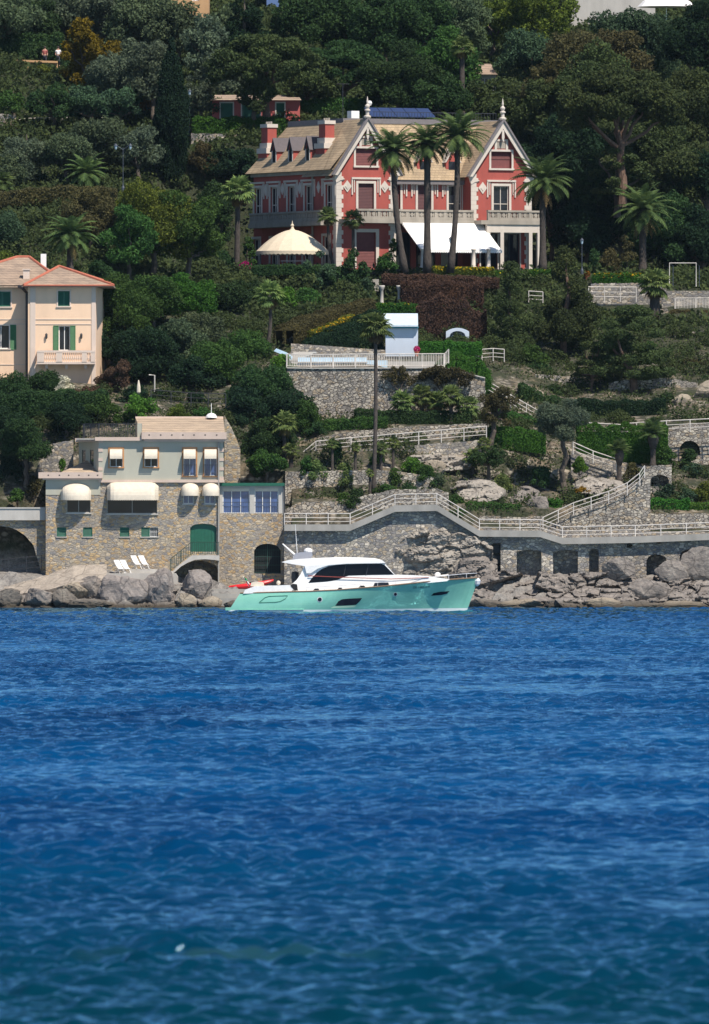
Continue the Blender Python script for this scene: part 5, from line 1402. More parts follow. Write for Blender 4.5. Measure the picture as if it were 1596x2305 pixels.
    b = MB(); b.lathe(ym(693.6, 1243, 0), [(.30, 0), (.32, .1), (.27, .22), (.12, .3), (.02, .32)], 12); b.build("radar_dome", M['yacht_white'], r)
    b = MB(); b.tube([ym(665, 1250, -.1), ym(636, 1224, -.1)], [.08, .04], 6); b.build("flat_antenna", M['yacht_white'], r)
    b = MB(); b.tube([ym(669, 1247, .1), ym(667, 1216, .1), ym(664.5, 1180, .1)], [.03, .022, .014], 5); b.tube([ym(660, 1259, -.1), ym(660, 1243, -.1)], .02, 5); b.build("whip_aerial", M['yacht_white'], r)
    # ensign at the stern
    b = MB(); b.tube([ym(561, 1320, -1.2), ym(547, 1297, -1.2)], .02, 5); fs = b.build("flagstaff", M['yacht_white'], r)
    for i, mat in enumerate(('flag_green', 'white', 'flag_red')):
        b = MB(); n = 5; L0 = [(547.5, 1298), (551.5, 1304.6), (556, 1312), (560.2, 1319)]
        for k in range(n):
            t0, t1 = k/n, (k+1)/n
            def fp(a, t): 
                x0, y0 = L0[i+a]; return ym(x0+7*t, y0+3.5*t, -1.2+.12*math.sin(t*7+i))
            b.face(fp(0, t0), fp(0, t1), fp(1, t1), fp(1, t0))
        b.build("flag_stripe", M[mat], fs)
    b = MB(); q = [(555.4+2.1*math.cos(t), 1310+2.6*math.sin(t)) for t in [6.283*i/10 for i in range(10)]]; b.prism(q, -1.36, -1.34, ym); b.build("flag_emblem", M['rope_red'], fs)
M['yacht_glass'] = glass_mat('black_yacht_glass', (.004, .004, .005), .1, .25)
for k_, a_ in {'mint': None, 'bootstripe': ((.62, .68, .66), .4), 'deck': ((.45, .38, .3), .7), 'teak': ((.20, .13, .08), .5), 'mint_pale': ((.50, .68, .48), .35), 'mint_dark': ((.05, .20, .14), .5),
               'chrome': ((.6, .6, .62), .25), 'yacht_white': ((.80, .77, .74), .3), 'mast_grey': ((.25, .26, .3), .4), 'navy_letter': ((.02, .05, .06), .5), 'rope_red': ((.28, .05, .04), .7),
               'flag_green': ((.0, .25, .07), .8), 'flag_red': ((.6, .02, .03), .8)}.items():
    if a_: M[k_] = plain(k_.replace('_', ' '), a_[0], a_[1], var=.06)
def mint():
    m, N, L, B = newmat("mint_metallic_hull")
    n1 = tnoise(N, L, wpos(N, L), 1.4, 3)
    L.new(ramp(N, L, n1, [(.35, (.24, .58, .43)), (.65, (.28, .63, .47))]), B.inputs["Base Color"])
    B.inputs["Roughness"].default_value = .32; B.inputs["Metallic"].default_value = .35; B.inputs["Coat Weight"].default_value = .5; B.inputs["Coat Roughness"].default_value = .08
    M['mint'] = m
mint(); build_yacht()

# ------------------------------------------------------------------ promenade: wall, ledge, rails
def wall_px(name, label, top, bot, Y, mat='stone_grey', thick=.6, holes=(), skew=0.0, cap=None, group=None, cat="wall"):
    """stone wall whose face follows (px,py) lines; skew = metres of depth gained per px"""
    u0, u1 = top[0][0], top[-1][0]
    m = lambda u, v, d=0.0: P(u, -v, Y+(u-u0)*skew)+Vector((0, d, 0))
    tf = interp([(a, -b) for a, b in top]); bf = interp([(a, -b) for a, b in bot]) if not isinstance(bot, (int, float)) else (lambda u: -bot)
    nst = max(2, int((u1-u0)/5)); steps = [a for a, b in top]+[u0+(u1-u0)*i/nst for i in range(nst)]
    rr = random.Random(int(u0*7+Y)); jit = {}
    def tj(u):
        k = round(u, 2)
        if k not in jit: jit[k] = tf(u)+(rr.uniform(-1.2, 1.2) if cap is None else 0)
        return jit[k]
    b = MB(); column_wall(b, u0, u1, tj, bf, [(h[0], -h[3], h[2], -h[1])+tuple(h[4:]) for h in holes], m, .5, thick, steps)
    o0 = m((u0+u1)/2, bf((u0+u1)/2))
    if not cap: return one(b, name, M[mat], o0, label, cat, group)
    r = thing(name, o0, label, cat, group); b.build("masonry", M[mat], r)
    th, out, cm = cap
    c = MB(); us = sorted(set([a for a, _ in top]))
    for a, e in zip(us[:-1], us[1:]): 
        for (v0, v1, d0, d1) in ((0.0, -th, -out, .45),):
            A = [m(a, tf(a)+.5, d0), m(e, tf(e)+.5, d0), m(e, tf(e)+.5, d1), m(a, tf(a)+.5, d1)]; B_ = [m(a, tf(a)-th, d0), m(e, tf(e)-th, d0), m(e, tf(e)-th, d1), m(a, tf(a)-th, d1)]
            c.face(*A); c.face(*B_[::-1]); c.face(A[0], A[1], B_[1], B_[0]); c.face(A[3], A[2], B_[2], B_[3])
    c.build("ledge", M[cm], r); return r
PT = [(640, 1181), (788, 1181), (889, 1138), (983, 1136), (1079, 1194), (1216, 1195), (1266, 1211), (1430, 1208), (1660, 1199)]
wall_px("promenade_wall", "long grey stone sea wall with niches carrying the stepped promenade behind the yacht", PT,
        [(640, 1345), (1060, 1345), (1320, 1335), (1660, 1335)], 1003.6, 'stone_grey', 2.2,
        [(1106, 1223, 1127, 1345, 0, 1.4, True), (1163, 1238, 1219, 1345, 5, 1.2, True), (1245, 1238, 1301, 1345, 5, 1.2, True), (1326, 1235, 1348, 1340, 10, 1.0, True),
         (1455, 1248, 1501, 1335, 14, 1.5, True), (1530, 1236, 1594, 1335, 14, 1.5, True), (1411, 1222, 1423, 1233, 5, 1.0, True), (1478, 1212, 1488, 1224, 5, 1.0, True)], 0, (14, .55, 'concrete'))
m_ = facade(1003.6); b = MB(); 
for k in range(5): b.box(1107, 1126, .9, .95, -1340+k*24, -1322+k*24, lambda u, d, v: m_(u, v, d))
one(b, "plank_door", M['iron'], m_(1116, -1345, 1), "dark plank door in the narrow opening of the sea wall by the yacht's bow", "door")
def rail_px(tops, bots, Y, label, group=None, hgt=None, post=1.75, skew=0.0, rails=(1.0, .62, .28), balusters=None, r=.035, mat='white_rail'):
    u0 = bots[0][0]; pts = [P(a, b, Y+(a-u0)*skew) for a, b in bots]
    h = hgt or (bots[0][1]-tops[0][1])*S(Y)
    return railing(pts, h, label, "railing", post, rails, r, mat, group, balusters)
yr = 1003.3
rail_px([(640, 1156)], [(640, 1181), (788, 1181), (889, 1138), (983, 1136), (1079, 1194), (1216, 1195)], yr, "white tube railing climbing over the humped part of the promenade above the yacht", "white railings of the sea walk")
rail_px([(1216, 1171)], [(1216, 1195), (1266, 1211), (1430, 1208), (1660, 1199)], yr, "white tube railing along the level promenade at the lower right", "white railings of the sea walk", .85)
rail_px([(1222, 1166)], [(1222, 1190), (1291, 1157), (1370, 1131), (1412, 1112), (1440, 1090), (1451, 1073)], 1008.6, "white railing rising in a curve beside the stone stairs at right", "white railings of the sea walk", .85, 1.5)
rail_px([(1290, 995)], [(1290, 1020), (1335, 1040), (1388, 1058)], 1018.4, "short white railing sloping down above the round bush at right", "white railings of the sea walk", .85)
rail_px([(1433, 951)], [(1400, 979), (1433, 976), (1500, 972), (1660, 964)], 1026.0, "white railing above the arched niche at the right edge", "white railings of the sea walk", .85)
rail_px([(1320, 948)], [(1325, 975), (1399, 979)], 1026.5, "weathered railing half hidden behind the long dark hedge at right", "white railings of the sea walk", .8)
rail_px([(711, 993)], [(672, 1052), (711, 1019), (790, 1011), (1095, 985)], 1018.8, "white railing along the path below the pool terrace wall", "white railings of the sea walk", .88)
rail_px([(1090, 850)], [(1092, 880), (1150, 915), (1220, 955)], 1034.5, "white railing running down the slope beside the rounded hedge", "white railings of the sea walk", .9, 1.7)
rail_px([(1075, 805)], [(1072, 822), (1085, 812), (1110, 810), (1135, 812)], 1045, "curved pale railing at the landing behind the rounded hedge", "white railings of the sea walk", .9, .9)
rail_px([(1337, 646)], [(1325, 676), (1432, 677)], 1071.4, "white railing under the yellow flower hedge at right", "white railings of the sea walk", 1.1, 1.45)
rail_px([(1190, 660)], [(1190, 680), (1222, 682)], 1072, "short white railing seen between the two pines", "white railings of the sea walk", .9, 1.0)
rail_px([(1520, 672)], [(1519, 699), (1660, 698)], 1069.4, "white baluster fence on the terrace at the right edge", "white baluster fences", 1.0, 1.6, 0, (1.0, .08), .12)
rail_px([(645, 797)], [(645, 826), (700, 827), (800, 826), (1000, 825)], 1031.4, "long white baluster fence along the edge of the pool terrace", "white baluster fences", 1.0, 1.6, 0, (1.0, .08), .13)
rail_px([(1000, 797)], [(1001, 825), (1010, 815)], 1031.5, "end bay of the pool fence next to the rounded hedge", "white baluster fences", 1.0, 1.6, 0, (1.0, .08), .13)
rail_px([(365, 885)], [(340, 905), (430, 912), (508, 914)], 1024.5, "dark iron railing on the terrace above the stone house roof", None, .95, 1.6, 0, (1.0, .6, .2), None, .03, 'iron')
rail_px([(0, 270)], [(-20, 305), (60, 290), (140, 288), (235, 288)], 1131, "thin wire fence on the hillside at the upper left", None, .9, 4, 0, (1.0,), None, .025)

# retaining walls of the terraces
W = wall_px
W("retaining_wall", "rough stone wall directly behind the lower left promenade railing", [(640, 1148), (676, 1130), (760, 1128), (800, 1120), (885, 1102), (985, 1100), (1010, 1110)], 1200, 1009.4, 'stone_pale', .6)
W("retaining_wall", "pale stone wall with clipped palms in front, middle terrace left of the tall palm", [(642, 1062), (830, 1058), (905, 1062), (985, 1075)], 1135, 1013.7, 'stone_pale', .6)
W("retaining_wall", "rubble wall below the path railing on the middle terrace", [(700, 1022), (790, 1014), (900, 1005), (1095, 990)], 1075, 1018.6, 'stone_grey', .4)
W("retaining_wall", "pale dry stone wall behind the path railing below the pool wall", [(715, 985), (790, 972), (900, 962), (1100, 952)], 1030, 1023.6, 'stone_pale', .6)
W("pool_terrace_wall", "tall rubble wall holding up the pool terrace", [(646, 827), (700, 828), (1000, 827), (1092, 850)], 975, 1031.0, 'stone_pale', .8, (), 0, (2.0, .12, 'concrete_pale'))
W("retaining_wall", "stone wall behind the level railing between hedge and stairs", [(1079, 1160), (1150, 1164), (1225, 1162)], 1205, 1009.5, 'stone_pale', .5)
W("stair_wall", "stone wall stepping up under the curved stair railing at right", [(1222, 1189), (1291, 1156), (1370, 1130), (1412, 1111), (1451, 1072), (1464, 1070)], 1222, 1008.9, 'stone_pale', 1.0)
W("promenade_back_wall", "long stone wall with an arched niche behind the right promenade railing", [(1360, 1160), (1396, 1150), (1430, 1150), (1470, 1157), (1660, 1155)], 1215, 1009.6, 'stone_pale', .8, [(1376, 1163, 1429, 1212, 20, 1.5, True)])
W("arched_wall", "stone wall with a dark round arch at the right edge", [(1490, 966), (1540, 955), (1660, 950)], 1075, 1027.2, 'stone_pale', .8, [(1529, 992, 1576, 1024, 24, 2.0, True)])
W("arched_wall", "small stone wall with a low arch beside the top of the stairs", [(1452, 1050), (1512, 1046)], 1110, 1015.0, 'stone_pale', 1.5, [(1464, 1069, 1506, 1095, 12, 1.2, True)])
W("retaining_wall", "stone wall under the short sloping railing right of the tall dark tree", [(1285, 1015), (1335, 1036), (1392, 1050), (1452, 1050)], 1100, 1019.0, 'stone_grey', .6)
W("retaining_wall", "dry stone wall under the trunk of the spreading pine", [(1370, 862), (1430, 852), (1500, 850), (1570, 862)], 900, 1043.5, 'stone_pale', .5)
W("retaining_wall", "dry stone wall at the foot of the spreading pine's dark hedge", [(1320, 958), (1400, 952), (1500, 938), (1660, 932)], 985, 1034.5, 'stone_pale', .5)
W("retaining_wall", "small dry stone wall left of the spreading pine's trunk", [(1205, 842), (1290, 848), (1330, 856)], 875, 1046, 'stone_grey', .4)
W("retaining_wall", "stone parapet below the yellow flower hedge at right", [(1330, 638), (1440, 637), (1500, 645)], 695, 1072.2, 'stone_grey', .5)
W("retaining_wall", "shaded stone wall behind the right baluster fence", [(1490, 655), (1660, 655)], 710, 1070.6, 'stone_grey', .5)
W("retaining_wall", "broken stone wall by the stubby palm at upper right", [(1440, 720), (1470, 700), (1500, 690), (1520, 735)], 770, 1068, 'stone_pale', .5)
W("retaining_wall", "low stone wall under the brown bushes at the right edge", [(1500, 760), (1560, 745), (1660, 740)], 800, 1058, 'stone_pale', .5)
W("retaining_wall", "stone wall descending beside the steps right of the stone house", [(505, 935), (520, 960), (541, 1010)], 1090, 1014.2, 'stone_tan', .6)
W("retaining_wall", "rubble wall left of the stone house above the arch", [(84, 1050), (103, 1002), (165, 990)], 1150, 1013.2, 'stone_grey', .6)
W("retaining_wall", "grey garden wall in the shade behind the pool hedges", [(720, 660), (800, 655), (850, 670)], 705, 1074, 'stone_grey', .5)
W("retaining_wall", "curved dark stone wall at the foot of the sloping hedge by the pool", [(655, 772), (690, 782), (760, 792), (840, 790), (868, 788)], 815, 1044, 'stone_grey', .5)
W("garden_wall", "ochre garden wall with the two walkers at the upper left", [(-60, 137), (40, 135), (130, 138)], 172, 1153.6, 'ochre', .5, (), 0, (4, .2, 'ochre'))
W("garden_wall", "white garden wall among the olive trees at the left edge", [(-40, 498), (105, 500)], 522, 1080, 'white', .4)
W("garden_wall", "brown terrace wall right of the cypress top", [(430, 215), (510, 222)], 250, 1146, 'stone_grey', .4)
W("garden_wall", "rubble wall with a white pillar at the far left under the wire fence", [(-60, 250), (0, 255), (40, 262), (40, 300)], 320, 1128, 'stone_pale', .4)
W("garden_wall", "grey wall along the drive below the clipped hedge behind the villa", [(430, 300), (560, 302)], 330, 1118, 'stone_grey', .4)

# pool, shed, columns
def pool():
    Y = 1036.0; m = facade(Y); q = lambda u, d, v: m(u, v, d)
    r = thing("swimming_pool", P(750, 828, Y), "raised pale blue swimming pool behind the white fence", "pool")
    b = MB(); b.box(671, 826, 0, .3, -832, -804.5, q); b.box(671, 826, .31, 5, -832, -812, q); b.box(826.1, 872, .1, .4, -832, -811, q); b.build("basin", M['pool_blue'], r)
    b = MB(); b.box(655, 827, -.25, .05, -816.5, -814.2, q); b.box(655, 980, 1.5, 4, -830, -813, q); b.build("coping", M['concrete_pale'], r)
    b = MB(); b.prism([(616, -790), (622, -784), (645, -793), (660, -803), (655, -811), (640, -800)], .4, 1.2, m); b.build("slide", M['pool_blue'], r)
    s = MB()
    for k in range(6): s.box(645+k*3, 672+k*8, 1.5+k*.4, 6, -812+k*3.6, -808.5+k*3.6, q)
    one(s, "stone_steps", M['concrete_pale'], m(660, -812, 1.5), "stone steps at the left end of the pool", "steps")
pool()
def shed():
    Y = 1046.0; m = facade(Y); q = lambda u, d, v: m(u, v, d)
    r = thing("white_shed", P(904, 800, Y), "small white pool house with a pale blue lean-to roof", "shed")
    MB().box(868, 941, 0, 3.5, -802, -739, q).build("wall", M['shed_white'], r)
    MB().box(864, 942, -.35, -.002, -739, -734, q).build("beam", M['teal_paint'], r)
    b = MB(); b.prism([(-.5, 0), (3.6, 1.0), (3.6, 1.12), (-.5, .12)], 0, 1, lambda a, c, d: m(859+d*82, -734, a)+Vector((0, 0, c-.05))); b.build("roof", M['shed_roof'], r)
M['teal_paint'] = plain("turquoise_beam_paint", (.03, .20, .26), .6); M['shed_roof'] = plain("pale_blue_roof_sheet", (.52, .60, .66), .6)
shed()
for px, lb in ((859.5, "left stone garden column at the top of the pool steps"), (898.5, "right stone garden column at the top of the pool steps")):
    z = P(px, 690, 1068); b = MB(); b.lathe(z, [(.2, -.2), (.2, .1), (.15, .15), (.125, 1.3), (.17, 1.36), (.24, 1.6), (.24, 1.72)], 10); one(b, "garden_column", M['concrete_pale'], z, lb, "column", "garden columns", smooth=True)
s = MB(); m_ = facade(1076)
for k in range(8): s.box(836, 853, k*.35, 4, -656+k*3.6, -652.4+k*3.6, lambda u, d, v: m_(u, v, d))
one(s, "garden_steps", M['concrete'], m_(845, -656), "narrow shaded garden steps below the villa lawn", "steps")
z = P(1030, 776, 1052); b = MB(); m_ = facade(1052)
column_wall(b, 1004, 1056, lambda u: -738-8*abs((u-1030)/26)**2, -778, [(1011, -772, 1049, -745, 14, 1.5, True)], m_, 1.5, 1.6, [1004+i*5.2 for i in range(10)])
one(b, "white_grotto", M['shed_white'], z, "small whitewashed grotto under the ivy clad hedge", "grotto")
# steps down the rocks behind the stern, quay under the kayak
s = MB(); m_ = facade(999.5)
s.box(470, 640, 0, 5, -1345, -1326, lambda u, d, v: m_(u, v, d)); s.box(478, 640, -1.0, -.003, -1358, -1336, lambda u, d, v: m_(u, v, d)); s.box(484, 640, -1.8, -1.004, -1376, -1346, lambda u, d, v: m_(u, v, d))
one(s, "landing_steps", M['concrete'], m_(550, -1360), "broad concrete landing steps behind the yacht's stern", "steps")
def kayak():
    Y = 1000.5; b = MB(); n = 20; a, c = P(515, 1324, Y), P(616, 1309, Y); r = []
    for i in range(n+1):
        t = i/n; q = a.lerp(c, t); q.z += .25*(2*t-1)**2*.6-.05; w_ = .40*math.sin(math.pi*min(.985, max(.015, t)))**.7+.02; h = .20*math.sin(math.pi*min(.98, max(.02, t)))**.5+.03
        r.append([q+Vector((0, w_*math.cos(k), h*math.sin(k))) for k in [6.283*j/10 for j in range(10)]])
    for i in range(n):
        for j in range(10): k = (j+1) % 10; b.face(r[i][j], r[i][k], r[i+1][k], r[i+1][j])
    b.face(*r[0][::-1]); b.face(*r[-1])
    o = thing("kayak", a, "red kayak lying on the landing behind the yacht's stern", "kayak"); b.build("hull", M['red_kayak'], o, smooth=True)
    b = MB(); b.lathe(a.lerp(c, .55)+Vector((0, 0, .12)), [(.30, 0), (.33, .05), (.25, .08)], 10); b.build("cockpit", M['black'], o)
kayak()
def deck_chair(px, py, label, Y):
    r = thing("deck_chair", P(px, py, Y), label, "deck chair", "white deck chairs on the rocks"); o = P(px, py, Y)
    w_ = .19
    def T(x, y, z): return o+Vector((x, y*.9, z))
    b = MB()
    for sd in (-w_, w_):
        b.tube([T(sd+.3, -.5, 0), T(sd-.18, .3, 1.02)], .022, 5); b.tube([T(sd-.1, .4, 0), T(sd+.22, -.55, .36)], .022, 5)
    b.tube([T(-w_-.18, .3, 1.02), T(w_-.18, .3, 1.02)], .022, 5); b.tube([T(-w_+.22, -.55, .36), T(w_+.22, -.55, .36)], .022, 5); b.build("frame", M['white'], r)
    b = MB(); n = 6
    for i in range(n):
        f = lambda t: (-.18+.40*t, .3-.85*t, 1.02-.66*t-.10*math.sin(math.pi*t))
        p, q = f(i/n), f((i+1)/n); b.face(T(p[0]-w_, p[1], p[2]), T(p[0]+w_, p[1], p[2]), T(q[0]+w_, q[1], q[2]), T(q[0]-w_, q[1], q[2]))
    b.build("cloth_seat", M['white_cloth'], r)
for px, py, lb, Y in ((267, 1291, "lowest and leftmost of the four white deck chairs before the stone house", 1002.6), (281, 1291, "white deck chair right beside the leftmost one before the stone house", 1002.6),
                      (305, 1281, "third white deck chair from the left, in the raised pair", 1003.6), (322, 1281, "rightmost white deck chair of the raised pair", 1003.6)): deck_chair(px, py, lb, Y)
# terrace slab in front of the stone house
b = MB(); m_ = facade(1001.6); b.prism([(215, -1345), (215, -1296), (240, -1290.5), (395, -1290.5), (400, -1298), (400, -1345)], 0, 3.3, m_)
b.prism([(290, -1290.4), (292, -1281), (345, -1281), (388, -1286), (388, -1290.4)], 1.6, 3.29, m_); one(b, "rock_terrace", M['concrete_pale'], m_(300, -1345), "pale concrete sun terrace on the rocks under the stone house", "terrace")
# ------------------------------------------------------------------ shore rocks
G_ = "big grey boulders below the stone house"
rock(-12, 52, 1328, 1374, 998.5, "dark rounded boulder at the lower left edge of the shore", 3, 'rock_dark')
rock(57, 124, 1322, 1374, 998.4, "round brown boulder right of the dark one at the left shore", 8, 'rock')
rock(112, 178, 1330, 1376, 998.0, "low greenish boulder between the round one and the slabs", 12, 'rock_dark')
rock(142, 206, 1314, 1352, 999.6, "tilted tan block under the sloping slab at left", 15, 'rock_tan', 9)
rock(176, 246, 1300, 1360, 1000.0, "angular grey block left of the smooth boulders", 19, 'rock', 10)
rock(160, 250, 1344, 1378, 997.4, "flat algae covered rock at the water left of the smooth boulders", 22, 'rock_dark')
rock(232, 326, 1288, 1382, 998.8, "left of the two tall smooth grey boulders below the deck chairs", 31, 'rock_smooth', 10, .7)
rock(322, 400, 1288, 1382, 998.8, "right of the two tall smooth grey boulders below the deck chairs", 37, 'rock_smooth', 10, .7)
rock(408, 474, 1285, 1360, 999.2, "tall cracked grey boulder under the arched landing", 41, 'rock_smooth', 11, .7)
rock(396, 440, 1338, 1376, 997.6, "small tan boulder at the foot of the cracked grey one", 44, 'rock_tan')
rock(442, 500, 1345, 1378, 997.2, "low brown boulder left of the landing steps", 47, 'rock_tan')
rock(500, 545, 1352, 1380, 996.4, "small dark boulder close to the yacht's stern", 49, 'rock_dark')
# sloping slab on the left
b = MB(); m_ = facade(999.8); n = 16
for i in range(n):
    for j in range(5):
        def sp(a, c):
            px = -60+300*a; top = np.interp(px, [-60, 0, 100, 170, 240], [1338, 1324, 1296, 1272, 1270]); bt = np.interp(px, [-60, 0, 100, 170, 240], [1362, 1345, 1328, 1312, 1305])
            py = bt+(top-bt)*c; q = P(px, py, 999.6+3.4*c); q.z += .10*noise.noise((px*.06, c*3, 2)); q.y += .3*noise.noise((px*.05, c*4, 7)); return q
        b.face(sp(i/n, j/5), sp((i+1)/n, j/5), sp((i+1)/n, (j+1)/5), sp(i/n, (j+1)/5))
for i in range(n): 
    p0, p1 = sp(i/n, 0), sp((i+1)/n, 0); b.face(p0-Vector((0, -.8, 1.6)), p1-Vector((0, -.8, 1.6)), p1, p0)
one(b, "rock_slab", M['rock_slab'], P(60, 1340, 1000), "long pale sloping slab rising to the stone house at left", "rock")
# cliff of natural rock in the promenade wall and along the right shore
crag("rocky_shore", None, 1030, 1680, [(1030, 1318), (1060, 1296), (1130, 1290), (1240, 1296), (1330, 1290), (1440, 1300), (1560, 1285), (1680, 1290)], [(1030, 1384), (1680, 1384)], 996.6, 1003.2, 2.5, 5, 'rock', None, 2.5, 1.8, True)
crag("rocky_shore", None, -80, 520, [(-80, 1345), (0, 1338), (200, 1315), (400, 1318), (520, 1340)], [(-80, 1384), (520, 1384)], 997.0, 1001.0, 1.3, 6, 'rock', None, 1.8, 2.2, True)
crag("rock_outcrop", "broad natural rock face showing through the sea wall right above the yacht's foredeck", 880, 1110, [(880, 1165), (1110, 1200)], [(880, 1345), (1110, 1345)], 1002.6, 1003.0, .8, 11, 'rock_face', oval(1010, 1255, 100, 70, .8, 1), 1.5)
crag("rock_outcrop", "grey rock spur descending from the sea wall behind the yacht's bow", 1010, 1120, [(1010, 1240), (1120, 1245)], [(1010, 1350), (1120, 1350)], 1000.6, 1003.0, .8, 12, 'rock', oval(1065, 1300, 52, 50, .8, 2), 1.5)
crag("rock_outcrop", "pale tan rock outcrop below the end of the path railing", 985, 1175, [(985, 1060), (1175, 1062)], [(985, 1150), (1175, 1150)], 1010.0, 1014.2, 1.3, 13, 'rock_face', oval(1078, 1104, 66, 30, 3.0, 3), 2.2)
crag("rock_outcrop", "shaded grey rock outcrop below the dense round tree", 1130, 1240, [(1130, 1080), (1240, 1090)], [(1130, 1175), (1240, 1175)], 1010.0, 1014.0, .9, 14, 'rock', oval(1185, 1130, 42, 36, 3.0, 4), 1.8)
crag("rock_outcrop", "dry rocky bank above the curved stair railing", 1270, 1450, [(1270, 1070), (1450, 1050)], [(1270, 1150), (1450, 1110)], 1011.0, 1017.0, 1.2, 15, 'rock_face', oval(1350, 1098, 62, 26, 3.0, 5), 1.4)
crag("rock_outcrop", "broken rock face under the path railing left of the leaning brown tree", 840, 1110, [(840, 1010), (1110, 1000)], [(840, 1075), (1110, 1075)], 1016.0, 1018.2, 1.0, 16, 'rock_face', oval(990, 1042, 92, 24, 3.0, 6), 1.2)
G2 = "natural rock in the sea wall"
for i, (a, c, t, d, Y, lb, mt) in enumerate((
    
    
    
    
    (1362, 1432, 1255, 1302, 1002.2, "slanting grey boulder beneath the pale stained part of the sea wall", 'rock'),
    (1470, 1545, 1262, 1320, 1002.0, "grey boulder under the low culvert arch at right", 'rock'),
    (1538, 1625, 1238, 1310, 1002.4, "big pale boulder under the right culvert arch", 'rock'),
    
    
    
    
    (1405, 1500, 1300, 1372, 1000.0, "dark rounded rock at the water in the right part of the shore", 'rock'),
    
    
    (1060, 1130, 1345, 1376, 998.0, "wet brown rock at the water beside the bow", 'rock_dark'),
    (1125, 1225, 1345, 1378, 998.0, "long wet rock shelf at the water under the square niches", 'rock_tan'),
    (1215, 1310, 1346, 1377, 997.8, "wet brown rock shelf at the water right of the niches", 'rock_dark'),
    (1300, 1400, 1348, 1378, 997.6, "tan wet rock shelf at the water in the right shore", 'rock_tan'),
    (1390, 1480, 1350, 1379, 997.4, "low wet rock at the water left of the right edge", 'rock_dark'),
    (1470, 1600, 1350, 1379, 997.4, "long low wet rock shelf at the right edge", 'rock_tan'))):
    rock(a, c, t, d, Y, lb, 60+i*3, mt, 16, .55, None, "rock_outcrop")
for i, (a, c, t, d, lb) in enumerate((
    (950, 1010, 1040, 1085, "tan rocks below the path railing beside the round bushes"), (1010, 1080, 1020, 1070, "tan broken rock face under the path railing end"), (1300, 1345, 1090, 1125, "small tan rocks among red plants above the stair railing"), (1345, 1400, 1075, 1110, "larger tan rocks among dry plants above the stair railing"),
    (1235, 1290, 1060, 1100, "tan boulders left of the round green bush"), (1190, 1240, 1120, 1160, "grey boulder above the level promenade"), (1510, 1560, 890, 935, "tan rock bank at the right edge above the arch railing"), (1555, 1640, 860, 920, "tan rock bank under brown scrub at the right edge"),
    (1180, 1230, 880, 915, "stones at the foot of the left pine"))):
    Y = hit((a+c)/2, (t+d)/2+6); rock(a, c, t, d, Y+.4, lb, 140+i*5, 'rock_tan' if 'grey' not in lb else 'rock', 10, .6, None, "rock_outcrop")

# ------------------------------------------------------------------ trees and plants
T = tree
bgt = "trees on the upper hillside"
# upper left
T(20, -30, 110, 70, 140, 'round', 'olive', "grey green tree in the top left corner", group=bgt, leaf=.26)
T(75, -10, 112, 55, 140, 'round', 'dark', "dark tree with thin trunks right of the top left corner", group=bgt, leaf=.26)
T(150, -40, 70, 70, 130, 'round', 'greyolive', "grey olive tree above the yellow mimosa", group=bgt, leaf=.26)
T(235, -30, 90, 65, 140, 'round', 'greyolive', "grey olive tree upper right of the yellow mimosa", group=bgt, leaf=.26)
T(320, -30, 110, 70, 150, 'round', 'olive', "tall olive toned tree at the top edge left of the cypress tip", group=bgt, leaf=.26)
T(400, 5, 130, 65, 160, 'round', 'olive', "round olive toned tree above the cypress tip", group=bgt, leaf=.26)
T(462, 15, 170, 50, 200, 'round', 'greyolive', "grey green tree just right of and above the cypress tip", group=bgt, leaf=.26)
T(190, 38, 185, 62, 200, 'shaggy', 'mimosa', "large yellow flowering mimosa behind the two walkers", "mimosa_tree", leaf=.24, cover=3.2, group=bgt)
T(285, 85, 240, 75, 260, 'round', 'greyolive', "big grey green olive tree right of the yellow mimosa", "olive_tree", group=bgt, leaf=.24)
T(345, 75, 260, 55, 280, 'round', 'greyolive', "grey olive tree touching the left side of the cypress", "olive_tree", group=bgt, leaf=.24)
T(452, 150, 265, 48, 290, 'shaggy', 'greyolive', "thin grey olive tree directly right of the cypress", "olive_tree", group=bgt, leaf=.22)
hedge([(-40, 128, 1160), (60, 130, 1160), (140, 128, 1160)], 1.6, 2.0, 'dark', "dark hedge behind the two walkers at upper left", leaf=.2)
shrub(95, 140, 188, 48, 'yellowgreen', "mustard green bush below the ochre garden wall", Y=1150, leaf=.2)
shrub(10, 148, 186, 40, 'brown', "brown bush at the left edge beside the ochre wall", Y=1150, leaf=.2)
T(120, 185, 265, 60, 290, 'round', 'dark', "dark grey olive tree with crooked trunks below the mustard bush", "olive_tree", group=bgt, leaf=.22)
T(205, 190, 268, 62, 292, 'round', 'teal', "shadowy olive tree left of the orange conifer", "olive_tree", group=bgt, leaf=.22)
T(270, 190, 275, 50, 292, 'round', 'teal', "dim bluish tree just left of the orange conifer", "olive_tree", group=bgt, leaf=.22)
T(30, 195, 262, 55, 285, 'bush', 'mid', "green scrub at the left edge above the wire fence", "shrub", group=bgt, leaf=.22)
shrub(331, 184, 262, 21, 'orange', "orange tipped conical conifer left of the cypress", "conifer", kind='cone', leaf=.18, cover=3)
T(386, 82, 402, 42, 418, 'cypress', 'cypress', "tall dark slender cypress at upper left", "cypress_tree", leaf=.17, cover=4.5, droop=2.5, trunk_r=.25)
T(60, 285, 400, 75, 420, 'bush', 'greyolive', "broad grey green olive at the left edge under the wire fence", "olive_tree", leaf=.2)
T(150, 285, 400, 65, 420, 'round', 'olive', "olive tree above the feathery palm at left", "olive_tree", leaf=.2)
T(225, 262, 385, 70, 410, 'round', 'olive', "wide sunlit olive tree left of the cypress foot", "olive_tree", leaf=.2)
T(310, 268, 400, 55, 415, 'round', 'greyolive', "olive tree touching the foot of the cypress", "olive_tree", leaf=.2)
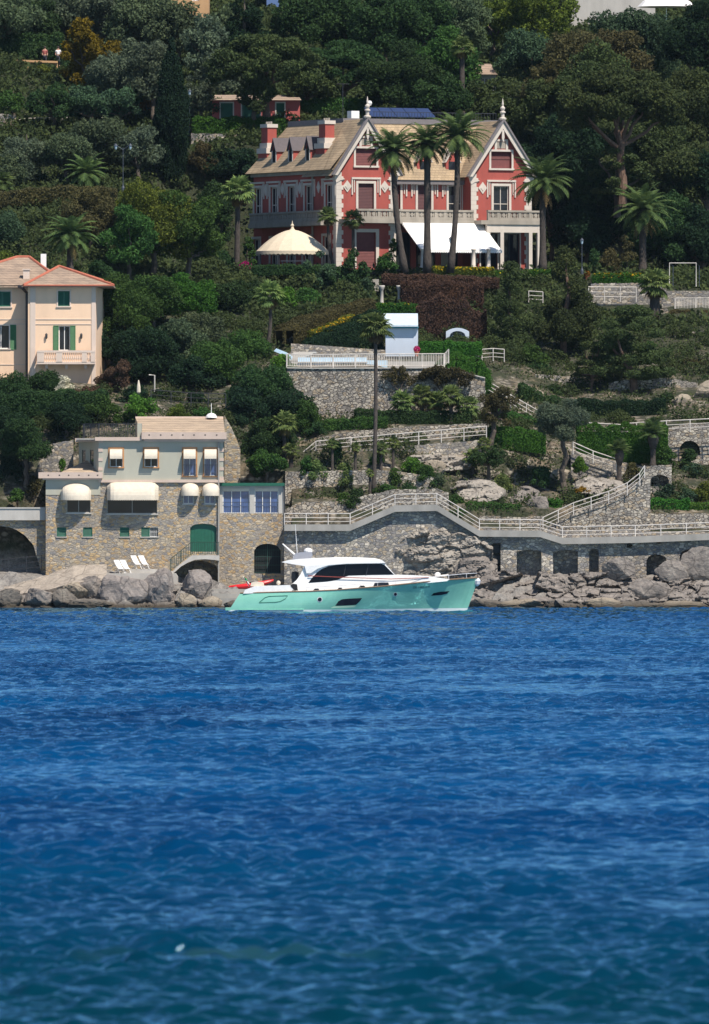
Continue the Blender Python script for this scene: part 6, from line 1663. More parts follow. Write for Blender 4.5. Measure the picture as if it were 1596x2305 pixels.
T(20, 350, 430, 40, 440, 'round', 'olive', "dark olive low at the left edge", "olive_tree", leaf=.2)
date_palm(193, 396, 52, 436, "low bushy feather palm below the olives at left", n=40, tr=.25)
date_palm(0, 416, 34, 450, "feather palm cut by the left edge of the picture", n=34)
shrub(462, 315, 410, 34, 'brown', "reddish brown shrub right of the cypress foot", kind='round', leaf=.18)
shrub(500, 330, 420, 50, 'deep', "deep shadowed shrub between the brown shrub and the villa", kind='round', leaf=.2)
shrub(545, 325, 430, 40, 'deep', "dark shrub beside the back corner of the villa", Y=1112, kind='round', leaf=.2)
hedge([(436, 312, 1119), (520, 313, 1119), (640, 312, 1119)], 1.8, 1.75, 'hedge', "long clipped hedge behind the left wing of the villa", leaf=.16)
hedge([(640, 268, 1128), (760, 266, 1128), (840, 262, 1128)], 1.6, 1.6, 'mid', "clipped hedge below the umbrella pines behind the villa", leaf=.18)
hedge([(-40, 470, 1088), (60, 460, 1088), (150, 452, 1088), (260, 458, 1088)], 1.5, 1.2, 'brown', "brown clipped hedge across the left slope below the palm", leaf=.18)
# mid left
T(345, 395, 610, 95, 640, 'round', 'yellowgreen', "large leafy evergreen with sunlit yellowish top left of the villa", leaf=.2, Y=1070, cover=2.8)
T(425, 410, 625, 85, 640, 'round', 'mid', "bushy evergreen between the big leafy tree and the fan palm", leaf=.2, Y=1071, cover=2.8)
T(480, 395, 560, 55, 620, 'round', 'dark', "dark tree just left of the fan palm by the villa", leaf=.2, Y=1088)
T(290, 450, 620, 60, 640, 'round', 'mid', "green tree left below the big leafy evergreen", leaf=.2, Y=1066)
T(205, 425, 540, 70, 560, 'round', 'brown', "brownish tree behind the dark feather palm at left", leaf=.18)
T(6, 470, 560, 48, 575, 'round', 'teal', "small dark olive in front of the white wall at left", "olive_tree", leaf=.18)
shrub(80, 440, 505, 50, 'brown', "brownish bush above the white wall at left", Y=1092)
T(130, 445, 520, 40, 540, 'round', 'olive', "olive green bush between white wall and brown tree", leaf=.18, Y=1092)
date_palm(158, 535, 62, 606, "dark feather palm behind the peach house roof", n=44, tr=.3, Y=1056)
shrub(10, 560, 600, 30, 'yellowgreen', "yellow green bush behind the peach house roof at the left edge", Y=1060)
shrub(230, 570, 640, 40, 'dark', "dark bush right of the peach house ridge", Y=1056)
fan_palm(536, 432, 46, 612, "tall fan palm standing left of the villa", tr=.2, n=40, Y=1081.5, lean=-3)
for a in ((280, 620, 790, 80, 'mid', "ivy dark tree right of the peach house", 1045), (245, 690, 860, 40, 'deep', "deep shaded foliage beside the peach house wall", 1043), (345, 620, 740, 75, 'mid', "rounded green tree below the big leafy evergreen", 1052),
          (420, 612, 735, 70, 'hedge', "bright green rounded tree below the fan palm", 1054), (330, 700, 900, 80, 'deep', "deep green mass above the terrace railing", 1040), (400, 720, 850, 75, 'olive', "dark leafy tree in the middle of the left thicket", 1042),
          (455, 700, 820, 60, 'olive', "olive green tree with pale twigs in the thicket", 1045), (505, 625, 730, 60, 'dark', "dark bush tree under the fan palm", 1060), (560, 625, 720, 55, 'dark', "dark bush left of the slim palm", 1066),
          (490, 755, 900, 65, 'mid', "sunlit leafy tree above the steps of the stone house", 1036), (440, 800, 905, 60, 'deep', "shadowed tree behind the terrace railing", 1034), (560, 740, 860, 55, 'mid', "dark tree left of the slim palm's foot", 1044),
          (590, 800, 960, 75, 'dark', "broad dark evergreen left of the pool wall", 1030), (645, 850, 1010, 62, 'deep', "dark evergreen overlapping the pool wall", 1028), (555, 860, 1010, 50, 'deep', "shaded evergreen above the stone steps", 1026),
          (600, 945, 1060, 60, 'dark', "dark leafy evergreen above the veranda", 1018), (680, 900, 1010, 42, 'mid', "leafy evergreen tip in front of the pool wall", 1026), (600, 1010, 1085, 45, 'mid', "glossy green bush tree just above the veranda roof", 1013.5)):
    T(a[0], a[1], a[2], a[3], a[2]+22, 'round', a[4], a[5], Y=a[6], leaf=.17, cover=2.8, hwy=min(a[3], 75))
shrub(635, 790, 850, 30, 'bright', "bright green bush at the left end of the pool fence", Y=1032, leaf=.15)
shrub(645, 640, 698, 34, 'bright', "bright yellow green bush beside the slim palm's crown", leaf=.16)
fan_palm(607, 665, 42, 800, "slim pale fan palm below the domed pavilion", tr=.13, bend=6, Y=1046, lean=-10, n=38, skirt=16)
fan_palm(640, 955, 38, 1060, "fan palm against the dark evergreens left of the path", Y=1017, tr=.13)
fan_palm(655, 1015, 26, 1062, "small fan palm by the start of the path railing", Y=1016, tr=.16, n=22)
fan_palm(738, 488, 28, 600, "young tufted palm at the near corner of the villa", Y=1080.5, lean=14, bend=-4, tr=.12)
fan_palm(795, 495, 30, 600, "second young tufted palm before the left gable", Y=1079, tr=.12)
shrub(730, 560, 690, 50, 'teal', "big dark green bush left under the villa's near corner", Y=1076, kind='shaggy', leaf=.2, cover=3)
shrub(790, 555, 690, 48, 'dark', "dark feathery bush in front of the villa's left door", Y=1075, kind='shaggy', leaf=.2, cover=3)
shrub(825, 620, 680, 24, 'teal', "round grey green bush by the garden steps", Y=1074)
shrub(688, 640, 720, 45, 'mid', "green bush mass right of the bright bush", Y=1070)
shrub(870, 565, 615, 26, 'mid', "green shrub by the villa's left door", Y=1080)
shrub(884, 525, 600, 9, 'mid', "narrow climbing plant on the corner of the left gable", Y=1084, kind='round', hwy=10)
shrub(553, 585, 608, 16, 'magenta', "magenta flowering bush left of the pavilion", Y=1081)
hedge([(570, 622, 1078), (640, 618, 1078), (735, 622, 1078)], 1.0, .8, 'dark', "low dark hedge under the pavilion")
# villa front
date_palm(885, 345, 68, 606, "left of the three tall feather palms before the villa", lean=27, tr=.27, Y=1077, n=52, bend=-6)
date_palm(962, 330, 58, 606, "middle of the three tall feather palms before the villa", lean=0, tr=.31, Y=1077.5, n=50)
date_palm(1030, 312, 72, 606, "right of the three tall feather palms before the villa", lean=-16, tr=.26, Y=1077, n=54, bend=5)
date_palm(1222, 412, 74, 605, "feather palm at the right corner of the villa", tr=.3, Y=1082, n=54)
date_palm(1447, 480, 72, 615, "feather palm in the shade at the right side", tr=.34, Y=1086, n=50)
fan_palm(1040, 108, 34, 300, "very tall fan palm rising behind the villa roof", tr=.22, Y=1124, n=36)
fan_palm(1474, 640, 46, 726, "stubby fan palm with thick trunk at right", tr=.38, Y=1066, n=40, skirt=18)
fan_palm(845, 738, 46, 1115, "very tall slim fan palm in front of the pool wall", tr=.135, Y=1011, lean=-5, n=44, skirt=20, bend=3)
hedge([(862, 642, 1074), (960, 642, 1074), (1120, 650, 1074)], 2.2, .85, 'purple', "long reddish clipped hedge below the villa lawn")
hedge([(905, 694, 1068), (1000, 690, 1068), (1085, 695, 1068)], 2.6, 2.1, 'purple', "tall reddish hedge on top of the ivy bank")
shrub(1010, 680, 778, 74, 'purple', "hanging curtain of reddish ivy over the bank right of the shed", Y=1062, kind='round', leaf=.13, cover=3, name="ivy")
shrub(960, 690, 775, 25, 'purple', "left end of the hanging ivy right of the shed", Y=1062, kind='round', leaf=.13, cover=3, name="ivy")
hedge([(940, 772, 1055), (985, 773, 1055), (1040, 775, 1055), (1092, 778, 1055)], 2.2, 3.4, 'purple', "tall bank of dark reddish ivy between the white shed and the left pine", leaf=.15, name="ivy", hts=[2.9, 3.7, 3.5, 2.4])
hedge([(975, 616, 1078), (1050, 618, 1078), (1110, 618, 1078)], .9, .55, 'yellowgreen', "yellow flowering border in front of the white awning", flowers=('yellow', 120))
hedge([(1112, 626, 1080), (1200, 622, 1080), (1260, 622, 1080)], .9, .5, 'hedge', "low green border right of the villa with some yellow flowers", flowers=('yellow', 9))
hedge([(1335, 638, 1079), (1400, 637, 1079), (1445, 637, 1079)], 1.0, .75, 'hedge', "green border with yellow flowers above the right stone parapet", flowers=('yellow', 60))
hedge([(1000, 634, 1078), (1100, 634, 1078)], .7, .2, 'bright', "bright green grass edge above the reddish hedge")
hedge([(640, 775, 1050), (690, 752, 1054), (760, 728, 1058), (830, 712, 1060)], 2.0, 1.35, 'brown', "brownish clipped hedge sloping up to the garden columns")
hedge([(690, 792, 1047), (740, 792, 1048), (850, 790, 1050)], 2.0, 2.2, 'deep', "dark sloping hedge behind the pool", hts=[.8, 1.7, 3.3])
hedge([(700, 760, 1051), (740, 745, 1053), (790, 722, 1056)], .7, .5, 'yellowgreen', "yellow flowering strip between the two sloping pool hedges", flowers=('yellow', 60))
hedge([(840, 706, 1062), (900, 704, 1062), (945, 708, 1062)], 1.2, .75, 'hedge', "green hedge with yellow flowers at the foot of the garden columns", flowers=('yellow', 12))
hedge([(945, 800, 1044), (1000, 798, 1044), (1082, 800, 1044)], 1.2, 1.0, 'hedge', "box hedge right of the white shed")
hedge([(985, 868, 1032.8), (1020, 872, 1033), (1060, 876, 1033.4), (1090, 878, 1034)], 2.6, 2.1, 'hedge', "bright green rounded hedge at the right end of the pool fence", hts=[1.7, 2.6, 2.5, 1.6])
shrub(1000, 820, 880, 75, 'brown', "brown ivy hanging over the right part of the pool wall", Y=1030.5, kind='round', leaf=.12, cover=3, hwy=14, name="ivy")
shrub(900, 822, 872, 55, 'brown', "thin brown ivy on the middle of the pool wall", Y=1030.6, kind='shaggy', leaf=.1, cover=1.6, hwy=10, name="ivy")
shrub(950, 880, 930, 60, 'brown', "dry creeper low on the pool wall", Y=1030.4, kind='shaggy', leaf=.1, cover=1.6, hwy=12, name="ivy")
# terrace below the pool wall
for px, c, hw, base, lb in ((905, 905, 34, 955, "leftmost fan palm in the cluster below the pool wall"), (950, 893, 34, 955, "second fan palm in the cluster below the pool wall"), (985, 905, 32, 958, "middle fan palm in the cluster below the pool wall"),
                            (1015, 893, 34, 957, "fourth fan palm in the cluster below the pool wall"), (1052, 915, 34, 962, "rightmost fan palm in the cluster below the pool wall")):
    fan_palm(px, c, hw, base, lb, "fan palms below the pool wall", Y=1026.5+(px % 7)*.3, tr=.15, n=40)
hedge([(730, 972, 1026), (800, 966, 1026), (870, 962, 1026)], 1.2, .85, 'mid', "low green hedge at the foot of the pool wall")
hedge([(800, 960, 1027), (900, 962, 1027), (1060, 966, 1027)], 1.4, 1.3, 'dark', "dark undergrowth beneath the fan palm cluster")
shrub(720, 945, 985, 42, 'dark', "dark bush at the left foot of the pool wall", Y=1025)
for px, t, base, hw, mt, lb in ((712, 1025, 1092, 26, 'fan', "clipped palm bush left in front of the pale terrace wall"), (775, 1035, 1098, 24, 'fan', "second clipped palm bush in front of the pale terrace wall"),
                                (930, 1022, 1072, 26, 'bright', "round bright bush right of the tall slim palm"), (890, 1050, 1100, 24, 'mid', "green bush just right of the tall slim palm's trunk"), (960, 1040, 1090, 24, 'mid', "green bush by the tan rocks"),
                                (985, 1055, 1100, 18, 'olive', "olive toned bush left of the tan outcrop"), (800, 1095, 1140, 26, 'dark', "dark bush behind the promenade left of the hump"), (775, 1105, 1150, 30, 'mid', "green bush cluster at the left foot of the hump"),
                                (870, 1082, 1120, 36, 'mid', "wide green bush on top of the hump"), (920, 1085, 1125, 26, 'dark', "dark green bush at the right of the hump bushes"), (755, 975, 1050, 20, 'mid', "leafy shrub on the path below the pool wall"),
                                (850, 1000, 1052, 22, 'mid', "shrub hanging over the rubble wall by the tall slim palm"), (690, 1020, 1070, 18, 'mid', "shrub at the foot of the path railing")):
    shrub(px, t, base, hw, mt, lb, leaf=.13)
for px, c, hw, base, lb in ((748, 1000, 18, 1066, "thin young palm behind the clipped palm bushes"), (858, 1010, 22, 1060, "small palm just right of the tall slim trunk on the middle terrace"), (885, 998, 20, 1060, "small palm between tall slim trunk and round bush"),
                            (800, 1008, 16, 1062, "spindly palm left of the tall slim trunk"), (833, 1065, 14, 1118, "spindly palm trunk beside the foot of the tall slim palm"), (1065, 1030, 28, 1075, "spiky low palm under the end of the path railing"), (1090, 1000, 22, 1060, "spiky palm below the dark hedge corner")):
    fan_palm(px, c, hw, base, lb, tr=.1, n=24, skirt=6)
T(1118, 868, 962, 44, 1016, 'shaggy', 'brown', "thin brownish tree with leaning trunk at the end of the path railing", lean=-18, Y=1020, leaf=.13, trunk_r=.2, cover=2.4)
T(1266, 895, 1010, 58, 1105, 'round', 'greyolive', "dense round grey green tree on a tall dark trunk above the stairs", Y=1015, leaf=.13, trunk_r=.2, lean=7, cover=3)
T(1100, 1005, 1062, 50, 1085, 'round', 'dark', "dark shrub tree above the pale tan outcrop", Y=1015.5, leaf=.14)
hedge([(1100, 1012, 1021.5), (1160, 1014, 1021.5), (1225, 1022, 1021.5)], 1.5, 1.7, 'hedge', "bright clipped hedge left of the dense round tree")
hedge([(1300, 1040, 1021), (1400, 1042, 1021), (1500, 1044, 1021)], 1.6, 2.9, 'hedge', "tall long clipped hedge behind the small date palms")
hedge([(1090, 945, 1031), (1150, 955, 1031), (1220, 972, 1031)], 1.5, .9, 'mid', "low green planting under the sloping railing")
hedge([(1300, 945, 1036), (1400, 950, 1036), (1495, 945, 1036)], 2.0, 1.6, 'deep', "dark hedge in the shade of the spreading pine")
hedge([(1170, 900, 1040), (1240, 930, 1040), (1310, 945, 1040)], 2.5, 1.3, 'dark', "dark ground planting below the left pines")
hedge([(1396, 1162, 1011.6), (1470, 1164, 1011.6), (1550, 1164, 1011.6)], 1.3, 1.35, 'hedge', "neat bright box hedge above the right promenade wall")
hedge([(1552, 1162, 1011.8), (1660, 1160, 1011.8)], 1.2, .95, 'bright', "lower lighter hedge beside the neat box hedge at the right edge")
hedge([(1050, 1168, 1010.6), (1100, 1170, 1010.6), (1170, 1172, 1010.6)], 1.4, 1.25, 'mid', "bushy green hedge behind the right slope of the hump")
shrub(1025, 1108, 1160, 36, 'mid', "grassy green bush at the top right of the hump", Y=1010.5, leaf=.13)
shrub(1247, 1115, 1158, 26, 'hedge', "clipped round bush above the junction of the two railings", leaf=.12, Y=1011.5)
shrub(1304, 1022, 1062, 20, 'bright', "bright round bush below the short sloping railing", leaf=.11, cover=3.2, Y=1017.5)
shrub(1502, 1000, 1046, 26, 'mid', "green bush right of the larger small date palm", Y=1019)
shrub(1440, 1050, 1085, 18, 'dark', "dark shrub at the top of the stairs", Y=1018)
for a in ((1420, 1128, 1140, 20, 'olive'),): pass
shrub(1500, 1085, 1125, 42, 'teal', "blue green bush in front of the low arch", Y=1013)
shrub(1545, 1095, 1130, 34, 'teal', "blue green bush right of the low arch", Y=1013)
shrub(1590, 1070, 1150, 34, 'yellowgreen', "yellow green bush at the right edge above the hedge", Y=1013.5)
shrub(1560, 1040, 1075, 40, 'teal', "green scrub under the dark round arch", Y=1020)
date_palm(1394, 1022, 28, 1076, "young date palm with a stout base above the stairs", n=22, tr=.2, up=.55, skirt=0, Y=1017)
date_palm(1470, 985, 38, 1044, "larger young date palm in front of the tall clipped hedge", n=26, tr=.24, up=.45, skirt=0, Y=1018.8)
shrub(1310, 1092, 1112, 22, 'orange', "reddish dry plants on the rocks above the stair railing", leaf=.09, Y=1013.5)
shrub(1375, 1110, 1130, 26, 'brown', "brown dry plants beside the stair railing", leaf=.09, Y=1011.5)
# pines at right
T(1150, 575, 800, 72, 862, 'cone', 'pine', "left feathery pine right of the ivy bank", "pine_tree", Y=1052, leaf=.16, bark='bark_pine', cover=2.6, lean=4, trunk_r=.24)
T(1275, 545, 760, 88, 850, 'cone', 'pine', "taller feathery pine between the left pine and the spreading pine", "pine_tree", Y=1056, leaf=.17, bark='bark_pine', cover=2.8, lean=-8, trunk_r=.26)
T(1425, 690, 850, 125, 906, 'layers', 'pine', "broad spreading pine with a forked trunk on the right terraces", "pine_tree", Y=1043, leaf=.15, bark='bark_pine', cover=2.8, trunk_r=.3, lean=-2, hwy=80)
T(1330, 770, 850, 60, 900, 'layers', 'pine', "low pine branches left of the forked trunk", "pine_tree", Y=1044, leaf=.15, cover=2.4, bark='bark_pine')
shrub(1190, 770, 860, 40, 'mid', "leafy green shrub by the left pine's trunk", Y=1050, kind='round')
shrub(1560, 800, 860, 50, 'brown', "brown scrub on the right slope", Y=1050, leaf=.12)
shrub(1590, 700, 790, 40, 'brown', "dark brown hedge end under the right baluster fence", Y=1066, leaf=.14)
hedge([(1510, 738, 1068), (1660, 738, 1068)], 1.8, 1.35, 'brown', "brown clipped hedge below the right baluster fence")
shrub(1400, 690, 720, 34, 'hedge', "green bush with yellow blossoms under the right white railing", Y=1070, flowers=('yellow', 14))
shrub(1590, 840, 900, 30, 'dark', "dark bush at the right edge above the rock bank", Y=1046)
shrub(1375, 548, 625, 26, 'brown', "russet potted bush under the shaded feather palm", Y=1084); shrub(1410, 505, 625, 22, 'brown', "taller russet shrub beside the shaded feather palm", Y=1085)
shrub(1340, 540, 640, 20, 'dark', "dark green shrub by the right lamp post", Y=1083)
# forest right of and behind the villa
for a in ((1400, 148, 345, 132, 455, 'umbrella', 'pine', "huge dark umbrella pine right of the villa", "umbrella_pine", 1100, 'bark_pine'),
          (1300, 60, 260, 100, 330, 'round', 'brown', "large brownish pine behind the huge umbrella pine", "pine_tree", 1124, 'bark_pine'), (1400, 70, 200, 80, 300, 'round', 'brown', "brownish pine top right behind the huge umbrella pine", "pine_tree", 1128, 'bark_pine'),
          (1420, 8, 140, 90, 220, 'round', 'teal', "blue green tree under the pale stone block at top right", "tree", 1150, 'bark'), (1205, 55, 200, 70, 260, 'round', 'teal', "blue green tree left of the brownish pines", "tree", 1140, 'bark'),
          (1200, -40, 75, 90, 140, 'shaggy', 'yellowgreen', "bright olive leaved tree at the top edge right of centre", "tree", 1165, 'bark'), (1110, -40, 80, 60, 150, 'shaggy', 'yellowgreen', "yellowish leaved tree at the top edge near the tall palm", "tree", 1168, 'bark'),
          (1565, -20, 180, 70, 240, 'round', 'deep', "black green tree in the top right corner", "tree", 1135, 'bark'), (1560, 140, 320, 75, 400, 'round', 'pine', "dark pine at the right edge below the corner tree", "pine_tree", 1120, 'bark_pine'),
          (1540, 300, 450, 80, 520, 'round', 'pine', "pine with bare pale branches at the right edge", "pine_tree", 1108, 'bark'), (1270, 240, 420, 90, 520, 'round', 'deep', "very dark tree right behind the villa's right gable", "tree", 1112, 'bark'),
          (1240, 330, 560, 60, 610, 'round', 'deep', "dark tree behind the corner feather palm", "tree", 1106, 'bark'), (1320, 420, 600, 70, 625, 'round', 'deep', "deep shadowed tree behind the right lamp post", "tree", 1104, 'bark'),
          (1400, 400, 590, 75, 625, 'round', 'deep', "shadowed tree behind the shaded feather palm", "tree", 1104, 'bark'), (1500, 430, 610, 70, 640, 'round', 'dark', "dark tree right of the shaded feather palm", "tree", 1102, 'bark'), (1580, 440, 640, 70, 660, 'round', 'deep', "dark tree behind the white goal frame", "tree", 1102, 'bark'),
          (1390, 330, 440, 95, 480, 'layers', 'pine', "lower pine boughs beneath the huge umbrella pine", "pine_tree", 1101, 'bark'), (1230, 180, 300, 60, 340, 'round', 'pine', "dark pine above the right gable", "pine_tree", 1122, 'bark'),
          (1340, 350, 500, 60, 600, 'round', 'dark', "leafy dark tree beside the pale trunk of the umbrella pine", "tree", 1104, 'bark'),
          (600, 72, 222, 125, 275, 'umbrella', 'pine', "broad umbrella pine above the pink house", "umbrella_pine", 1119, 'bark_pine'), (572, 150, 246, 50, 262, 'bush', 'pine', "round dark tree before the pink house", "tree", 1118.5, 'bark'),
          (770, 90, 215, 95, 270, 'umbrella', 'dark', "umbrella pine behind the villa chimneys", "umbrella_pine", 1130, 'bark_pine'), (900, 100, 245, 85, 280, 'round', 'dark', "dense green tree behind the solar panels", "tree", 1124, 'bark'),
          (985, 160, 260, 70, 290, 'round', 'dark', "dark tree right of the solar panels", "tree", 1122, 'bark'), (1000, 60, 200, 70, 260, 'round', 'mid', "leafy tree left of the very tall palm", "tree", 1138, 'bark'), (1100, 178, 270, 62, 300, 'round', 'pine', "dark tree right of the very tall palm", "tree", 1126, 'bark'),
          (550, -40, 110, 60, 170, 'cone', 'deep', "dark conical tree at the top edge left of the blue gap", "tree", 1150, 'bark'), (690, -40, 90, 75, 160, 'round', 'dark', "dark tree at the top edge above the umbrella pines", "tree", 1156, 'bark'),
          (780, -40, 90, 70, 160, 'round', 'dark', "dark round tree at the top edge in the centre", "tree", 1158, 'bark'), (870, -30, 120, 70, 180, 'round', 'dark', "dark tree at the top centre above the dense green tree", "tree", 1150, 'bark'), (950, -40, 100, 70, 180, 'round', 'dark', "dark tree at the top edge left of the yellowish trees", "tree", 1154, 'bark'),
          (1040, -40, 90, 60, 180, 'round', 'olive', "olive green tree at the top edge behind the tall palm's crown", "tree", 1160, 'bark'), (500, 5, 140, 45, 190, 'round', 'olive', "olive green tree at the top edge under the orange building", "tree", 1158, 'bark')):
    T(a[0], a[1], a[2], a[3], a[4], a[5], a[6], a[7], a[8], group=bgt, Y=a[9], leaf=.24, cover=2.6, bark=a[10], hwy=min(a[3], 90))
for a in ((1475, 225, 420, 70, 460, 'round', 'pine', "pine just right of the huge umbrella pine's crown", "pine_tree", 1114, 'bark_pine'), (1590, 320, 480, 60, 520, 'round', 'deep', "black green tree cut by the right edge halfway down the forest", "tree", 1107, 'bark'),
          (1330, 100, 270, 80, 330, 'round', 'pine', "pine between the brownish pines and the right gable finial", "pine_tree", 1121, 'bark_pine'), (90, 95, 200, 60, 215, 'round', 'dark', "dark tree hiding behind the mustard green bush", "tree", 1158, 'bark'),
          (500, 105, 230, 50, 250, 'round', 'greyolive', "grey olive tree between cypress and umbrella pine", "olive_tree", 1144, 'bark'), (690, 120, 240, 60, 265, 'round', 'pine', "dark crown between the two umbrella pines behind the villa", "tree", 1128, 'bark')):
    T(a[0], a[1], a[2], a[3], a[4], a[5], a[6], a[7], a[8], group=bgt, Y=a[9], leaf=.24, cover=2.6, bark=a[10], hwy=min(a[3], 90))
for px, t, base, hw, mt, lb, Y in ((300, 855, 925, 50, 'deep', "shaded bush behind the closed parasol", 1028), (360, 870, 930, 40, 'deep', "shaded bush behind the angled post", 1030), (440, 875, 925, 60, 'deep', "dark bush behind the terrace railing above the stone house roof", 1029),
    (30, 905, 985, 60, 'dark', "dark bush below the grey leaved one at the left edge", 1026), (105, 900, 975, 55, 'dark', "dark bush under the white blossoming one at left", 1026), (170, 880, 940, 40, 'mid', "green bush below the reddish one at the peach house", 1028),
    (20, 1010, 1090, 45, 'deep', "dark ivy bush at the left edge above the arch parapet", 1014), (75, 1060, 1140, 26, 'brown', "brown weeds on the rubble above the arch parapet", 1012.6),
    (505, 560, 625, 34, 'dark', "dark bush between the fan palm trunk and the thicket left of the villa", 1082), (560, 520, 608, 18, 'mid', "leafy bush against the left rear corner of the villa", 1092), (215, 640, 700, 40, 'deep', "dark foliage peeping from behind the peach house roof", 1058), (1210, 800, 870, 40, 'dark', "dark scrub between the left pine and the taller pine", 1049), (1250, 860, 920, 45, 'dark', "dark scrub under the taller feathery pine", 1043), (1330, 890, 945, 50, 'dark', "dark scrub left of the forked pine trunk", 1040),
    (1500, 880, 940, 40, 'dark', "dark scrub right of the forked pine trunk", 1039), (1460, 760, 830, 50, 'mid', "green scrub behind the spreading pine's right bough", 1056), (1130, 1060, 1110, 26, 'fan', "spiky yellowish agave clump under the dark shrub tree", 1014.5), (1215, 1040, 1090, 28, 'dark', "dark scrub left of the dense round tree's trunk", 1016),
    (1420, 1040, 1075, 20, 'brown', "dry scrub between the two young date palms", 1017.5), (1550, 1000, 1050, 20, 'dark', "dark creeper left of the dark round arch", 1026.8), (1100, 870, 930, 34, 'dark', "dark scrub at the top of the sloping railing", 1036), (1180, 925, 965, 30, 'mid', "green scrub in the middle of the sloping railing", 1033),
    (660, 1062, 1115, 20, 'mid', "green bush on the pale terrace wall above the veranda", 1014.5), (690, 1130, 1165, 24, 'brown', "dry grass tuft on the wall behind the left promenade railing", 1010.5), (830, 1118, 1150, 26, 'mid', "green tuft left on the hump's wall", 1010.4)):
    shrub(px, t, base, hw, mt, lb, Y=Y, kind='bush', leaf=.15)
# left foreground gardens
for a in ((35, 842, 940, 75, 'dark', "dark grey leaved bush before the peach house", 1031), (110, 835, 930, 60, 'dark', "dark bush with white blossoms before the peach house balcony", 1031), (58, 938, 1058, 62, 'dark', "dark round tree above the big stone arch", 1012.4),
          (5, 910, 1010, 50, 'deep', "deep shaded tree at the left edge above the arch", 1020), (150, 900, 985, 60, 'deep', "shaded tree left behind the roof terrace", 1018)):
    T(a[0], a[1], a[2], a[3], a[2]+24, 'round', a[4], a[5], Y=a[6], leaf=.15, cover=2.8)
shrub(145, 842, 890, 22, 'whiteflower', "white flowering bush below the peach house balcony", Y=1029, leaf=.12)
shrub(262, 808, 885, 48, 'purple', "reddish twiggy bush at the right corner of the peach house", Y=1033, kind='shaggy', leaf=.12, cover=3)
shrub(200, 862, 920, 50, 'purple', "low reddish bush under the peach house corner", Y=1031, leaf=.13)
shrub(235, 885, 952, 55, 'mid', "fresh green bush above the stone house terrace at left", Y=1020, leaf=.14)
shrub(310, 880, 945, 65, 'bright', "fresh green bush above the stone house roof", Y=1020, leaf=.14)
shrub(405, 905, 945, 34, 'yellowgreen', "yellow green bush above the stone house roof ridge", Y=1019.5, leaf=.13)
shrub(455, 912, 945, 40, 'mid', "green bush at the right end of the roof ridge", Y=1019.5, leaf=.13)
shrub(40, 1095, 1135, 24, 'mid', "green tuft on the rubble left of the stone house", Y=1011)
shrub(140, 1030, 1062, 12, 'bright', "small bright plant on the lean-to roof wall", Y=1012)
# undergrowth on open ground
def undergrowth():
    rng = np.random.default_rng(77); Q = []
    n = 380000; Yv = 1006+rng.random(n)**1.15*215; X_ = rng.uniform(-.038, .038, n)*Yv; pxs = 798+X_*F/Yv
    tab = np.array([np.interp(Yv, q[1], q[2]) for q in _pp]); z = np.array([np.interp(p, _px, tab[:, i]) for i, p in enumerate(pxs)])
    pat = np.array([noise.noise((x*.25, y*.25, 0)) for x, y in zip(X_, Yv)])
    keep = (pat > -.12) | (Yv > 1045)
    keep &= ~((Yv > 1082) & (Yv < 1110) & (pxs > 540) & (pxs < 1215)); keep &= ~((Yv < 1015) & (pxs < 645)); keep &= ~((Yv < 1009.6) & (pxs > 640))
    keep &= ~((Yv > 1068) & (Yv < 1080) & (pxs > 1310)); keep &= ~((Yv > 1064) & (Yv < 1077) & (pxs > 1490))
    keep &= ~((Yv > 1034) & (Yv < 1054) & (pxs < 225)); keep &= ~((Yv > 1031) & (Yv < 1047) & (pxs > 645) & (pxs < 1000))
    p = np.stack([X_, Yv, z+rng.random(n)**2*.75], 1)[keep]; d = rng.normal(0, 1, (len(p), 3))*.5; d[:, 2] += .8; d[:, 1] -= .4; d /= np.linalg.norm(d, axis=1)[:, None]
    far = p[:, 1] > 1060
    Q = np.concatenate([leaf_quads(p[~far], d[~far], .13, rng), leaf_quads(p[far], d[far], .24, rng)])
    # low rounded scrub in irregular patches
    k = 1850; Ys = 1011+rng.random(k)**1.1*200; xs = rng.uniform(-.038, .038, k)*Ys; cl = []; rd = []
    for x, y in zip(xs, Ys):
        px = 798+x*F/y; pt = noise.noise((x*.16, y*.16, 4.0))
        if (1068 < y < 1081 and px > 1310) or (1064 < y < 1076 and px > 1490): continue
        if (pt < -.05 and y < 1045) or (1080 < y < 1111 and 540 < px < 1320) or (y < 1017 and px < 660) or (1032 < y < 1056 and px < 235) or (1030 < y < 1048 and 640 < px < 1010): continue
        if y < 1045 and px > 660 and rng.random() < .22: continue
        r_ = rng.uniform(.35, .95)*(1.0 if y < 1045 else 1.5); cl.append((x, y, tz(px, y)+r_*.25)); rd.append(r_)
    fr = np.array([c[1] for c in cl]) > 1060; cl = np.array(cl); rd = np.array(rd)
    Q = np.concatenate([Q, clumps_to_leaves(cl[~fr], rd[~fr], .10, rng, 2.0, .75, 0, 1.7, .1), clumps_to_leaves(cl[fr], rd[fr], .17, rng, 1.9, .75, 0, 1.7, .1)])
    b = MB(); b.quads(Q); tag(b.build("undergrowth", M['under'], None, (0, 1000, 0)), "low scrub and grasses covering the open slopes", "undergrowth", kind="stuff")
undergrowth()
hedge([(-40, 942, 1023), (60, 938, 1023), (150, 935, 1023), (240, 938, 1023)], 2.4, 1.9, 'dark', "long dark planting between the peach house and the stone house terrace", leaf=.16)
M['lamp_blue'] = plain("blue_grey_iron", (.05, .06, .08), .5); M['lamp_glass'] = plain("frosted_lamp_glass", (.35, .45, .52), .3); M['gap_blue'] = plaster("blue_plaster", (.10, .17, .34), .2)
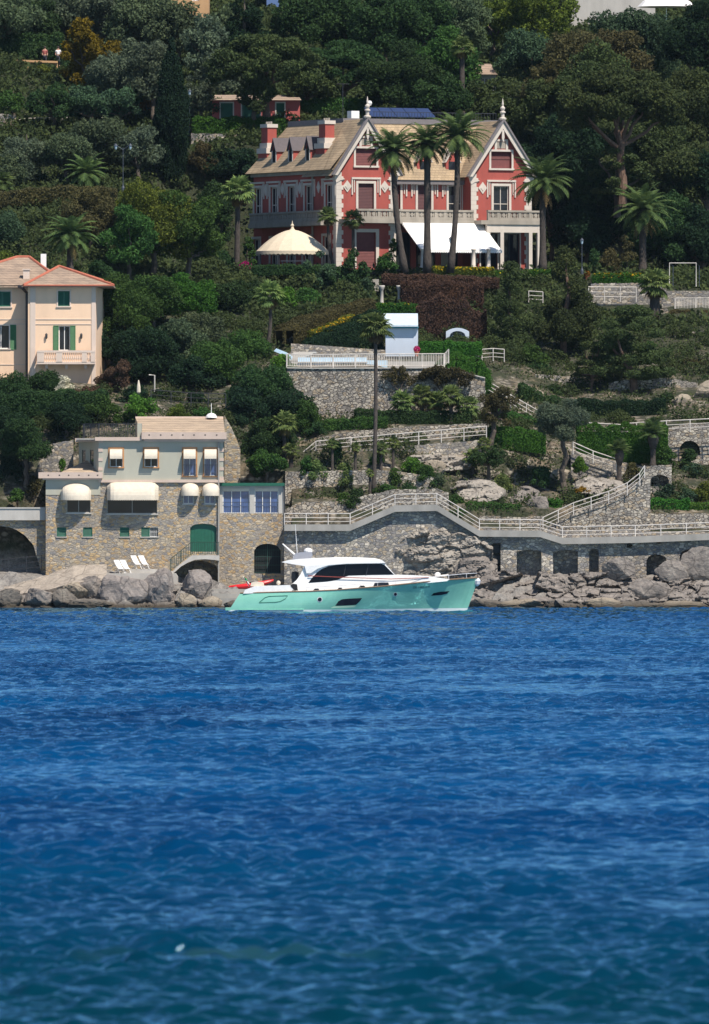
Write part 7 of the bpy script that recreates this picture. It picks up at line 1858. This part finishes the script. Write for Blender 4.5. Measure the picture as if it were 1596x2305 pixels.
# ------------------------------------------------------------------ far buildings and small things
def pink_house():
    Y = 1124.0; m = facade(Y); q = lambda u, d, v: m(u, v, d)
    r = thing("pink_house", P(585, 300, Y), "low pinkish red house with green shutters behind the clipped hedge", "house")
    b = MB(); hs = [(497, -290, 524, -232), (545, -290, 585, -232), (622, -290, 640, -232)]
    column_wall(b, 478, 675, -226, -310, hs, m, .25); b.face(m(478, -310, 0), m(478, -310, 6), m(478, -226, 6), m(478, -226, 0)); b.face(m(675, -310, 0), m(675, -310, 6), m(675, -226, 6), m(675, -226, 0)); b.build("wall", M['pink_house'], r)
    for h in hs: slat_shutter(r, m, *h[:4], .08, 'green_paint', 3); surround(r, m, *h[:4], 3, 'villa_trim', .05)
    b = MB(); b.face(m(474, -226, -.5), m(679, -226, -.5), m(670, -210, 4), m(483, -210, 4)); b.face(m(474, -226, -.5), m(483, -210, 4), m(474, -226, 6)); b.face(m(679, -226, -.5), m(670, -210, 4), m(679, -226, 6)); b.build("roof", M['roof_grey'], r)
pink_house()
def block(px0, px1, top, bot, Y, mat, name, label, wins=()):
    m = facade(Y); r = thing(name, P((px0+px1)/2, bot, Y), label, "house"); b = MB(); hs = [(a, -d, c, -t) for a, t, c, d in wins]
    column_wall(b, px0, px1, -top, -bot, hs, m, .3); b.face(m(px0, -bot, 0), m(px0, -bot, 8), m(px0, -top, 8), m(px0, -top, 0)); b.face(m(px1, -bot, 0), m(px1, -bot, 8), m(px1, -top, 8), m(px1, -top, 0)); b.build("wall", M[mat], r)
    for h in hs: window(r, m, *h, .15, 1.5, 'white', 'dark_glass', 1, 1)
    b = MB(); b.face(m(px0-4, -top, -.5), m(px1+4, -top, -.5), m(px1-10, -top+28, 4), m(px0+10, -top+28, 4)); b.face(m(px0-4, -top, -.5), m(px0+10, -top+28, 4), m(px0-4, -top, 8)); b.face(m(px1+4, -top, -.5), m(px1-10, -top+28, 4), m(px1+4, -top, 8)); b.build("roof", M['roof_grey'], r)
block(385, 470, -60, 60, 1190, 'ochre', "orange_house", "sunlit orange house wall at the top edge left of centre", [(432, -40, 448, 2)])
block(1285, 1475, -70, 60, 1190, 'concrete_pale', "stone_building", "pale stone building at the top right edge", [(1340, -50, 1360, -10)])
block(600, 632, -60, 95, 1200, 'gap_blue', "blue_house", "narrow bluish house wall glimpsed between the top trees")
block(1068, 1116, 168, 215, 1140, 'concrete_pale', "garden_house", "small pale garden house left of the blue green tree", [(1082, 175, 1100, 200)])
def umbrella_top():
    c = P(1500, 22, 1165); r = thing("white_parasol", c, "white parasol on the terrace at the top right corner", "parasol"); b = MB(); b.lathe(c, [(2.6, .25), (2.1, .75), (1.2, 1.2), (.1, 1.45)], 12); b.build("canopy", M['white_cloth'], r); b = MB(); b.tube([c-Vector((0, 0, 1.6)), c+Vector((0, 0, 1.5))], .04, 6); b.build("pole", M['white'], r)
umbrella_top()
c = P(312, 893, 1024); b = MB(); r_ = thing("closed_parasol", c, "closed cream parasol standing above the green bushes by the peach house", "parasol"); b.lathe(c, [(.05, .25), (.16, .35), (.14, .8), (.05, 1.25), (.02, 1.3)], 8); b.build("canopy", M['cream_cloth'], r_); b = MB(); b.tube([c-Vector((0, 0, .3)), c+Vector((0, 0, .3))], .03, 5); b.build("pole", M['iron'], r_)
c = P(348, 895, 1030); b = MB(); r_ = thing("garden_shower", c, "pale angled post in the shade above the dark terrace railing", "post"); b.tube([c, c+Vector((0, 0, 1.75)), c+Vector((-.45, 0, 1.78))], .06, 6); b.build("post", M['concrete_pale'], r_)
def lamp(px, top, base, Y, label, heads=1, hgt=None):
    c = P(px, base, Y); h = (base-top)*S(Y); r = thing("street_lamp", c, label, "street lamp", "garden lamp posts")
    b = MB(); b.lathe(c, [(.13, -.2), (.13, .12), (.06, .3), (.032, .5), (.028, h*.55), (.024, h-.5)], 8)
    if heads == 2:
        for s_ in (-1, 1): b.tube([c+Vector((0, 0, h-.7)), c+Vector((s_*.5, 0, h-.35)), c+Vector((s_*.6, 0, h-.5))], .025, 5)
    b.build("post", M['lamp_blue'], r)
    for s_ in ((-1, 1) if heads == 2 else (0,)):
        z = c+Vector((s_*.6, 0, h-.5-(.15 if heads == 2 else 0))); b = MB(); b.lathe(z, [(.06, -.03), (.09, .05), (.12, .26), (.08, .28)], 8); o = b.build("lantern", M['lamp_glass'], r)
        b = MB(); b.lathe(z, [(.18, .285), (.1, .37), (.03, .45), (.01, .5)], 8); b.build("lantern_cap", M['lamp_blue'], o)
lamp(1014, 532, 607, 1078.5, "blue grey lamp post in front of the white awning")
lamp(1310, 535, 612, 1081, "blue grey lamp post right of the villa among the pines")
lamp(277, 318, 426, 1085, "two armed lamp post below the cypress at left", 2)
lamp(427, 200, 300, 1120, "tall thin lamp post right of the cypress")
def goal():
    Y = 1078; r = thing("goal_frame", P(1535, 640, Y), "white metal goal frame on the shaded terrace at right", "goal")
    b = MB(); b.tube([P(1507, 645, Y), P(1507, 592, Y), P(1567, 592, Y), P(1567, 645, Y)], .045, 6); b.build("front_frame", M['white_rail'], r)  # greyed white puts the terrace shade into the frame's colour
    b = MB(); b.tube([P(1507, 592, Y), P(1515, 598, Y+1.3), P(1515, 645, Y+1.3)], .035, 5); b.tube([P(1567, 592, Y), P(1574, 598, Y+1.3), P(1574, 645, Y+1.3)], .035, 5); b.build("rear_frame", M['lamp_blue'], r)
goal()
# potted flowers
for px, py, Y, mat, lb in ((1006, 712+90, 1040, 'magenta', None), (938, 802, 1040, 'magenta', "pot of pink red flowers at the corner of the white shed"), (1322, 632, 1081, 'orange', "round terracotta pot with reddish plant on the right lawn")):
    if not lb: continue
    z = P(px, py, Y); r_ = thing("flower_pot", z, lb, "flower pot"); b = MB(); b.lathe(z, [(.12, 0), (.2, .35), (.22, .36), (.2, .4)], 9); b.build("pot", M['terracotta'], r_)
    rng = np.random.default_rng(int(px)); d = rng.normal(0, 1, (160, 3)); d /= np.linalg.norm(d, axis=1)[:, None]; MB().quads(leaf_quads(np.array(z)+np.array([0, 0, .55])+d*.24, d, .09, rng)).build("flowers", M[mat], r_)
# garden table under the pavilion
z = P(662, 607, 1080.5); r_ = thing("garden_table", z, "low dark garden table on the lawn under the pavilion", "table"); b = MB(); b.box(z.x-1.1, z.x+1.1, z.y-.4, z.y+.4, z.z+.68, z.z+.74); b.build("tabletop", M['lamp_blue'], r_)
for sx in (-.95, .95):
    for sy in (-.3, .3): MB().tube([z+Vector((sx, sy, -.1)), z+Vector((sx, sy, .68))], .035, 5).build("leg", M['lamp_blue'], r_)
# people walking above the ochre wall
def person(px, foot, Y, label, shirt, trousers, face=1):
    z = P(px, foot, Y); h = 1.7
    r = thing("person", z, label, "person")
    def skin(pts, edges, rad, name, mat, parent):
        me = bpy.data.meshes.new(name); me.from_pydata([Vector(p)*h/1.7 for p in pts], edges, []); me.update(); o = bpy.data.objects.new(name, me); col.objects.link(o); o.parent = parent
        md = o.modifiers.new("skin", 'SKIN'); 
        for i, q in enumerate(rad): me.skin_vertices[0].data[i].radius = (q, q*.8)
        me.skin_vertices[0].data[0].use_root = True; sb = o.modifiers.new("sub", 'SUBSURF'); sb.levels = 1; sb.render_levels = 1
        me.materials.append(M[mat]); return o
    P_ = [(0, 0, .92), (0, .01, 1.2), (0, 0, 1.42), (0, .0, 1.5), (0, -.03*face, 1.62), (.17, 0, 1.40), (.24, .03, 1.12), (.22, -.12, .92), (-.17, 0, 1.40), (-.24, .03, 1.12), (-.20, -.14, .95), (.09, 0, .88), (.11, -.12, .48), (.11, .04, .06), (.11, -.10, .02), (-.09, 0, .88), (-.10, .06, .48), (-.10, .20, .10), (-.10, .10, .03)]
    E = [(0, 1), (1, 2), (2, 3), (3, 4), (2, 5), (5, 6), (6, 7), (2, 8), (8, 9), (9, 10), (0, 11), (11, 12), (12, 13), (13, 14), (0, 15), (15, 16), (16, 17), (17, 18)]
    skin(P_, E, [.15, .14, .15, .055, .10, .06, .045, .035, .06, .045, .035, .085, .06, .04, .04, .085, .06, .04, .04], "body", 'skin_tone', r)
    skin([(0, 0, .93), (0, .01, 1.2), (0, 0, 1.40), (.18, 0, 1.39), (.23, .02, 1.2), (-.18, 0, 1.39), (-.23, .02, 1.2)], [(0, 1), (1, 2), (2, 3), (3, 4), (2, 5), (5, 6)], [.17, .16, .165, .08, .065, .08, .065], "shirt", shirt, r)
    skin([(0, 0, .95), (.09, 0, .88), (.11, -.12, .48), (.11, .04, .1), (-.09, 0, .88), (-.10, .06, .48), (-.10, .20, .13)], [(0, 1), (1, 2), (2, 3), (0, 4), (4, 5), (5, 6)], [.155, .1, .075, .06, .1, .075, .06], "trousers", trousers, r)
    b = MB(); b.lathe(z+Vector((0, .02, 1.64)), [(.09, -.06), (.115, .0), (.10, .08), (.05, .12), (.01, .13)], 10); b.build("hair", M['hair_dark'], r)
M['skin_tone'] = plain("skin_tone", (.45, .26, .18), .6); M['hair_dark'] = plain("dark_hair", (.03, .02, .015), .6)
M['shirt_red'] = plain("dark_red_shirt", (.30, .08, .07), .8); M['shirt_white'] = plain("white_shirt", (.75, .72, .72), .8); M['trousers_dark'] = plain("dark_trousers", (.03, .03, .045), .8)
person(101, 149, 1154.6, "person in a reddish top and dark trousers walking left above the ochre wall", 'shirt_red', 'trousers_dark')
person(131, 149, 1154.6, "person in a white top and dark trousers walking behind above the ochre wall", 'shirt_white', 'trousers_dark')
# white cushions by the reddish rock garden left of the pool

# ------------------------------------------------------------------ thin summer haze over water and hillside
def haze():
    b = MB(); b.box(-1000, 1000, -400, 1420, -6, 95); o = b.build("haze", bpy.data.materials.new("haze_air")); o["kind"] = "stuff"; o["label"] = "thin bluish summer haze"
    m = o.data.materials[0]; m.use_nodes = True; N = m.node_tree.nodes; N.remove(N["Principled BSDF"])
    v = N.new("ShaderNodeVolumePrincipled"); v.inputs["Color"].default_value = (.55, .75, 1.0, 1); v.inputs["Density"].default_value = 1.15e-5
    m.node_tree.links.new(v.outputs[0], N["Material Output"].inputs["Volume"])
haze()
